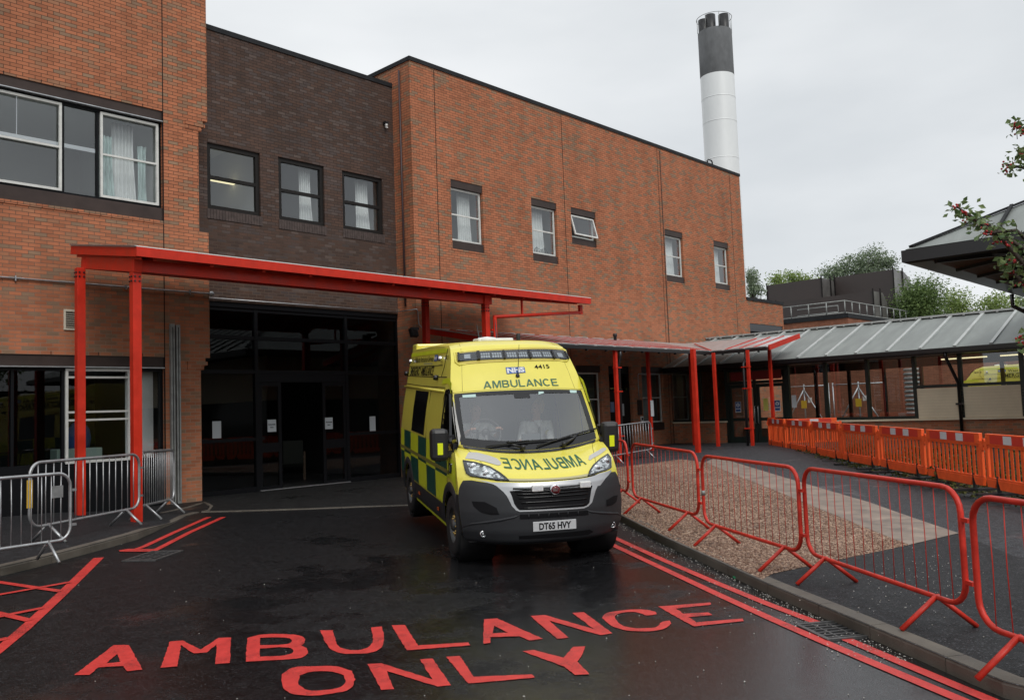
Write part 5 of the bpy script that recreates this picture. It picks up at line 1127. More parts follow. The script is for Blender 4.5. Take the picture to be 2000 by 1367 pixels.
def tree(label, base, top_z, crown, mat, seed, nl=26, lsize=.38, clump=.5, trunk_r=.22, droop=0.0, cat='tree', group='trees beyond the buildings', name='tree'):
    """crown: list of (dx, dy, z, rx, ry, rz, number of clumps) around the trunk"""
    rnd = random.Random(seed); t = wthing(name, base, label, cat, group); bx, by, bz = base
    cs = []; tw = MB(); zt = max(c[2] for c in crown)
    tw.tube([(bx, by, bz), (bx + .15, by, bz + (zt - bz) * .45), (bx, by + .1, zt)], [trunk_r, trunk_r * .7, trunk_r * .18], 8)
    for (dx, dy, z, rx, ry, rz, k) in crown:
        ctr = np.array([bx + dx, by + dy, z])
        for _ in range(k):
            v = np.array([rnd.gauss(0, 1), rnd.gauss(0, 1), rnd.gauss(0, 1)]); v /= np.linalg.norm(v); v *= rnd.uniform(.45, 1.05)
            c = ctr + v * np.array([rx, ry, rz]); cs.append(c)
            if rnd.random() < .5:
                s0 = np.array([bx, by, bz + (z - bz) * rnd.uniform(.5, .95)]); mid = (s0 + c) / 2 + np.array([0, 0, -.1 * rz]); tw.tube([s0, mid, c], [trunk_r * .28, trunk_r * .16, .01], 4)
    tw.build('trunk', M['bark'], t)
    b = MB(); lsize *= .58; nl = int(nl * 2.3)
    for c in cs:
        k = rnd.uniform(.6, 1.35); leaves(b, [c], int(nl * k), (clump * k, clump * k, clump * k * .7), lsize, rnd, droop)
    b.build('crown', mat, t, fixn=False); return t
def at_d(px, py, d): return CAM + ray(px, py) * d
def bgtree(label, d, px, py_top, py_bot, halfw, mat, seed, k=60, lobes=3, lob=None, **kw):
    top = at_d(px, py_top, d); bot = at_d(px, py_bot, d); rw = halfw / FPX * d; rnd = random.Random(seed + 100); cr = []
    h = top[2] - bot[2]
    for (ox, oy, rx, ry, kk) in (lob or ()):              # crown lobes as offsets from the tree's axis, in picture units at its distance
        c_ = at_d(px + ox, oy, d) - bot; cr.append((c_[0], c_[1], c_[2] + bot[2], rx / FPX * d, rx / FPX * d, ry / FPX * d, kk))
    for i in range(0 if lob else lobes):
        f = (i + .5) / lobes; s = rnd.uniform(-.45, .45) * rw
        cr.append((s * CR[0], s * CR[1], bot[2] + h * (.22 + .62 * f), rw * rnd.uniform(.55, .8), rw * rnd.uniform(.55, .8), h * rnd.uniform(.16, .24), k // lobes))
    return tree(label, (float(bot[0]), float(bot[1]), -.2), top[2], cr, mat, seed, **kw)
bgtree('slim drooping birch top just right of the tall brick wing', 78, 1470, 528, 600, 17, M['leaf_grey'], 11, lob=[(0, 540, 10, 12, 22), (3, 565, 13, 16, 30)], lsize=.34, clump=.3, droop=1.5, nl=14)
bgtree('small light green treetop above the left end of the brown housings', 92, 1517, 534, 600, 20, M['leaf_light'], 12, lob=[(0, 548, 11, 12, 22), (2, 570, 18, 16, 30)], lsize=.4, clump=.4, nl=16)
bgtree('light green treetop between the birch and the tall grey green tree', 94, 1556, 530, 610, 34, M['leaf_light'], 13, lob=[(-8, 545, 14, 12, 26), (16, 552, 16, 10, 24), (0, 570, 34, 16, 40)], lsize=.4, clump=.42, nl=16)
bgtree('small rounded grey green tree at the left foot of the tallest tree', 96, 1626, 513, 600, 28, M['leaf_grey'], 14, lob=[(0, 535, 24, 18, 40), (-8, 560, 26, 20, 40)], lsize=.42, clump=.42, nl=16)
bgtree('tallest grey green tree rising behind the brown roof housing', 96, 1690, 480, 610, 52, M['leaf_grey'], 15, lob=[(-28, 520, 24, 18, 40), (12, 505, 26, 22, 55), (40, 515, 20, 16, 30), (-5, 540, 42, 20, 60), (50, 545, 24, 16, 30)], lsize=.42, clump=.42, nl=16)
bgtree('bushy mid green tree just right of the brown housing hood', 82, 1808, 540, 700, 46, M['leaf_mid'], 16, k=240, lobes=4, lsize=.42, clump=.75, nl=36)
bgtree('loose light green tree below the tip of the black eaves', 86, 1880, 556, 700, 42, M['leaf_light'], 17, k=120, lobes=4, lsize=.42, clump=.55)
bgtree('light green tree behind the corridor roof near the right edge', 84, 1945, 565, 700, 45, M['leaf_light'], 18, k=120, lobes=4, lsize=.42, clump=.55)
bgtree('mid green tree at the right edge behind the downpipe', 88, 2010, 560, 700, 45, M['leaf_mid'], 19, k=130, lobes=4, lsize=.42, clump=.6)
# unseen trees added behind the camera so the glass mirrors something darker than sky
for i, (x, y, h, lb) in enumerate(((-10, -30, 9, 'unseen tree added for reflections behind the camera, at the left end'), (4, -34, 11, 'unseen tree added for reflections behind the camera, second from the left'), (18, -38, 10, 'unseen tree added for reflections behind the camera, third from the left'), (-24, -22, 10, 'unseen tree added for reflections behind the camera, far left'), (-22, -6, 9, 'unseen tree added for reflections left of the road, nearest the building'))):
    tree(lb, (x, y, -.2), h, [(0, 0, h * .6, 3.6, 3.6, h * .28, 90), (1.5, .5, h * .8, 2.2, 2.2, h * .15, 40)], M['leaf_mid'], 40 + i, nl=24, lsize=.55, clump=.9, group='unseen trees added for reflections')

# hawthorn with red berries, its trunk outside the picture on the right
rnd = random.Random(5); HB = at_d(2130, 1000, 6.4)
hw = wthing('hawthorn_tree', (float(HB[0]), float(HB[1]), .1), 'leafy branch of a berry tree with red fruit hanging in at the right edge', 'tree')
tw = MB(); D0 = 6.4; lf = MB(); be = MB()
tp = [np.array([HB[0], HB[1], .1]), at_d(2120, 700, D0), at_d(2110, 450, D0), at_d(2100, 200, D0)]
tw.tube(tp, [.09, .07, .05, .02], 8)
BR = [([(2115, 640), (2040, 560), (1960, 470), (1900, 425), (1868, 403)], .0), ([(2118, 600), (2050, 520), (1975, 470), (1930, 440), (1893, 428)], .25), ([(2110, 700), (2040, 560), (1985, 510), (1962, 520)], .3),
      ([(2112, 420), (2050, 350), (2010, 330), (1968, 322)], .1), ([(2112, 350), (2060, 270), (2010, 255), (1980, 246)], -.15), ([(2118, 660), (2060, 590), (2010, 560), (1975, 530)], .15), ([(2112, 300), (2050, 300), (2015, 290), (1995, 300)], .2), ([(2116, 620), (2040, 500), (1985, 450), (1925, 455)], -.1), ([(2118, 780), (2060, 690), (2020, 660), (1999, 662)], .1)]
for pts, dd in BR:
    P = [at_d(px, py, D0 + dd * (i / len(pts))) for i, (px, py) in enumerate(pts)]
    k = len(P); tw.tube(P, [.022 * (1 - i / k) + .003 for i in range(k)], 5)
    for i in range(1, k):
        for s in np.linspace(0, 1, 7)[1:]:
            c = P[i - 1] + (P[i] - P[i - 1]) * s
            if proj(c)[0] > 2080: continue
            leaves(lf, [c], 6, (.042, .042, .042), .052, rnd, .3, elong=1.6); tw.tube([c - np.array([0, 0, .005]), c + np.array([rnd.gauss(0, .04), rnd.gauss(0, .04), rnd.gauss(0, .03)])], .0025, 4)
            if rnd.random() < .13:
                q = c + np.array([rnd.gauss(0, .02), rnd.gauss(0, .02), -.03])
                for _ in range(7): be.ball(q + np.array([rnd.gauss(0, .018), rnd.gauss(0, .018), rnd.gauss(0, .014)]), .0085, n=6, m=4)
    q = P[-1]
    for _ in range(8): be.ball(q + np.array([rnd.gauss(0, .02), rnd.gauss(0, .02), rnd.gauss(0, .014)]), .0085, n=6, m=4)
    leaves(lf, [q], 5, (.03, .03, .03), .06, rnd, .3, elong=1.5)
tw.build('trunk', M['bark'], hw); lf.build('crown', M['leaf_dark'], hw, fixn=False); be.build('berries', M['berry'], hw)['kind'] = 'stuff'

# shrubs between the orange barriers and the corridor
def shrub(label, x, y, w, h, seed, mat='leaf_shrub', n=34):
    r = random.Random(seed); z = gz(x, y) + .12; t = wthing('shrub', (x, y, z), label, 'shrub', 'shrubs between the orange barriers and the corridor'); st = MB(); b = MB()
    for _ in range(n):
        a = r.uniform(0, 6.28); q = r.uniform(0, 1) ** .5 * w; c = np.array([x + q * math.cos(a), y + q * math.sin(a), z + h * r.uniform(.25, 1.0) * (1 - .4 * (q / w) ** 2)])
        st.tube([(x + .2 * q * math.cos(a), y + .2 * q * math.sin(a), z - .1), c], [.009, .003], 4); leaves(b, [c], 16, (.10, .10, .07), .085, r, 0, elong=1.7)
    st.build('stem', M['bark'], t); b.build('foliage', M[mat], t, fixn=False)
dirv = (Bo - Ao)[:2] / np.linalg.norm((Bo - Ao)[:2]); nv = np.array([-dirv[1], dirv[0]]); nv = nv if nv[0] > 0 else -nv
spots = [(.80, 1.2, .75, .62, 'tall leafy shrub against the cream panels near the right edge'), (.93, 1.5, .8, .80, 'largest leafy shrub behind the nearest orange barrier'), (.66, 1.5, .65, .50, 'low shrub just above the orange barriers beside the black pipe'), (.55, 1.6, .55, .40, 'small shrub below the last corridor window'), (.72, .7, .55, .42, 'low shrub seen through the slots of the second nearest orange barrier'), (.86, .6, .6, .45, 'low shrub seen through the slots of the nearest orange barrier'), (.60, .7, .5, .36, 'low shrub seen through the fifth orange barrier'), (.45, .8, .5, .34, 'low shrub seen through the fourth orange barrier'), (1.04, .8, .7, .6, 'shrub at the right edge behind the orange barrier'), (1.08, 2.0, .8, .85, 'tall shrub at the right edge near the pavilion')]
for i, (s, dn, w, h, lb) in enumerate(spots):
    q = Ao[:2] + (Bo - Ao)[:2] * s + nv * dn; shrub(lb, float(q[0]), float(q[1]), w, h, 60 + i)
b = MB(); r = random.Random(3)
for _ in range(420):
    s = r.uniform(.25, 1.15); q = Ao[:2] + (Bo - Ao)[:2] * s + nv * r.uniform(-.15, 1.2); leaves(b, [(q[0], q[1], gz(*q) + .13)], 7, (.08, .08, .025), .075, r, -.2)
b.build('ground_cover', M['leaf_shrub'], fixn=False)['kind'] = 'stuff'

# low white building across the road (only mirrored in the glass)
WB = wthing('rendered_building', (35, -27, 0), 'long pale rendered building across the road behind the photographer', 'building')
MB().box((8, -30, 0), (70, -24, 1.9)).build('wall', M['cream'], WB); MB().box((8.02, -29.98, 1.904), (69.98, -24.02, 3.2)).build('window', pbr('dark_glass_band', (.03, .035, .038), .1), WB); MB().box((7.6, -30.4, 3.204), (70.4, -23.6, 4.3)).build('roof', M['coping'], WB)

# ================================================================== THE AMBULANCE (local axes: x to the picture's right, y to the rear, z up)
VO = np.array([7.566, 6.542, .078]); VY, VP_ = 1.02231, .05189
_rd = np.array([math.cos(VY), math.sin(VY), 0]); _la = np.array([math.sin(VY), -math.cos(VY), 0])
VAX = np.array([_la, _rd * math.cos(VP_) + np.array([0, 0, math.sin(VP_)]), np.array([0, 0, math.cos(VP_)]) - _rd * math.sin(VP_)])
def vframe(o, org=VO): o.matrix_world = Matrix(((VAX[0][0], VAX[1][0], VAX[2][0], org[0]), (VAX[0][1], VAX[1][1], VAX[2][1], org[1]), (VAX[0][2], VAX[1][2], VAX[2][2], org[2]), (0, 0, 0, 1)))
AM = empty('ambulance'); vframe(AM); tag(AM, 'yellow and green emergency ambulance van parked in front of the entrance', 'ambulance')
yel = (.71, .63, .095)
M['amb'] = pbr('ambulance_yellow', yel, .28, var=.04, vscale=3, coat=.35)
M['amb_lime'] = pbr('lime_yellow_panel', (.56, .62, .022), .35, var=.06, vscale=4)
M['amb_green'] = pbr('dark_green_panel', (.004, .060, .042), .35)
M['amb_text'] = pbr('green_lettering', (.016, .105, .052), .45)
M['bumper'] = pbr('dark_grey_plastic', (.020, .0212, .024), .52, bump=.12, bscale=260, spec=.4)
M['silver'] = pbr('silver_paint', (.46, .47, .48), .34, .55)
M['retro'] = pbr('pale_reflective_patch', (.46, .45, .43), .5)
M['guard'] = pbr('bonnet_guard', (.40, .37, .20), .45)
M['chrome'] = pbr('chrome', (.75, .76, .78), .12, 1.0)
M['blk'] = pbr('gloss_black', (.008, .008, .009), .12)
M['lampdark'] = pbr('lamp_housing', (.05, .052, .055), .25, .6)
def facetmat():
    m, n, l, p, o = new_mat('faceted_reflector'); p.inputs['Metallic'].default_value = .85; p.inputs['Roughness'].default_value = .18
    tcn = n.new('ShaderNodeTexCoord'); mpn = n.new('ShaderNodeMapping'); mpn.inputs['Scale'].default_value = (1, .6, 2.2); l.new(tcn.outputs['Object'], mpn.inputs['Vector'])
    v = n.new('ShaderNodeTexVoronoi'); v.inputs['Scale'].default_value = 26; l.new(mpn.outputs[0], v.inputs['Vector']); s = n.new('ShaderNodeSeparateColor'); l.new(v.outputs['Color'], s.inputs[0])
    r = n.new('ShaderNodeValToRGB'); r.color_ramp.elements[0].color = (.03, .03, .035, 1); r.color_ramp.elements[1].color = (.85, .87, .88, 1); l.new(s.outputs[0], r.inputs['Fac']); l.new(r.outputs['Color'], p.inputs['Base Color'])
    b = n.new('ShaderNodeBump'); b.inputs['Strength'].default_value = 1; b.inputs['Distance'].default_value = .02; l.new(s.outputs[1], b.inputs['Height']); l.new(b.outputs[0], p.inputs['Normal']); return m
M['lampfacet'] = facetmat()
M['nhs'] = pbr('health_service_blue', (.02, .085, .33), .4)
# stations of the front surface: rear shift, height, half width, corner setback, power, corner drop
ST = [(.13, .24, .88, .42, 3, 0), (.03, .29, .95, .42, 3, 0), (.0, .40, .985, .42, 3, 0), (.0, .55, 1.0, .43, 3, 0), (.0, .62, 1.005, .44, 3, 0), (.03, .80, 1.01, .46, 2.9, 0), (.045, .90, 1.01, .48, 2.6, -.02),
      (.065, .95, 1.01, .50, 2.4, -.05), (.16, 1.02, 1.0, .48, 2.3, -.10), (.32, 1.09, .985, .44, 2.3, -.135), (.52, 1.155, .965, .37, 2.3, -.145), (.66, 1.195, .945, .28, 2.3, -.13), (.74, 1.22, .93, .16, 2.2, -.11),
      (1.03, 1.605, .925, .10, 2.2, -.03), (1.33, 1.99, .905, .05, 2.2, .03), (1.50, 2.24, .865, .05, 2.6, .03), (1.64, 2.43, .825, .06, 3, .03), (1.80, 2.585, .795, .08, 3.6, .045), (2.02, 2.65, .775, .04, 4, .055), (3.5, 2.68, .775, 0, 4, .065), (5.36, 2.69, .775, 0, 4, .07)]
NS = len(ST) - 1
STA = np.array(ST, float)
def stat(s):
    s = min(NS, max(0, s)); i = min(int(s), NS - 1); f = s - i; return STA[i] * (1 - f) + STA[i + 1] * f
def F_(s, t):
    v, z, w, sb, p, dr = stat(s); a = abs(t); return np.array([w * t, v + sb * a ** p, z - dr * a ** p])
def FN(s, t):
    e = .02; a = F_(s + e, t) - F_(s - e, t); b = F_(s, t + e) - F_(s, t - e); n = np.cross(b, a); n /= np.linalg.norm(n) + 1e-12
    return n if n[1] < 0 or n[2] > .9 else -n if n[2] < 0 else n
def Fo(s, t, d): n = FN(s, t); return F_(s, t) + n * d
# photo column/row -> (s, t) on the front surface
_S = np.linspace(0, 18, 361); _T = np.linspace(-1, 1, 161); _G = np.array([[proj(VO + VAX.T @ F_(s, t)) for t in _T] for s in _S])
def st(px, py):
    d = ((_G - np.array([px, py])) ** 2).sum(2); k = np.unravel_index(np.argmin(d), d.shape); return float(_T[k[1]]), float(_S[k[0]])
def decal(name, poly_ts, d, m, parent, ds=.25, dt=.06, px=True):
    P = [st(*p) for p in poly_ts] if px else poly_ts
    bm = bmesh.new(); fc = bm.faces.new([bm.verts.new((p[0], p[1], 0)) for p in P])
    for ax, stp in ((0, dt), (1, ds)):
        v = [p[ax] for p in P]; k = math.ceil(min(v) / stp) * stp
        while k < max(v):
            no = [0, 0, 0]; no[ax] = 1; co = [0, 0, 0]; co[ax] = k + 1e-4; bmesh.ops.bisect_plane(bm, geom=bm.verts[:] + bm.edges[:] + bm.faces[:], plane_co=co, plane_no=no); k += stp
    bmesh.ops.triangulate(bm, faces=[f for f in bm.faces if len(f.verts) > 4])
    for v in bm.verts: v.co = Vector(Fo(v.co.y, v.co.x, d))
    me = bpy.data.meshes.new(name); bm.to_mesh(me); bm.free(); me.materials.append(m)
    for q in me.polygons: q.use_smooth = True
    o = bpy.data.objects.new(name, me); COL.objects.link(o); o.parent = parent; return o
def sideU(v, z):                                         # half width of the body side
    zs = [.24, .40, .60, 1.0, 1.35, 1.7, 2.0, 2.24, 2.44, 2.6, 2.66]; us = [.95, .995, 1.015, 1.02, 1.01, .965, .912, .87, .828, .79, .775]
    return float(np.interp(z, zs, us))
WBASE = 3.45; WC = [(.95, .36), (.95 + WBASE, .36)]; WR = .46
rows = []                                                # border rows of the front surface, going up
for s in np.linspace(0, 18, 73): rows.append(F_(s, 1.0))
def side_pt(row, v):
    b = rows[row]; k = min(1, max(0, (v - b[1]) / .28)); k = k * k * (3 - 2 * k); u = b[0] * (1 - k) + sideU(v, b[2]) * k
    zz = b[2]
    if row == len(rows) - 1: zz = b[2] + (2.62 - b[2]) * min(1, max(0, (v - 2.1) / 3.2))
    e = max(0, (v - 5.15) / .25); u -= .05 * e * e
    return (u, v, zz)
B = MB()
TT = np.linspace(-1, 1, 33)
# front surface: leave the windscreen opening
WS0, WS1, WST = 12.12, 13.95, .945
SS = sorted(set(list(np.linspace(0, 18, 73)) + [WS0, WS1, 19, 20])); TS = sorted(set(list(TT) + [-WST, WST]))
idx = {}
vs = []; fs = []
for i, s in enumerate(SS):
    for j, t in enumerate(TS): idx[i, j] = len(vs); vs.append(F_(s, t))
for i in range(len(SS) - 1):
    for j in range(len(TS) - 1):
        sc, t_ = (SS[i] + SS[i + 1]) / 2, (TS[j] + TS[j + 1]) / 2
        if WS0 < sc < WS1 and abs(t_) < WST: continue
        fs.append((idx[i, j], idx[i, j + 1], idx[i + 1, j + 1], idx[i + 1, j]))
B.add(vs, fs, 0, True)
VV = [0, .06, .14, .25, .4] ; nv_ = 46
for sg in (-1, 1):
    vs = []; fs = []
    cols = list(np.linspace(0, 1, 60))
    for r_ in range(len(rows)):
        v0 = rows[r_][1]
        for c_ in cols:
            v = v0 + (5.40 - v0) * (c_ ** 1.15); p = side_pt(r_, v); vs.append((sg * p[0], p[1], p[2]))
    n = len(cols)
    for r_ in range(len(rows) - 1):
        for c_ in range(n - 1):
            q = [r_ * n + c_, r_ * n + c_ + 1, (r_ + 1) * n + c_ + 1, (r_ + 1) * n + c_]
            ce = np.mean([vs[k] for k in q], axis=0)
            if any(math.hypot(ce[1] - w[0], ce[2] - w[1]) < WR - .02 for w in WC): continue
            if sg < 0 and 0.92 + (ce[2] - 1.42) * .74 < ce[1] < 1.54 and 1.40 < ce[2] < 1.93: continue     # opening of the driver's window
            fs.append(q if sg > 0 else q[::-1])
    B.add(vs, fs, 0, True)
rear = [(side_pt(k, 5.40)[0], side_pt(k, 5.40)[2]) for k in range(len(rows))]
pts = [(u, 5.40, z) for u, z in rear] + [(-u, 5.40, z) for u, z in rear[::-1]]; B.add(pts, [tuple(range(len(pts)))])
B.add([(-.93, .3, .27), (.93, .3, .27), (.95, 5.38, .32), (-.95, 5.38, .32)], [(0, 1, 2, 3)], 1)
body = B.build('body', [M['amb'], M['black']], AM)
for k in range(2):                                       # dark wheel wells
    w = WC[k]; b = MB()
    for sg in (-1, 1): b.lathe([(WR - .01, sg * .99), (WR - .02, sg * .55), (0, sg * .55)], (0, w[0], w[1]), 'x', 28)
    b.build('wheel_well', M['black'], AM)
# dark bumper with its wings
bt = [(-1, 0), (1, 0), (1, 4.7), (.985, 5.6), (.94, 6.55), (.86, 6.75), (.6, 6.45), (.3, 6.6), (-.3, 6.6), (-.6, 6.45), (-.86, 6.75), (-.94, 6.55), (-.985, 5.6), (-1, 4.7)]
bumper = decal('bumper', [(p[0], max(.02, p[1])) for p in bt], .014, M['bumper'], AM, ds=.25, dt=.05, px=False)
def side_decal(name, poly, m, sg, parent, d=.006, dv=.2, dz=.12):
    bm = bmesh.new(); bm.faces.new([bm.verts.new((p[0], p[1], 0)) for p in poly])
    for ax, stp in ((0, dv), (1, dz)):
        v = [p[ax] for p in poly]; k = math.ceil(min(v) / stp) * stp
        while k < max(v):
            no = [0, 0, 0]; no[ax] = 1; co = [0, 0, 0]; co[ax] = k + 1e-4; bmesh.ops.bisect_plane(bm, geom=bm.verts[:] + bm.edges[:] + bm.faces[:], plane_co=co, plane_no=no); k += stp
    zr_ = np.array([r[2] for r in rows])
    for v in bm.verts:
        vv, z = v.co.x, v.co.y; r = int(np.argmin(abs(zr_ - z))); b = rows[r]; k = min(1, max(0, (vv - b[1]) / .28)); k = k * k * (3 - 2 * k)
        u = b[0] * (1 - k) + sideU(vv, z) * k; e = max(0, (vv - 5.15) / .25); u -= .05 * e * e; v.co = Vector((sg * (u + d), vv, z))
    me = bpy.data.meshes.new(name); bm.to_mesh(me); bm.free(); me.materials.append(m)
    o = bpy.data.objects.new(name, me); COL.objects.link(o); o.parent = parent; return o
for sg in (-1, 1):
    side_decal('bumper_wing', [(.43, .26), (.60, .28), (.52, .50), (.545, .62), (.60, .74), (.56, .80), (.47, .80)], M['bumper'], sg, AM, .012)
    # wheel arch mouldings
    for k in range(2):
        w = WC[k]; ang = np.linspace(rad(-8), rad(188), 30) ; b = MB(); vs = []; fs = []
        for a in ang:
            for rr, du in ((WR - .04, .012), (WR + .0, .026), (WR + .055, .018), (WR + .075, -.004)):
                z = w[1] + rr * math.sin(a); v = w[0] + rr * math.cos(a); vs.append((sg * (sideU(v, max(.26, z)) + du - (.05 if v < .62 else 0) * max(0, (.62 - v) / .15)), v, z))
        for i in range(len(ang) - 1):
            for j in range(3): fs.append((i * 4 + j, i * 4 + j + 1, i * 4 + 5 + j, i * 4 + 4 + j))
        b.add(vs, fs, 0, True); b.build('wheel_arch', M['bumper'], AM)
    for (v0, v1) in ((1.44, 3.92),): side_decal('sill', [(v0, .27), (v1, .27), (v1, .56), (v0, .56)], M['bumper'], sg, AM, .010)
    side_decal('sill', [(4.90, .30), (5.38, .30), (5.38, .60), (4.90, .60)], M['bumper'], sg, AM, .010)
    side_decal('sill_stripe', [(1.44, .255), (3.9, .255), (3.9, .30), (1.44, .30)], M['amb_lime'], sg, AM, .0125)
    cols = [1.12, 1.93, 2.65, 3.37, 4.10, 4.80, 5.36]
    for i in range(6):
        a, c = cols[i], cols[i + 1]
        up_m, lo_m = (M['amb_green'], M['amb_lime']) if i % 2 == 0 else (M['amb_lime'], M['amb_green'])
        side_decal('checker_panel', [(a, 1.03), (c, 1.03), (c, 1.30), (a, 1.30)], up_m, sg, AM)
        side_decal('checker_panel', [(a, .94), (c, .94), (c, .985), (a, .985)], up_m, sg, AM)
        lo0 = .575
        if i == 0: poly = [(1.46, lo0), (c, lo0), (c, .94), (1.12, .94), (1.12, .86), (1.3, .78)]
        elif i == 3: poly = [(a, lo0), (3.90, lo0), (3.97, .70), (c, .80), (c, .94), (a, .94)]
        elif i == 4: poly = [(a, .86), (c, .86), (c, .94), (a, .94)]
        elif i == 5: poly = [(4.93, lo0), (c, lo0), (c, .94), (a, .94), (a, .83)]
        else: poly = [(a, lo0), (c, lo0), (c, .94), (a, .94)]
        side_decal('checker_panel', poly, lo_m, sg, AM)
    side_decal('lime_panel', [(.60, .80), (.78, .92), (1.0, .945), (1.11, .93), (1.11, 1.22), (.70, 1.15), (.62, 1.0)], M['amb_lime'], sg, AM)
    side_decal('lime_stripe', [(2.0, 2.50), (5.3, 2.50), (5.3, 2.56), (2.0, 2.56)], M['amb_lime'], sg, AM)
    side_decal('moulding', [(.95, .985), (5.36, .985), (5.36, 1.03), (.95, 1.03)], pbr('olive_moulding', (.16, .15, .03), .5), sg, AM, .016)
    # glazing and doors of the side
    side_decal('side_window', [(2.90, 1.33), (4.06, 1.33), (4.06, 1.955), (2.90, 1.955)], M['blk'], sg, AM, .006)
    dw = [(.90, 1.38), (1.57, 1.38), (1.57, 1.95), (1.30, 1.95)]
    if sg > 0: side_decal('side_window', dw, M['blk'], sg, AM, .006)
    else:
        wf = MB()
        pts = [(-(sideU(v, z) + .004), v, z) for v, z in dw]; c3 = np.mean(pts, axis=0)
        for i in range(4): wf.bar(pts[i], pts[(i + 1) % 4], .03, .03)
        wf.build('window_frame', M['blk'], AM)
        big = [(.74, 1.30), (1.64, 1.30), (1.64, 2.01), (1.27, 2.01)]
        for i in range(4): side_decal('window_surround', [dw[i], dw[(i + 1) % 4], big[(i + 1) % 4], big[i]], M['blk'], sg, AM, .004 + .0004 * i)
        pn_ = MB().add([tuple(np.array(p) * .97 + c3 * .03) for p in pts], [(0, 1, 2, 3)]).build('side_window', glass('side_glass', (.28, .30, .28), 1.0, 0, .03), AM, fixn=False)
    ln = MB()
    def sline(P, w=.010):
        Q = [(sg * (sideU(v, z) + .003), v, z) for v, z in P]; ln.tube(Q, w / 2, 4)
    sline([(1.70, .60), (1.70, 1.2), (1.70, 1.9), (1.64, 2.0), (1.42, 2.02)]); sline([(2.72, .60), (2.72, 1.3), (2.72, 1.97)]); sline([(1.72, 2.03), (3.5, 2.03), (5.3, 2.05)]); sline([(1.72, 2.17), (3.5, 2.17), (5.3, 2.18)]); sline([(2.15, 2.33), (3.6, 2.33), (5.3, 2.34)]); sline([(2.1, 2.17), (2.0, 2.3), (2.0, 2.55)])
    ln.build('panel_gaps', M['ink'], AM)
    rl = MB(); rl.tube([(sg * (sideU(2, 2.0) + .012), 1.75, 1.985), (sg * (sideU(2, 2.0) + .012), 5.3, 2.0)], .018, 6); rl.build('door_rail', M['amb'], AM)
    # lime arc over the door
    ar = [(1.95, 2.07), (1.60, 2.09), (1.42, 2.05), (1.36, 1.95), (1.25, 1.80), (1.19, 1.80), (1.30, 1.98), (1.36, 2.09), (1.55, 2.16), (1.95, 2.14)]
    side_decal('lime_arc', ar, M['amb_lime'], sg, AM, .006)
    pa = [(1.22, 1.80), (1.02, 1.52), (.87, 1.31), (.80, 1.31), (.96, 1.54), (1.16, 1.82)]
    for hv, hz in ((1.60, 1.10), (1.80, 1.10)): MB().box((sg * 1.012, hv - .07, hz - .02), (sg * 1.045, hv + .07, hz + .02)).build('door_handle', M['black'], AM, bevel=.012)
    # small lamps on the side
    for v, z, r_ in ((4.95, 2.42, .04), (2.25, 2.42, .04), (2.35, 2.16, .038), (5.2, 2.22, .04)):
        l_ = MB().lathe([(0, sg * .075), (r_ * .8, sg * .075), (r_, sg * .05), (r_, 0), (0, 0)], (sg * (sideU(v, z) - .01), v, z), 'x', 12).build('side_lamp', M['chrome'] if z > 2.3 else M['blk'], AM)
    l_ = MB().box((sg * (sideU(.9, 1.06) - .02), .82, 1.01), (sg * (sideU(.9, 1.06) + .022), .93, 1.13)).build('side_lamp', M['blk'], AM, bevel=.01)
    sub(MB().box((sg * (sideU(.9, 1.06) + .02), .84, 1.03), (sg * (sideU(.9, 1.06) + .026), .91, 1.11)).build('lens', M['chrome']), l_)
    for v in (1.75, 3.3): MB().box((sg * 1.018, v, .42), (sg * 1.03, v + .09, .46)).build('side_marker', pbr('amber_lens', (.45, .08, .01), .3), AM)
    # mirrors
    mu_, mv = (-1.15 if sg < 0 else 1.075), .90
    mr_ = MB(); mr_.box((mu_ - .11, mv - .06, 1.16), (mu_ + .11, mv + .12, 1.55)); mm = mr_.build('mirror', M['black'], AM, bevel=.05)
    arm = MB(); arm.bar((sg * .96, mv + .06, 1.44), (sg * 1.12, mv + .04, 1.42), .07, .06); arm.bar((sg * .97, mv + .06, 1.24), (sg * 1.12, mv + .04, 1.23), .07, .07); arm.box((sg * .93, mv - .02, 1.19), (sg * .985, mv + .16, 1.36)); sub(arm.build('arm', M['black']), mm)
    sub(MB().box((mu_ - .035, mv - .067, 1.24), (mu_ + .030, mv - .0605, 1.38)).build('reflector', pbr('lime_reflector', (.72, .80, .01), .4)), mm)
    sub(MB().box((mu_ - .09, mv + .121, 1.2), (mu_ + .09, mv + .124, 1.5)).build('mirror_glass', M['chrome']), mm)
# wheels
def wheel(u, v, zc):
    sg = 1 if u > 0 else -1
    ty = MB().lathe([(.21, -.10), (.33, -.115), (.358, -.09), (.363, 0), (.358, .09), (.33, .115), (.21, .10)], (u, v, zc), 'x', 40).build('tyre', M['rubber'])
    rm = MB().lathe([(.22, sg * .10), (.215, sg * .06), (.19, sg * .02), (.075, sg * .055), (.07, sg * .10), (.05, sg * .115), (0, sg * .115)], (u, v, zc), 'x', 32)
    w = wheelroot = ty; ty.name = 'wheel'; adopt(ty, AM)
    sub(rm.build('rim', pbr('wheel_steel', (.09, .09, .09), .45, .6)), ty)
    nb = MB()
    for k in range(10):
        a = 2 * math.pi * k / 10; nb.lathe([(0, sg * .09), (.013, sg * .09), (.013, sg * .04)], (u, v + .105 * math.cos(a), zc + .105 * math.sin(a)), 'x', 6)
        a += .3; nb.obox((u + sg * .055, v + .15 * math.cos(a), zc + .15 * math.sin(a)), ((1, 0, 0), (0, math.cos(a), math.sin(a)), (0, -math.sin(a), math.cos(a))), (.006, .035, .014))
    sub(nb.build('nuts', pbr('brass_nuts', (.45, .30, .10), .35, .8)), ty)
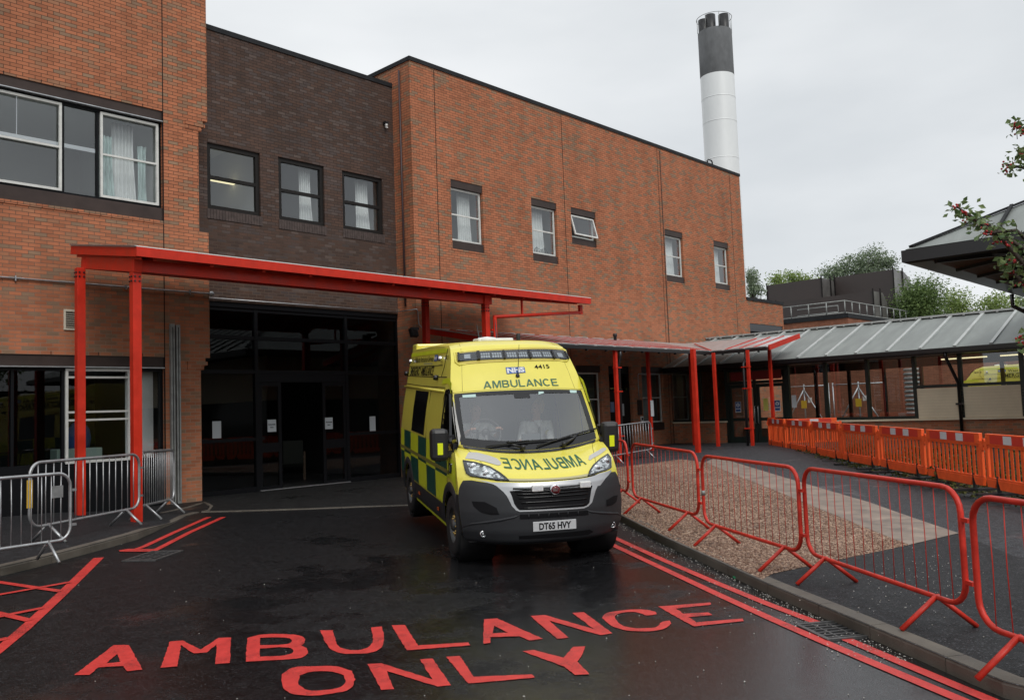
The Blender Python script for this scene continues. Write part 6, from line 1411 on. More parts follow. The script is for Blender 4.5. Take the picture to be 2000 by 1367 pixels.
for sg in (-1, 1): wheel(sg * .90, .95, .365); wheel(sg * .90, .95 + WBASE, .345)
# windscreen, its black surround, bonnet seam, wipers
vs = []; fs = []
SW = np.linspace(12.30, 13.90, 9); TW = np.linspace(-.90, .90, 25)
for s in SW:
    for t in TW: vs.append(Fo(s, t, .002))
for i in range(len(SW) - 1):
    for j in range(len(TW) - 1): a = i * len(TW) + j; fs.append((a, a + 1, a + len(TW) + 1, a + len(TW)))
ws = MB().add(vs, fs, 0, True).build('windscreen', M['glass_ws'], AM, fixn=False)
def band(s0, s1, t0, t1, d=.004):
    b = MB(); vs = []; fs = []; A_ = np.linspace(s0, s1, 9); C_ = np.linspace(t0, t1, 25)
    for s in A_:
        for t in C_: vs.append(Fo(s, t, d))
    for i in range(8):
        for j in range(24): a = i * 25 + j; fs.append((a, a + 1, a + 26, a + 25))
    return vs, fs
sr = MB()
for (s0, s1, t0, t1, d) in ((12.08, 12.36, -.95, .95, .0050), (13.84, 13.97, -.95, .95, .0050), (12.2, 13.9, -.955, -.885, .0046), (12.2, 13.9, .885, .955, .0046), (13.70, 13.85, -.10, .13, .0044)): v_, f_ = band(s0, s1, t0, t1, d); sr.add(v_, f_, 0, True)
sub(sr.build('surround', M['blk'], fixn=False), ws)
def wstick(px, w=None):
    return sub(decal('sticker', px, .006, M['sticker'], None), ws)
M['sticker'] = pbr('pale_sticker', (.42, .58, .55), .5)
wstick([(903, 771.5), (929, 769.5), (930, 776), (903.5, 778.5)]); wstick([(1112, 763), (1125, 762.5), (1126.5, 767), (1113, 768)]); wstick([(1051, 765), (1061, 764), (1061.5, 769), (1052, 770)])
vent_b = decal('scuttle', [(-.90, 11.72), (.90, 11.72), (.93, 12.06), (-.93, 12.06)], .010, M['black'], AM, px=False)
def wiper(a, c, arm):
    w = MB(); P = [Fo(s, t, .035) for t, s in a]; w.tube(P, [.010, .012, .010], 5); Q = [Fo(s, t, .05) for t, s in arm]; w.tube(Q, [.02, .014, .009], 6); w.lathe([(0, -.02), (.03, -.02), (.03, .03), (0, .03)], tuple(Q[0]), 'z', 10); w.build('wiper', M['black'], AM)
def tt(*pp): return [st(*p) for p in pp]
wiper(tt((948, 876), (1020, 865), (1086, 861)), None, tt((1020, 878), (990, 869), (1032, 864)))
wiper(tt((1048, 874), (1110, 855), (1163, 838)), None, tt((1100, 871), (1120, 858), (1126, 850)))
# bonnet edge line and pale patches
decal('bonnet_seam', [(-.62, 7.02), (.62, 7.02), (.63, 7.10), (-.63, 7.10)], .004, M['ink'], AM, px=False)
decal('chip_guard', [(-.55, 7.12), (.60, 7.12), (.62, 7.42), (-.53, 7.42)], .004, M['guard'], AM, px=False)
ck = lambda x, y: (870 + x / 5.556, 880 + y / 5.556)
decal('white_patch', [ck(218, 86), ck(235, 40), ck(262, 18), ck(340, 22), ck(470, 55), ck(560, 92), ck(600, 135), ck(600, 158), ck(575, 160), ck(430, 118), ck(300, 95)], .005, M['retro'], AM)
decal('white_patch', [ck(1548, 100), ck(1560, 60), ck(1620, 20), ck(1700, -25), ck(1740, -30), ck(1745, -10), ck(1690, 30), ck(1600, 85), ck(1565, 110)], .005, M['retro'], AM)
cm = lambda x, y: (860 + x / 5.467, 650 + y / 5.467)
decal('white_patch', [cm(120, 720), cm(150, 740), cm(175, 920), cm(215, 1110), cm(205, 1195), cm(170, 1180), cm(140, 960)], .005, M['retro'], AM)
# headlamps
HLl = [ck(*p) for p in ((192, 112), (330, 135), (480, 180), (580, 240), (640, 285), (688, 332), (560, 322), (400, 300), (280, 278), (238, 250), (212, 190))]
HLr = [ck(*p) for p in ((1757, 38), (1792, 80), (1792, 185), (1740, 214), (1640, 248), (1538, 280), (1556, 232), (1600, 162), (1680, 92))]
for HL, sg in ((HLl, -1), (HLr, 1)):
    hl = decal('headlight', HL, .008, M['lampdark'], AM)
    c = np.mean([st(*p) for p in HL], axis=0); rnd = random.Random(3 + sg)
    tr_ = MB(); q = [Fo(st(*p)[1], st(*p)[0], .012) for p in HL]; tr_.tube(q, .007, 5, close=True); sub(tr_.build('trim', M['blk']), hl)
    lens = decal('lens', HL, .022, M['glass_clear'], hl)
    rf = MB(); HP = [np.array(p) for p in HL]; ce = np.mean(HP, axis=0); top = (HP[1] + HP[2]) / 2
    inner = [tuple(ce + (p - ce) * .80 + np.array([0, -.5])) for p in HP]; sub(decal('inner_reflector', inner, .0115, M['lampfacet'], None), hl)
    for k, fr_ in enumerate((.25, .62)):
        i0, i1 = (0, 6) if sg < 0 else (1, 5)
        p = HP[i0] + (HP[i1] - HP[i0]) * fr_ + (ce - (HP[i0] + HP[i1]) / 2) * .6; t_, s_ = st(*p); rf.ball(Fo(s_, t_, .008), (.045, .014, .045), n=14, m=8)
    sub(rf.build('reflector', M['chrome']), hl)
# silver bar, grille surround, grille
U_ = [ck(*p) for p in ((320, 312), (520, 350), (700, 352), (900, 352), (1120, 342), (1330, 325), (1525, 300), (1660, 258), (1785, 218), (1786, 232), (1660, 380), (1636, 388), (1575, 560), (1540, 606), (1490, 622), (800, 664), (760, 648), (720, 600), (636, 452), (590, 415), (520, 368))]
decal('silver_surround', U_, .020, M['silver'], AM, ds=.12, dt=.04)
GR = [ck(*p) for p in ((700, 440), (860, 425), (1580, 382), (1548, 570), (1520, 598), (1480, 606), (805, 642), (770, 622), (742, 580))]
gr_ = decal('grille', GR, .024, M['ink'], AM, ds=.12, dt=.04)
sl_ = MB()
def poly_x(P, y):                                         # span of a photo polygon at photo row y
    xs = []
    for i in range(len(P)):
        (x1, y1), (x2, y2) = P[i - 1], P[i]
        if (y1 > y) != (y2 > y): xs.append(x1 + (y - y1) * (x2 - x1) / (y2 - y1))
    return (min(xs), max(xs)) if len(xs) > 1 else None
for s in (4.25, 4.6, 4.9, 5.2, 5.5, 5.8):
    sl_.tube([Fo(s, t, .030) for t in np.linspace(-.40 - .06 * (s - 5), .43 + .06 * (s - 5), 15)], .009, 5)
sub(sl_.build('slats', M['blk']), gr_)
for (a, c, d, e) in ((-.255, -.115, 5.60, 6.02), (.315, .455, 5.72, 6.14)):
    P_ = [Fo(5.8, (a + c) / 2, .05)]; lp = MB().obox(P_[0], ((1, 0, 0), (0, 1, 0), (0, 0, 1)), (.066, .02, .036)).build('grille_lamp', M['white'], AM, bevel=.008)
    q = MB()
    for i in range(6): q.box((P_[0][0] - .05 + i * .0175, P_[0][1] - .0235, P_[0][2] - .02), (P_[0][0] - .038 + i * .0175, P_[0][1] - .0205, P_[0][2] + .02))
    sub(q.build('lens', M['retro_white']), lp)
bc = Fo(5.55, .075 * 0 + .02, .05)
bd = MB().lathe([(0, -.012), (.052, -.012), (.064, -.004), (.064, .02)], tuple(bc), 'y', 32).build('badge', M['chrome'], AM)
sub(MB().lathe([(0, -.0155), (.049, -.0150), (.049, -.0125)], tuple(bc), 'y', 28).build('badge_face', pbr('dark_red_enamel', (.13, .008, .012), .25)), bd)
vs, fs = txt('FIAT', .047, .0022, .72); sub(MB().add([(bc[0] + p[0], bc[1] - .0175, bc[2] - .017 + p[1]) for p in vs], fs).build('lettering', M['chrome'], fixn=False), bd)
# bumper details: lower slots, pockets, fog lamps, number plate
decal('air_slot', [ck(*p) for p in ((803, 690), (1535, 642), (1540, 692), (806, 738))], .020, M['ink'], AM, ds=.12, dt=.04)
sm_ = MB()
for k in range(1, 7): x = 803 + k * 104; sm_.tube([Fo(st(*ck(x, 690 - k * 6.7))[1], st(*ck(x, 690 - k * 6.7))[0], .024), Fo(st(*ck(x, 737 - k * 6.7))[1], st(*ck(x, 737 - k * 6.7))[0], .024)], .006, 4)
sm_.build('slot_bars', M['bumper'], AM)
decal('air_slot', [ck(*p) for p in ((790, 915), (1560, 850), (1600, 868), (1540, 905), (800, 950))], .019, M['ink'], AM, ds=.12, dt=.04)
decal('bumper_pocket', [ck(*p) for p in ((300, 545), (430, 560), (560, 620), (590, 690), (500, 694), (380, 655), (318, 600))], .018, M['ink'], AM, ds=.12, dt=.03)
decal('bumper_pocket', [ck(*p) for p in ((1735, 535), (1810, 490), (1858, 482), (1846, 552), (1800, 590), (1738, 600))], .018, M['ink'], AM, ds=.12, dt=.03)
for sg in (-1, 1):                                        # raised crease lines of the bumper
    cr_ = MB(); P_ = [Fo(s, sg * t, .012) for t, s in ((.995, 2.2), (.90, 2.55), (.75, 2.75), (.60, 2.95), (.46, 3.3), (.40, 3.7))]; cr_.tube(P_, [.005, .013, .016, .016, .013, .005], 8)
    P_ = [Fo(s, sg * t, .010) for t, s in ((.97, 5.3), (.88, 5.75), (.74, 5.85), (.62, 5.5), (.53, 4.8), (.46, 4.0), (.42, 3.6))]; cr_.build('bumper_crease', M['bumper'], AM)
    t_, s_ = st(*((944.7, 1041.4) if sg < 0 else (1194.5, 1023.5))); p = Fo(s_, t_, .014)
    fg = MB().lathe([(.026, -.008), (.032, -.012), (.038, -.004), (.04, 0), (.04, .03)], tuple(p), 'y', 18).lathe([(0, .004), (.027, -.002)], tuple(p), 'y', 18, 1).ball(p + np.array([0, .0, 0]), (.012, .008, .012), 0, 8, 5).build('fog_lamp', [M['chrome'], M['lampdark']], AM)
    sub(MB().lathe([(0, -.02), (.034, -.012)], tuple(p), 'y', 18).build('lens', M['glass_clear']), fg)
pc = np.array([0.0, -.026, .456])
pl_ = MB().box((-.26, pc[1], pc[2] - .0555), (.26, pc[1] + .008, pc[2] + .0555)).build('number_plate', pbr('plate_white', (.50, .51, .52), .35), AM, bevel=.004)
vs, fs = txt('DT65 HVY', .105, .0035, .80); sub(MB().add([(p[0], pc[1] - .0015, pc[2] - .037 + p[1]) for p in vs], fs).build('lettering', M['ink'], fixn=False), pl_)
# light bar let into the raised roof front
lbp = [cm(*p) for p in ((152, 215), (230, 205), (1300, 170), (1345, 185), (1362, 290), (1340, 308), (200, 345), (165, 320))]
decal('light_bar_recess', lbp, .006, pbr('recess_yellow', (.50, .40, .06), .4), AM, ds=.12)
rt_ = MB(); rt_.tube([Fo(st(*p)[1], st(*p)[0], .004) for p in lbp], .016, 8, close=True); rt_.build('bar_surround', M['amb'], AM)
lb = decal('light_bar', [cm(*p) for p in ((186, 232), (1315, 195), (1345, 282), (190, 318))], .012, M['lampdark'], AM, ds=.12)
tL, tR = st(*cm(186, 275))[0], st(*cm(1335, 240))[0]
lb2 = MB(); s0 = st(*cm(188, 315))[1]; s1 = st(*cm(186, 233))[1]; sc_ = (s0 + s1) / 2
n = 8; edges = np.linspace(tL, tR, 25)
def cell(b, ta, tb, sa, sb, d0, d1, mi=0):
    c = [Fo(sa, ta, d0), Fo(sa, tb, d0), Fo(sb, tb, d0), Fo(sb, ta, d0), Fo(sa, ta, d1), Fo(sa, tb, d1), Fo(sb, tb, d1), Fo(sb, ta, d1)]; b.add(c, [(0, 1, 2, 3), (7, 6, 5, 4), (0, 4, 5, 1), (1, 5, 6, 2), (2, 6, 7, 3), (3, 7, 4, 0)], mi)
H_ = MB(); cell(H_, tL, tR, s0, s0 + (s1 - s0) * .10, .0, .028); cell(H_, tL, tR, s1 - (s1 - s0) * .10, s1, .0, .028)
for k in range(5): e = tL + (tR - tL) * [0, .165, .40, .635, .855][k]; cell(H_, e - .004, e + .014 + (.03 if k in (1,) else .01), s0, s1, .0, .046)
cell(H_, tR - .02, tR, s0, s1, 0, .046)
sub(H_.build('housing', M['blk']), lb)
ld = MB()
def led(fr0, fr1, rowsn, cols_):
    ta, tb = tL + (tR - tL) * fr0, tL + (tR - tL) * fr1
    for r_ in range(rowsn):
        for c_ in range(cols_):
            a = ta + (tb - ta) * (c_ + .12) / cols_; e = ta + (tb - ta) * (c_ + .88) / cols_; sa = s0 + (s1 - s0) * (.16 + .68 * (r_ + .1) / rowsn); sb = s0 + (s1 - s0) * (.16 + .68 * (r_ + .9) / rowsn); cell(ld, a, e, sa, sb, .013, .020)
for a, c in ((.195, .28), (.295, .385), (.43, .52), (.535, .62), (.665, .75), (.765, .845)): led(a, c, 2, 4)
led(.045, .115, 1, 1); led(.90, .965, 1, 1)
sub(ld.build('reflectors', pbr('lamp_reflector', (.32, .34, .36), .25, .5)), lb)
v_, f_ = band(s0, s1, tL, tR, .034); sub(MB().add(v_, f_, 0, True).build('lens', glass('bar_lens', (.92, .94, .95), .6), fixn=False), lb)
# lettering on the front: plain block capitals
def arc(cx, cy, rx, ry, a0, a1, n=10): return [(cx + rx * math.cos(rad(a0 + (a1 - a0) * i / n)), cy + ry * math.sin(rad(a0 + (a1 - a0) * i / n))) for i in range(n + 1)]
BW = .145
GL = {'A': (.82, [[(0, 0), (.33, 1), (.49, 1), (.82, 0), (.66, 0), (.585, .23), (.235, .23), (.16, 0)], [(.28, .36), (.54, .36), (.41, .78)]]),
      'M': (.88, [[(0, 0), (0, 1), (.21, 1), (.44, .30), (.67, 1), (.88, 1), (.88, 0), (.74, 0), (.74, .76), (.51, 0), (.37, 0), (.14, .76), (.14, 0)]]),
      'B': (.74, [[(0, 0), (0, 1), (.44, 1)] + arc(.44, .745, .25, .255, 90, -50) + arc(.45, .29, .28, .29, 50, -90), [(.15, .14), (.43, .14)] + arc(.43, .29, .145, .15, -90, 90, 8) + [(.15, .44)], [(.15, .58), (.42, .58)] + arc(.42, .72, .125, .14, -90, 90, 8) + [(.15, .86)]]),
      'U': (.76, [[(0, 1), (.15, 1)] + [(.15, .38)] + arc(.38, .38, .23, .25, 180, 360) + [(.61, 1), (.76, 1)] + arc(.38, .38, .38, .395, 360, 180)]),
      'L': (.62, [[(0, 0), (0, 1), (.15, 1), (.15, .14), (.62, .14), (.62, 0)]]),
      'N': (.77, [[(0, 0), (0, 1), (.16, 1), (.63, .24), (.63, 1), (.77, 1), (.77, 0), (.61, 0), (.14, .76), (.14, 0)]]),
      'C': (.82, [arc(.41, .5, .41, .52, 42, 318, 18) + arc(.41, .5, .255, .375, 312, 48, 16)]),
      'E': (.68, [[(0, 0), (0, 1), (.67, 1), (.67, .86), (.15, .86), (.15, .58), (.62, .58), (.62, .44), (.15, .44), (.15, .14), (.68, .14), (.68, 0)]])}
def block(word, gap=.12):
    vs, fs, x = [], [], 0
    for ch in word:
        w, loops = GL[ch]; tri = geometry.tessellate_polygon([[Vector((p[0], p[1], 0)) for p in lp] for lp in loops]); b0 = len(vs)
        vs += [(x + p[0], p[1]) for lp in loops for p in lp]; fs += [tuple(b0 + i for i in t) for t in tri]; x += w + gap
    return vs, fs
def ftext(body, px0, px1, pyb, h_px, m, parent, bold=.0, mirror=False, name='lettering', d=.007):
    """lettering laid on the body between two photo points of its base line"""
    t0, s_0 = st(*px0); t1, s_1 = st(*px1); tm, s_top = st((px0[0] + px1[0]) / 2, (px0[1] + px1[1]) / 2 - h_px); sb = (s_0 + s_1) / 2
    vs, fs = block(body) if body == 'AMBULANCE' else txt(body, 1.0, bold, 1.0, 'LEFT'); X = [v[0] for v in vs]; Y = [v[1] for v in vs]; x0, x1 = min(X), max(X); y1 = max(Y)
    out_ = []
    for v in vs:
        fx = (v[0] - x0) / (x1 - x0)
        if mirror: fx = 1 - fx
        t = t0 + (t1 - t0) * fx; s = (s_0 + (s_1 - s_0) * fx) + (s_top - (s_0 + s_1) / 2) * v[1] / y1; out_.append(Fo(s, t, d))
    return MB().add(out_, fs).build(name, m, parent, fixn=False)
ftext('AMBULANCE', cm(460, 598), cm(1263, 570), 0, 15, M['amb_text'], AM, .012)
ftext('AMBULANCE', ck(640, 192), ck(1536, 150), 0, 15.5, M['amb_text'], AM, .012, mirror=True)
ftext('4415', cm(1012, 385), cm(1170, 378), 0, 8, M['ink'], AM, .012)
nl = decal('logo', [cm(693, 370), cm(898, 362), cm(914, 430), cm(708, 437)], .006, M['nhs'], AM)
nw = ftext('NHS', cm(712, 428), cm(902, 421), 0, 9.2, M['retro_white'], AM, .05, d=.009); nw.parent = nl
def stext(body, v0, v1, zb, h, m, sg, bold=0.0, slant=0.0, name='lettering'):
    vs, fs = txt(body, 1.0, bold, 1.0, 'LEFT'); x0, x1 = min(v[0] for v in vs), max(v[0] for v in vs); y1 = max(v[1] for v in vs)
    o_ = []
    for v in vs:
        f = (v[0] - x0) / (x1 - x0); z = zb + h * v[1] / y1; vv = (v0 + (v1 - v0) * f) if sg < 0 else (v1 + (v0 - v1) * f); vv -= sg * slant * v[1] / y1 * h * -1; o_.append((sg * (sideU(vv, z) + .008), vv, z))
    return MB().add(o_, fs).build(name, m, AM, fixn=False)
for sg in (-1, 1):
    stext('EMERGENCY AMBULANCE', 4.95, 2.75, 2.19, .135, M['ink'], sg, .02)
    stext('West Midlands Ambulance Service', 5.05, 2.95, 2.395, .085, M['ink'], sg, .01); stext('4415', 2.05, 1.80, 2.40, .06, M['ink'], sg, .01)
    stext('NHS Foundation Trust', 3.7, 2.95, 2.352, .028, M['nhs'], sg, 0)
    q = side_decal('logo', [(2.88, 2.395), (2.62, 2.395), (2.62, 2.485), (2.88, 2.485)], M['nhs'], sg, AM, .007); n_ = stext('NHS', 2.86, 2.64, 2.415, .05, M['retro_white'], sg, .05); n_.parent = q
    for v in n_.data.vertices: v.co.x += sg * .003
# roof equipment: raised rear lip, dome, aerials
MB().box((-.76, 5.0, 2.60), (.76, 5.40, 2.715)).build('roof_lip', M['amb'], AM, bevel=.03)
MB().lathe([(.14, 0), (.15, .03), (.12, .06), (0, .075)], (-.15, 2.45, 2.65), n=24).build('roof_dome', M['white'], AM)
MB().box((-.30, 2.35, 2.64), (.22, 2.7, 2.70)).build('roof_unit', M['white'], AM, bevel=.02)
for (u, v, h, lean) in ((-.25, 2.5, .20, -.03), (.06, 2.7, .28, -.02)): MB().tube([(u, v, 2.66), (u, v, 2.70), (u + lean, v, 2.70 + h)], [.022, .012, .004], 6).build('aerial', M['black'], AM)
MB().lathe([(.03, 0), (.03, .10), (.025, .11), (0, .11)], (.36, 2.6, 2.66), n=12).build('vent_stub', M['black'], AM)
ap = Fo(st(*cm(823, 470))[1], st(*cm(823, 470))[0], .0); MB().lathe([(.028, 0), (.026, .02), (.012, .05), (0, .055)], tuple(ap), n=14).tube([ap + np.array([0, -.01, .03]), ap + np.array([.0, -.10, .42])], [.006, .003], 5).build('aerial', M['black'], AM)
sm2 = MB()
for t in (-.83, .86): sm2.tube([Fo(s, t, .0005) for s in np.linspace(14.05, 17.9, 12)], .0022, 4)
sm2.tube([Fo(14.02, t, .001) for t in np.linspace(-.98, .98, 25)], .003, 4)
for sg in (-1, 1): sm2.tube([Fo(s, sg * t, .001) for s, t in ((7.08, .62), (8.0, .66), (9.0, .73), (10.0, .80), (11.0, .86), (11.8, .90))], .003, 4)
sm2.build('roof_seams', pbr('seam', (.25, .21, .04), .5), AM)
# cab: dashboard, steering wheel, seats, bulkhead
cab = MB(); cab.box((-.84, 1.02, .95), (.84, 1.50, 1.20)); cab.box((-.84, .95, 1.10), (.84, 1.36, 1.27)); cab.box((-.64, 1.1, 1.25), (-.20, 1.40, 1.34)); cab.build('dashboard', pbr('dash_grey', (.05, .053, .056), .7), AM, bevel=.04)
MB().slab([(-.92, 2.62, .5), (.92, 2.62, .5), (.92, 2.62, 1.8), (.76, 2.62, 2.4), (-.76, 2.62, 2.4), (-.92, 2.62, 1.8)], (0, .04, 0)).build('bulkhead', pbr('cab_grey', (.09, .10, .10), .8), AM)
MB().box((-.9, 1.1, .52), (.9, 2.6, .56)).build('cab_floor', M['black'], AM)
for u in (-.46, .46):
    MB().box((u - .25, 1.75, .85), (u + .25, 2.25, 1.0)).obox((u, 2.32, 1.32), ((1, 0, 0), (0, .97, .24), (0, -.24, .97)), (.24, .06, .38)).obox((u, 2.42, 1.80), ((1, 0, 0), (0, 1, 0), (0, 0, 1)), (.13, .04, .10)).build('seat', pbr('seat_cloth', (.03, .033, .038), .9), AM, bevel=.03)
sw = MB(); tilt = rad(28); ctr = np.array([-.42, 1.52, 1.43]); sr_ = .20; e1 = np.array([1, 0, 0]); e2 = np.array([0, math.sin(tilt) * .9, math.cos(tilt)])
RIM = lambda a: ctr + sr_ * (math.cos(a) * e1 + math.sin(a) * e2)
sw.tube([RIM(a) for a in np.linspace(0, 2 * math.pi, 33)[:-1]], .016, 8, close=True); sw.ball(ctr, (.06, .03, .06))
for a in (0.1, math.pi - .1, -math.pi / 2): sw.bar(ctr, RIM(a), .03, .02)
sw.build('steering_wheel', M['black'], AM)
MB().box((-.02, 1.18, 1.22), (.22, 1.22, 1.42)).bar((.1, 1.22, 1.15), (.1, 1.2, 1.3), .03, .03).build('screen', pbr('screen_grey', (.10, .11, .115), .3), AM)

# ================================================================== TWO PEOPLE IN THE CAB
M['skin'] = pbr('skin', (.46, .25, .18), .55); M['shirt'] = pbr('white_shirt', (.66, .68, .68), .85, var=.18, vscale=14); M['trousers'] = pbr('dark_green_trousers', (.02, .035, .03), .9)
M['epaulette'] = pbr('dark_green_epaulette', (.02, .05, .04), .8)
def skin_mesh(name, verts, edges, mat, parent=None, sub_=2, root=0):
    me = bpy.data.meshes.new(name); me.from_pydata([v[0] for v in verts], edges, []); o = bpy.data.objects.new(name, me); COL.objects.link(o)
    sk = o.modifiers.new('skin', 'SKIN'); sk.use_smooth_shade = True
    for i, v in enumerate(verts):
        r = v[1]; me.skin_vertices[0].data[i].radius = r if hasattr(r, '__len__') else (r, r); me.skin_vertices[0].data[i].use_root = (i == root)
    ss = o.modifiers.new('sub', 'SUBSURF'); ss.levels = sub_; ss.render_levels = sub_
    dg = bpy.context.evaluated_depsgraph_get(); m2 = bpy.data.meshes.new_from_object(o.evaluated_get(dg)); m2.materials.clear(); m2.materials.append(mat)
    o.modifiers.clear(); o.data = m2; bpy.data.meshes.remove(me)
    for p in m2.polygons: p.use_smooth = True
    if parent is not None: o.parent = parent
    return o
def person(u, v, label, hands, look, hair_col, hair_long, lean=0.0):
    """hands: two wrist points; look: unit direction of the face in cab axes"""
    H = lambda x, y, z: (u + x + lean * (z - 1.0), v + y, z)
    sh = [H(-.185, .08, 1.47), H(.185, .08, 1.47)]
    V_ = [(H(0, .10, 1.02), (.12, .08)), (H(0, .12, 1.14), (.11, .07)), (H(0, .13, 1.30), (.12, .07)), (H(0, .11, 1.44), (.10, .06)), (H(0, .08, 1.52), .058), (H(0, .05, 1.59), .055)]
    E_ = [(0, 1), (1, 2), (2, 3), (3, 4), (4, 5)]
    for sx, hp in ((-1, hands[0]), (1, hands[1])):
        s0 = np.array(sh[0 if sx < 0 else 1]); w = np.array(hp, float); el = (s0 + w) / 2 + np.array([sx * .09, .06, -.13]); k = len(V_)
        V_ += [(tuple(s0), .062), (tuple((s0 + el) / 2), .052), (tuple(el), .045), (tuple((el + w) / 2), .040), (tuple(w), .028)]; E_ += [(3, k), (k, k + 1), (k + 1, k + 2), (k + 2, k + 3), (k + 3, k + 4)]
        hd = w - el; hd /= np.linalg.norm(hd); kk = len(V_); V_.append((tuple(w + hd * .05), (.036, .020))); E_.append((k + 4, kk))
        side = np.cross(hd, [0, 0, 1]); side /= np.linalg.norm(side)
        for q, (off, ln) in enumerate(((-.030, .062), (-.010, .072), (.010, .068), (.028, .055))):
            a = w + hd * .085 + side * off; b = a + hd * ln * .5 + np.array([0, 0, .012]); c = b + hd * ln * .22 - np.array([0, 0, .03]); n_ = len(V_)
            V_ += [(tuple(a), .0095), (tuple(b), .009), (tuple(c), .008)]; E_ += [(kk, n_), (n_, n_ + 1), (n_ + 1, n_ + 2)]
        n_ = len(V_); a = w + hd * .035 - side * sx * .036; V_ += [(tuple(a), .011), (tuple(a + hd * .035 - side * sx * .02), .0095)]; E_ += [(kk, n_), (n_, n_ + 1)]
    for sx in (-1, 1):
        k = len(V_); V_ += [(H(sx * .10, -.10, 1.00), .085), (H(sx * .13, -.38, 1.02), .062), (H(sx * .13, -.46, .75), .048), (H(sx * .13, -.50, .62), .04), (H(sx * .13, -.62, .60), .035)]; E_ += [(0, k), (k, k + 1), (k + 1, k + 2), (k + 2, k + 3), (k + 3, k + 4)]
    hc = np.array(H(0, .03, 1.70)); k = len(V_); L = np.array(look, float); L /= np.linalg.norm(L)
    V_ += [(tuple(hc - [0, 0, .045] + L * .012), (.066, .062)), (tuple(hc + [0, 0, .02]), (.078, .086)), (tuple(hc + [0, 0, .085]), (.062, .068))]; E_ += [(5, k), (k, k + 1), (k + 1, k + 2)]
    R_ = np.cross(L, [0, 0, 1.0]); R_ /= np.linalg.norm(R_)
    nz_ = len(V_); V_.append((tuple(hc + L * .098 - [0, 0, .012]), .013)); E_.append((k + 1, nz_))
    body = skin_mesh('person', V_, E_, M['skin']); vframe(body); tag(body, label, 'person')
    f = MB()
    for sx in (-1, 1): f.ball(hc + L * .078 + R_ * .03 * sx + np.array([0, 0, .018]), (.011, .011, .007), n=8, m=5)
    f.build('eyes', M['ink'], body); f = MB(); f.obox(hc + L * .080 - np.array([0, 0, .052]), (R_, L, (0, 0, 1)), (.022, .006, .004)); f.build('mouth', pbr('lips', (.30, .11, .10), .5), body)
    f = MB()
    for sx in (-1, 1): f.ball(hc + R_ * .072 * sx + np.array([0, 0, .0]), (.008, .014, .024), n=8, m=6)
    f.build('ears', M['skin'], body)
    hm = pbr('hair', hair_col, .6, var=.3, vscale=30); hv = [(tuple(hc + [0, 0, .085] - L * .012), (.088, .092)), (tuple(hc + [0, 0, .05] - L * .050), (.092, .085)), (tuple(hc - [0, 0, .03] - L * .060), (.076, .060))]
    he = [(0, 1), (1, 2)]
    if hair_long:
        hv.append((tuple(hc - [0, 0, .07] - L * .05), (.06, .05))); he.append((2, 3))
        for sx in (-1, 1): n_ = len(hv); hv.append((tuple(hc + R_ * sx * .078 - [0, 0, .015]), .026)); he.append((1, n_)); hv.append((tuple(hc + R_ * sx * .072 - [0, 0, .07]), .022)); he.append((n_, n_ + 1))
    skin_mesh('hair', hv, he, hm, body)
    # shirt with short sleeves
    S_ = [(H(0, .10, 1.00), (.160, .135)), (H(0, .12, 1.14), (.152, .128)), (H(0, .13, 1.30), (.166, .132)), (H(0, .11, 1.43), (.146, .108)), (H(0, .085, 1.515), .068)]; SE = [(0, 1), (1, 2), (2, 3), (3, 4)]
    for sx, hp in ((-1, hands[0]), (1, hands[1])):
        s0 = np.array(sh[0 if sx < 0 else 1]); w = np.array(hp, float); el = (s0 + w) / 2 + np.array([sx * .09, .06, -.13]); k = len(S_); S_ += [(tuple(s0), .070), (tuple((s0 + el) / 2), .060), (tuple(el + (s0 - el) * .12), .055)]; SE += [(3, k), (k, k + 1), (k + 1, k + 2)]
    skin_mesh('shirt', S_, SE, M['shirt'], body)
    T_ = [(H(0, .10, .98), (.165, .13))]; TE = []
    for sx in (-1, 1): k = len(T_); T_ += [(H(sx * .10, -.10, 1.00), .10), (H(sx * .13, -.38, 1.02), .075), (H(sx * .13, -.46, .75), .062), (H(sx * .13, -.50, .63), .055)]; TE += [(0, k), (k, k + 1), (k + 1, k + 2), (k + 2, k + 3)]
    skin_mesh('trousers', T_, TE, M['trousers'], body)
    f = MB(); f.slab([H(-.05, -.035, 1.50), H(0, -.052, 1.44), H(.05, -.035, 1.50), H(.06, .0, 1.535), H(-.06, .0, 1.535)], (0, -.006, 0)); f.slab([H(-.016, -.055, 1.44), H(.016, -.055, 1.44), H(.022, -.06, 1.18), H(0, -.06, 1.15), H(-.022, -.06, 1.18)], (0, -.008, 0), 1); f.build('collar', [M['shirt'], M['epaulette']], body)
    e = MB()
    for sx in (-1, 1): s0 = np.array(sh[0 if sx < 0 else 1]); e.obox(s0 + np.array([0, -.005, .078]), ((1, 0, -.25 * sx), (0, 1, 0), (.25 * sx, 0, 1)), (.055, .04, .012))
    e.build('epaulettes', M['epaulette'], body)
    return body
person(-.42, 2.05, 'driver in white shirt with hands on the steering wheel, looking down', [tuple(RIM(math.pi * .95) + np.array([0, .08, -.01])), tuple(RIM(math.pi * .05) + np.array([0, .08, -.01]))], (.15, -1, -.25), (.10, .075, .05), False)
pp = person(.46, 2.05, 'passenger in white shirt with fair hair, turned toward the driver', [(.22, 1.58, 1.22), (.36, 1.52, 1.20)], (-.85, -.55, -.12), (.42, .30, .15), True)
bg2 = MB().lathe([(0, 0), (.04, 0), (.04, .004), (0, .004)], (.58, 1.985, 1.36), 'y', 16).build('sleeve_badge', pbr('gold_badge', (.35, .32, .10), .5), pp)
o = MB().box((.16, 1.40, 1.20), (.42, 1.55, 1.225)).build('clipboard', M['paper']); vframe(o); tag(o, 'clipboard with paper on the dashboard in front of the passenger', 'clipboard')

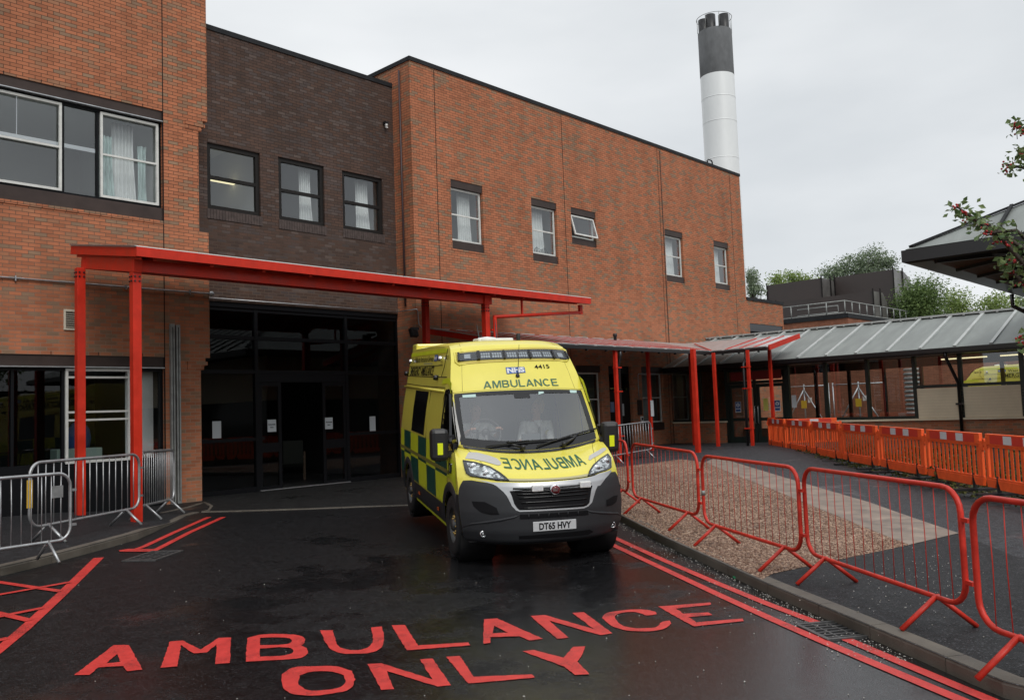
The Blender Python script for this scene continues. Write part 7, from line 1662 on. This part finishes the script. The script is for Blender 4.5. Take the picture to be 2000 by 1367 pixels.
# a second ambulance in the yard, only its upper side seen through the corridor glass
A2 = copy_tree(AM); A2.matrix_world = Matrix(((-1, 0, 0, 36.9), (0, -1, 0, 11.4), (0, 0, 1, .25), (0, 0, 0, 1)))
tag(A2, 'second yellow ambulance in the yard, its upper side seen through the corridor windows', 'ambulance')

for o in bpy.data.objects:
    if '_w' in o: del o['_w']
print('RB', [(a[1], a[2]) for a in RB_DEBUG]); print('SB', SB_DEBUG); print('OD', OD); print('objects', len(bpy.data.objects))
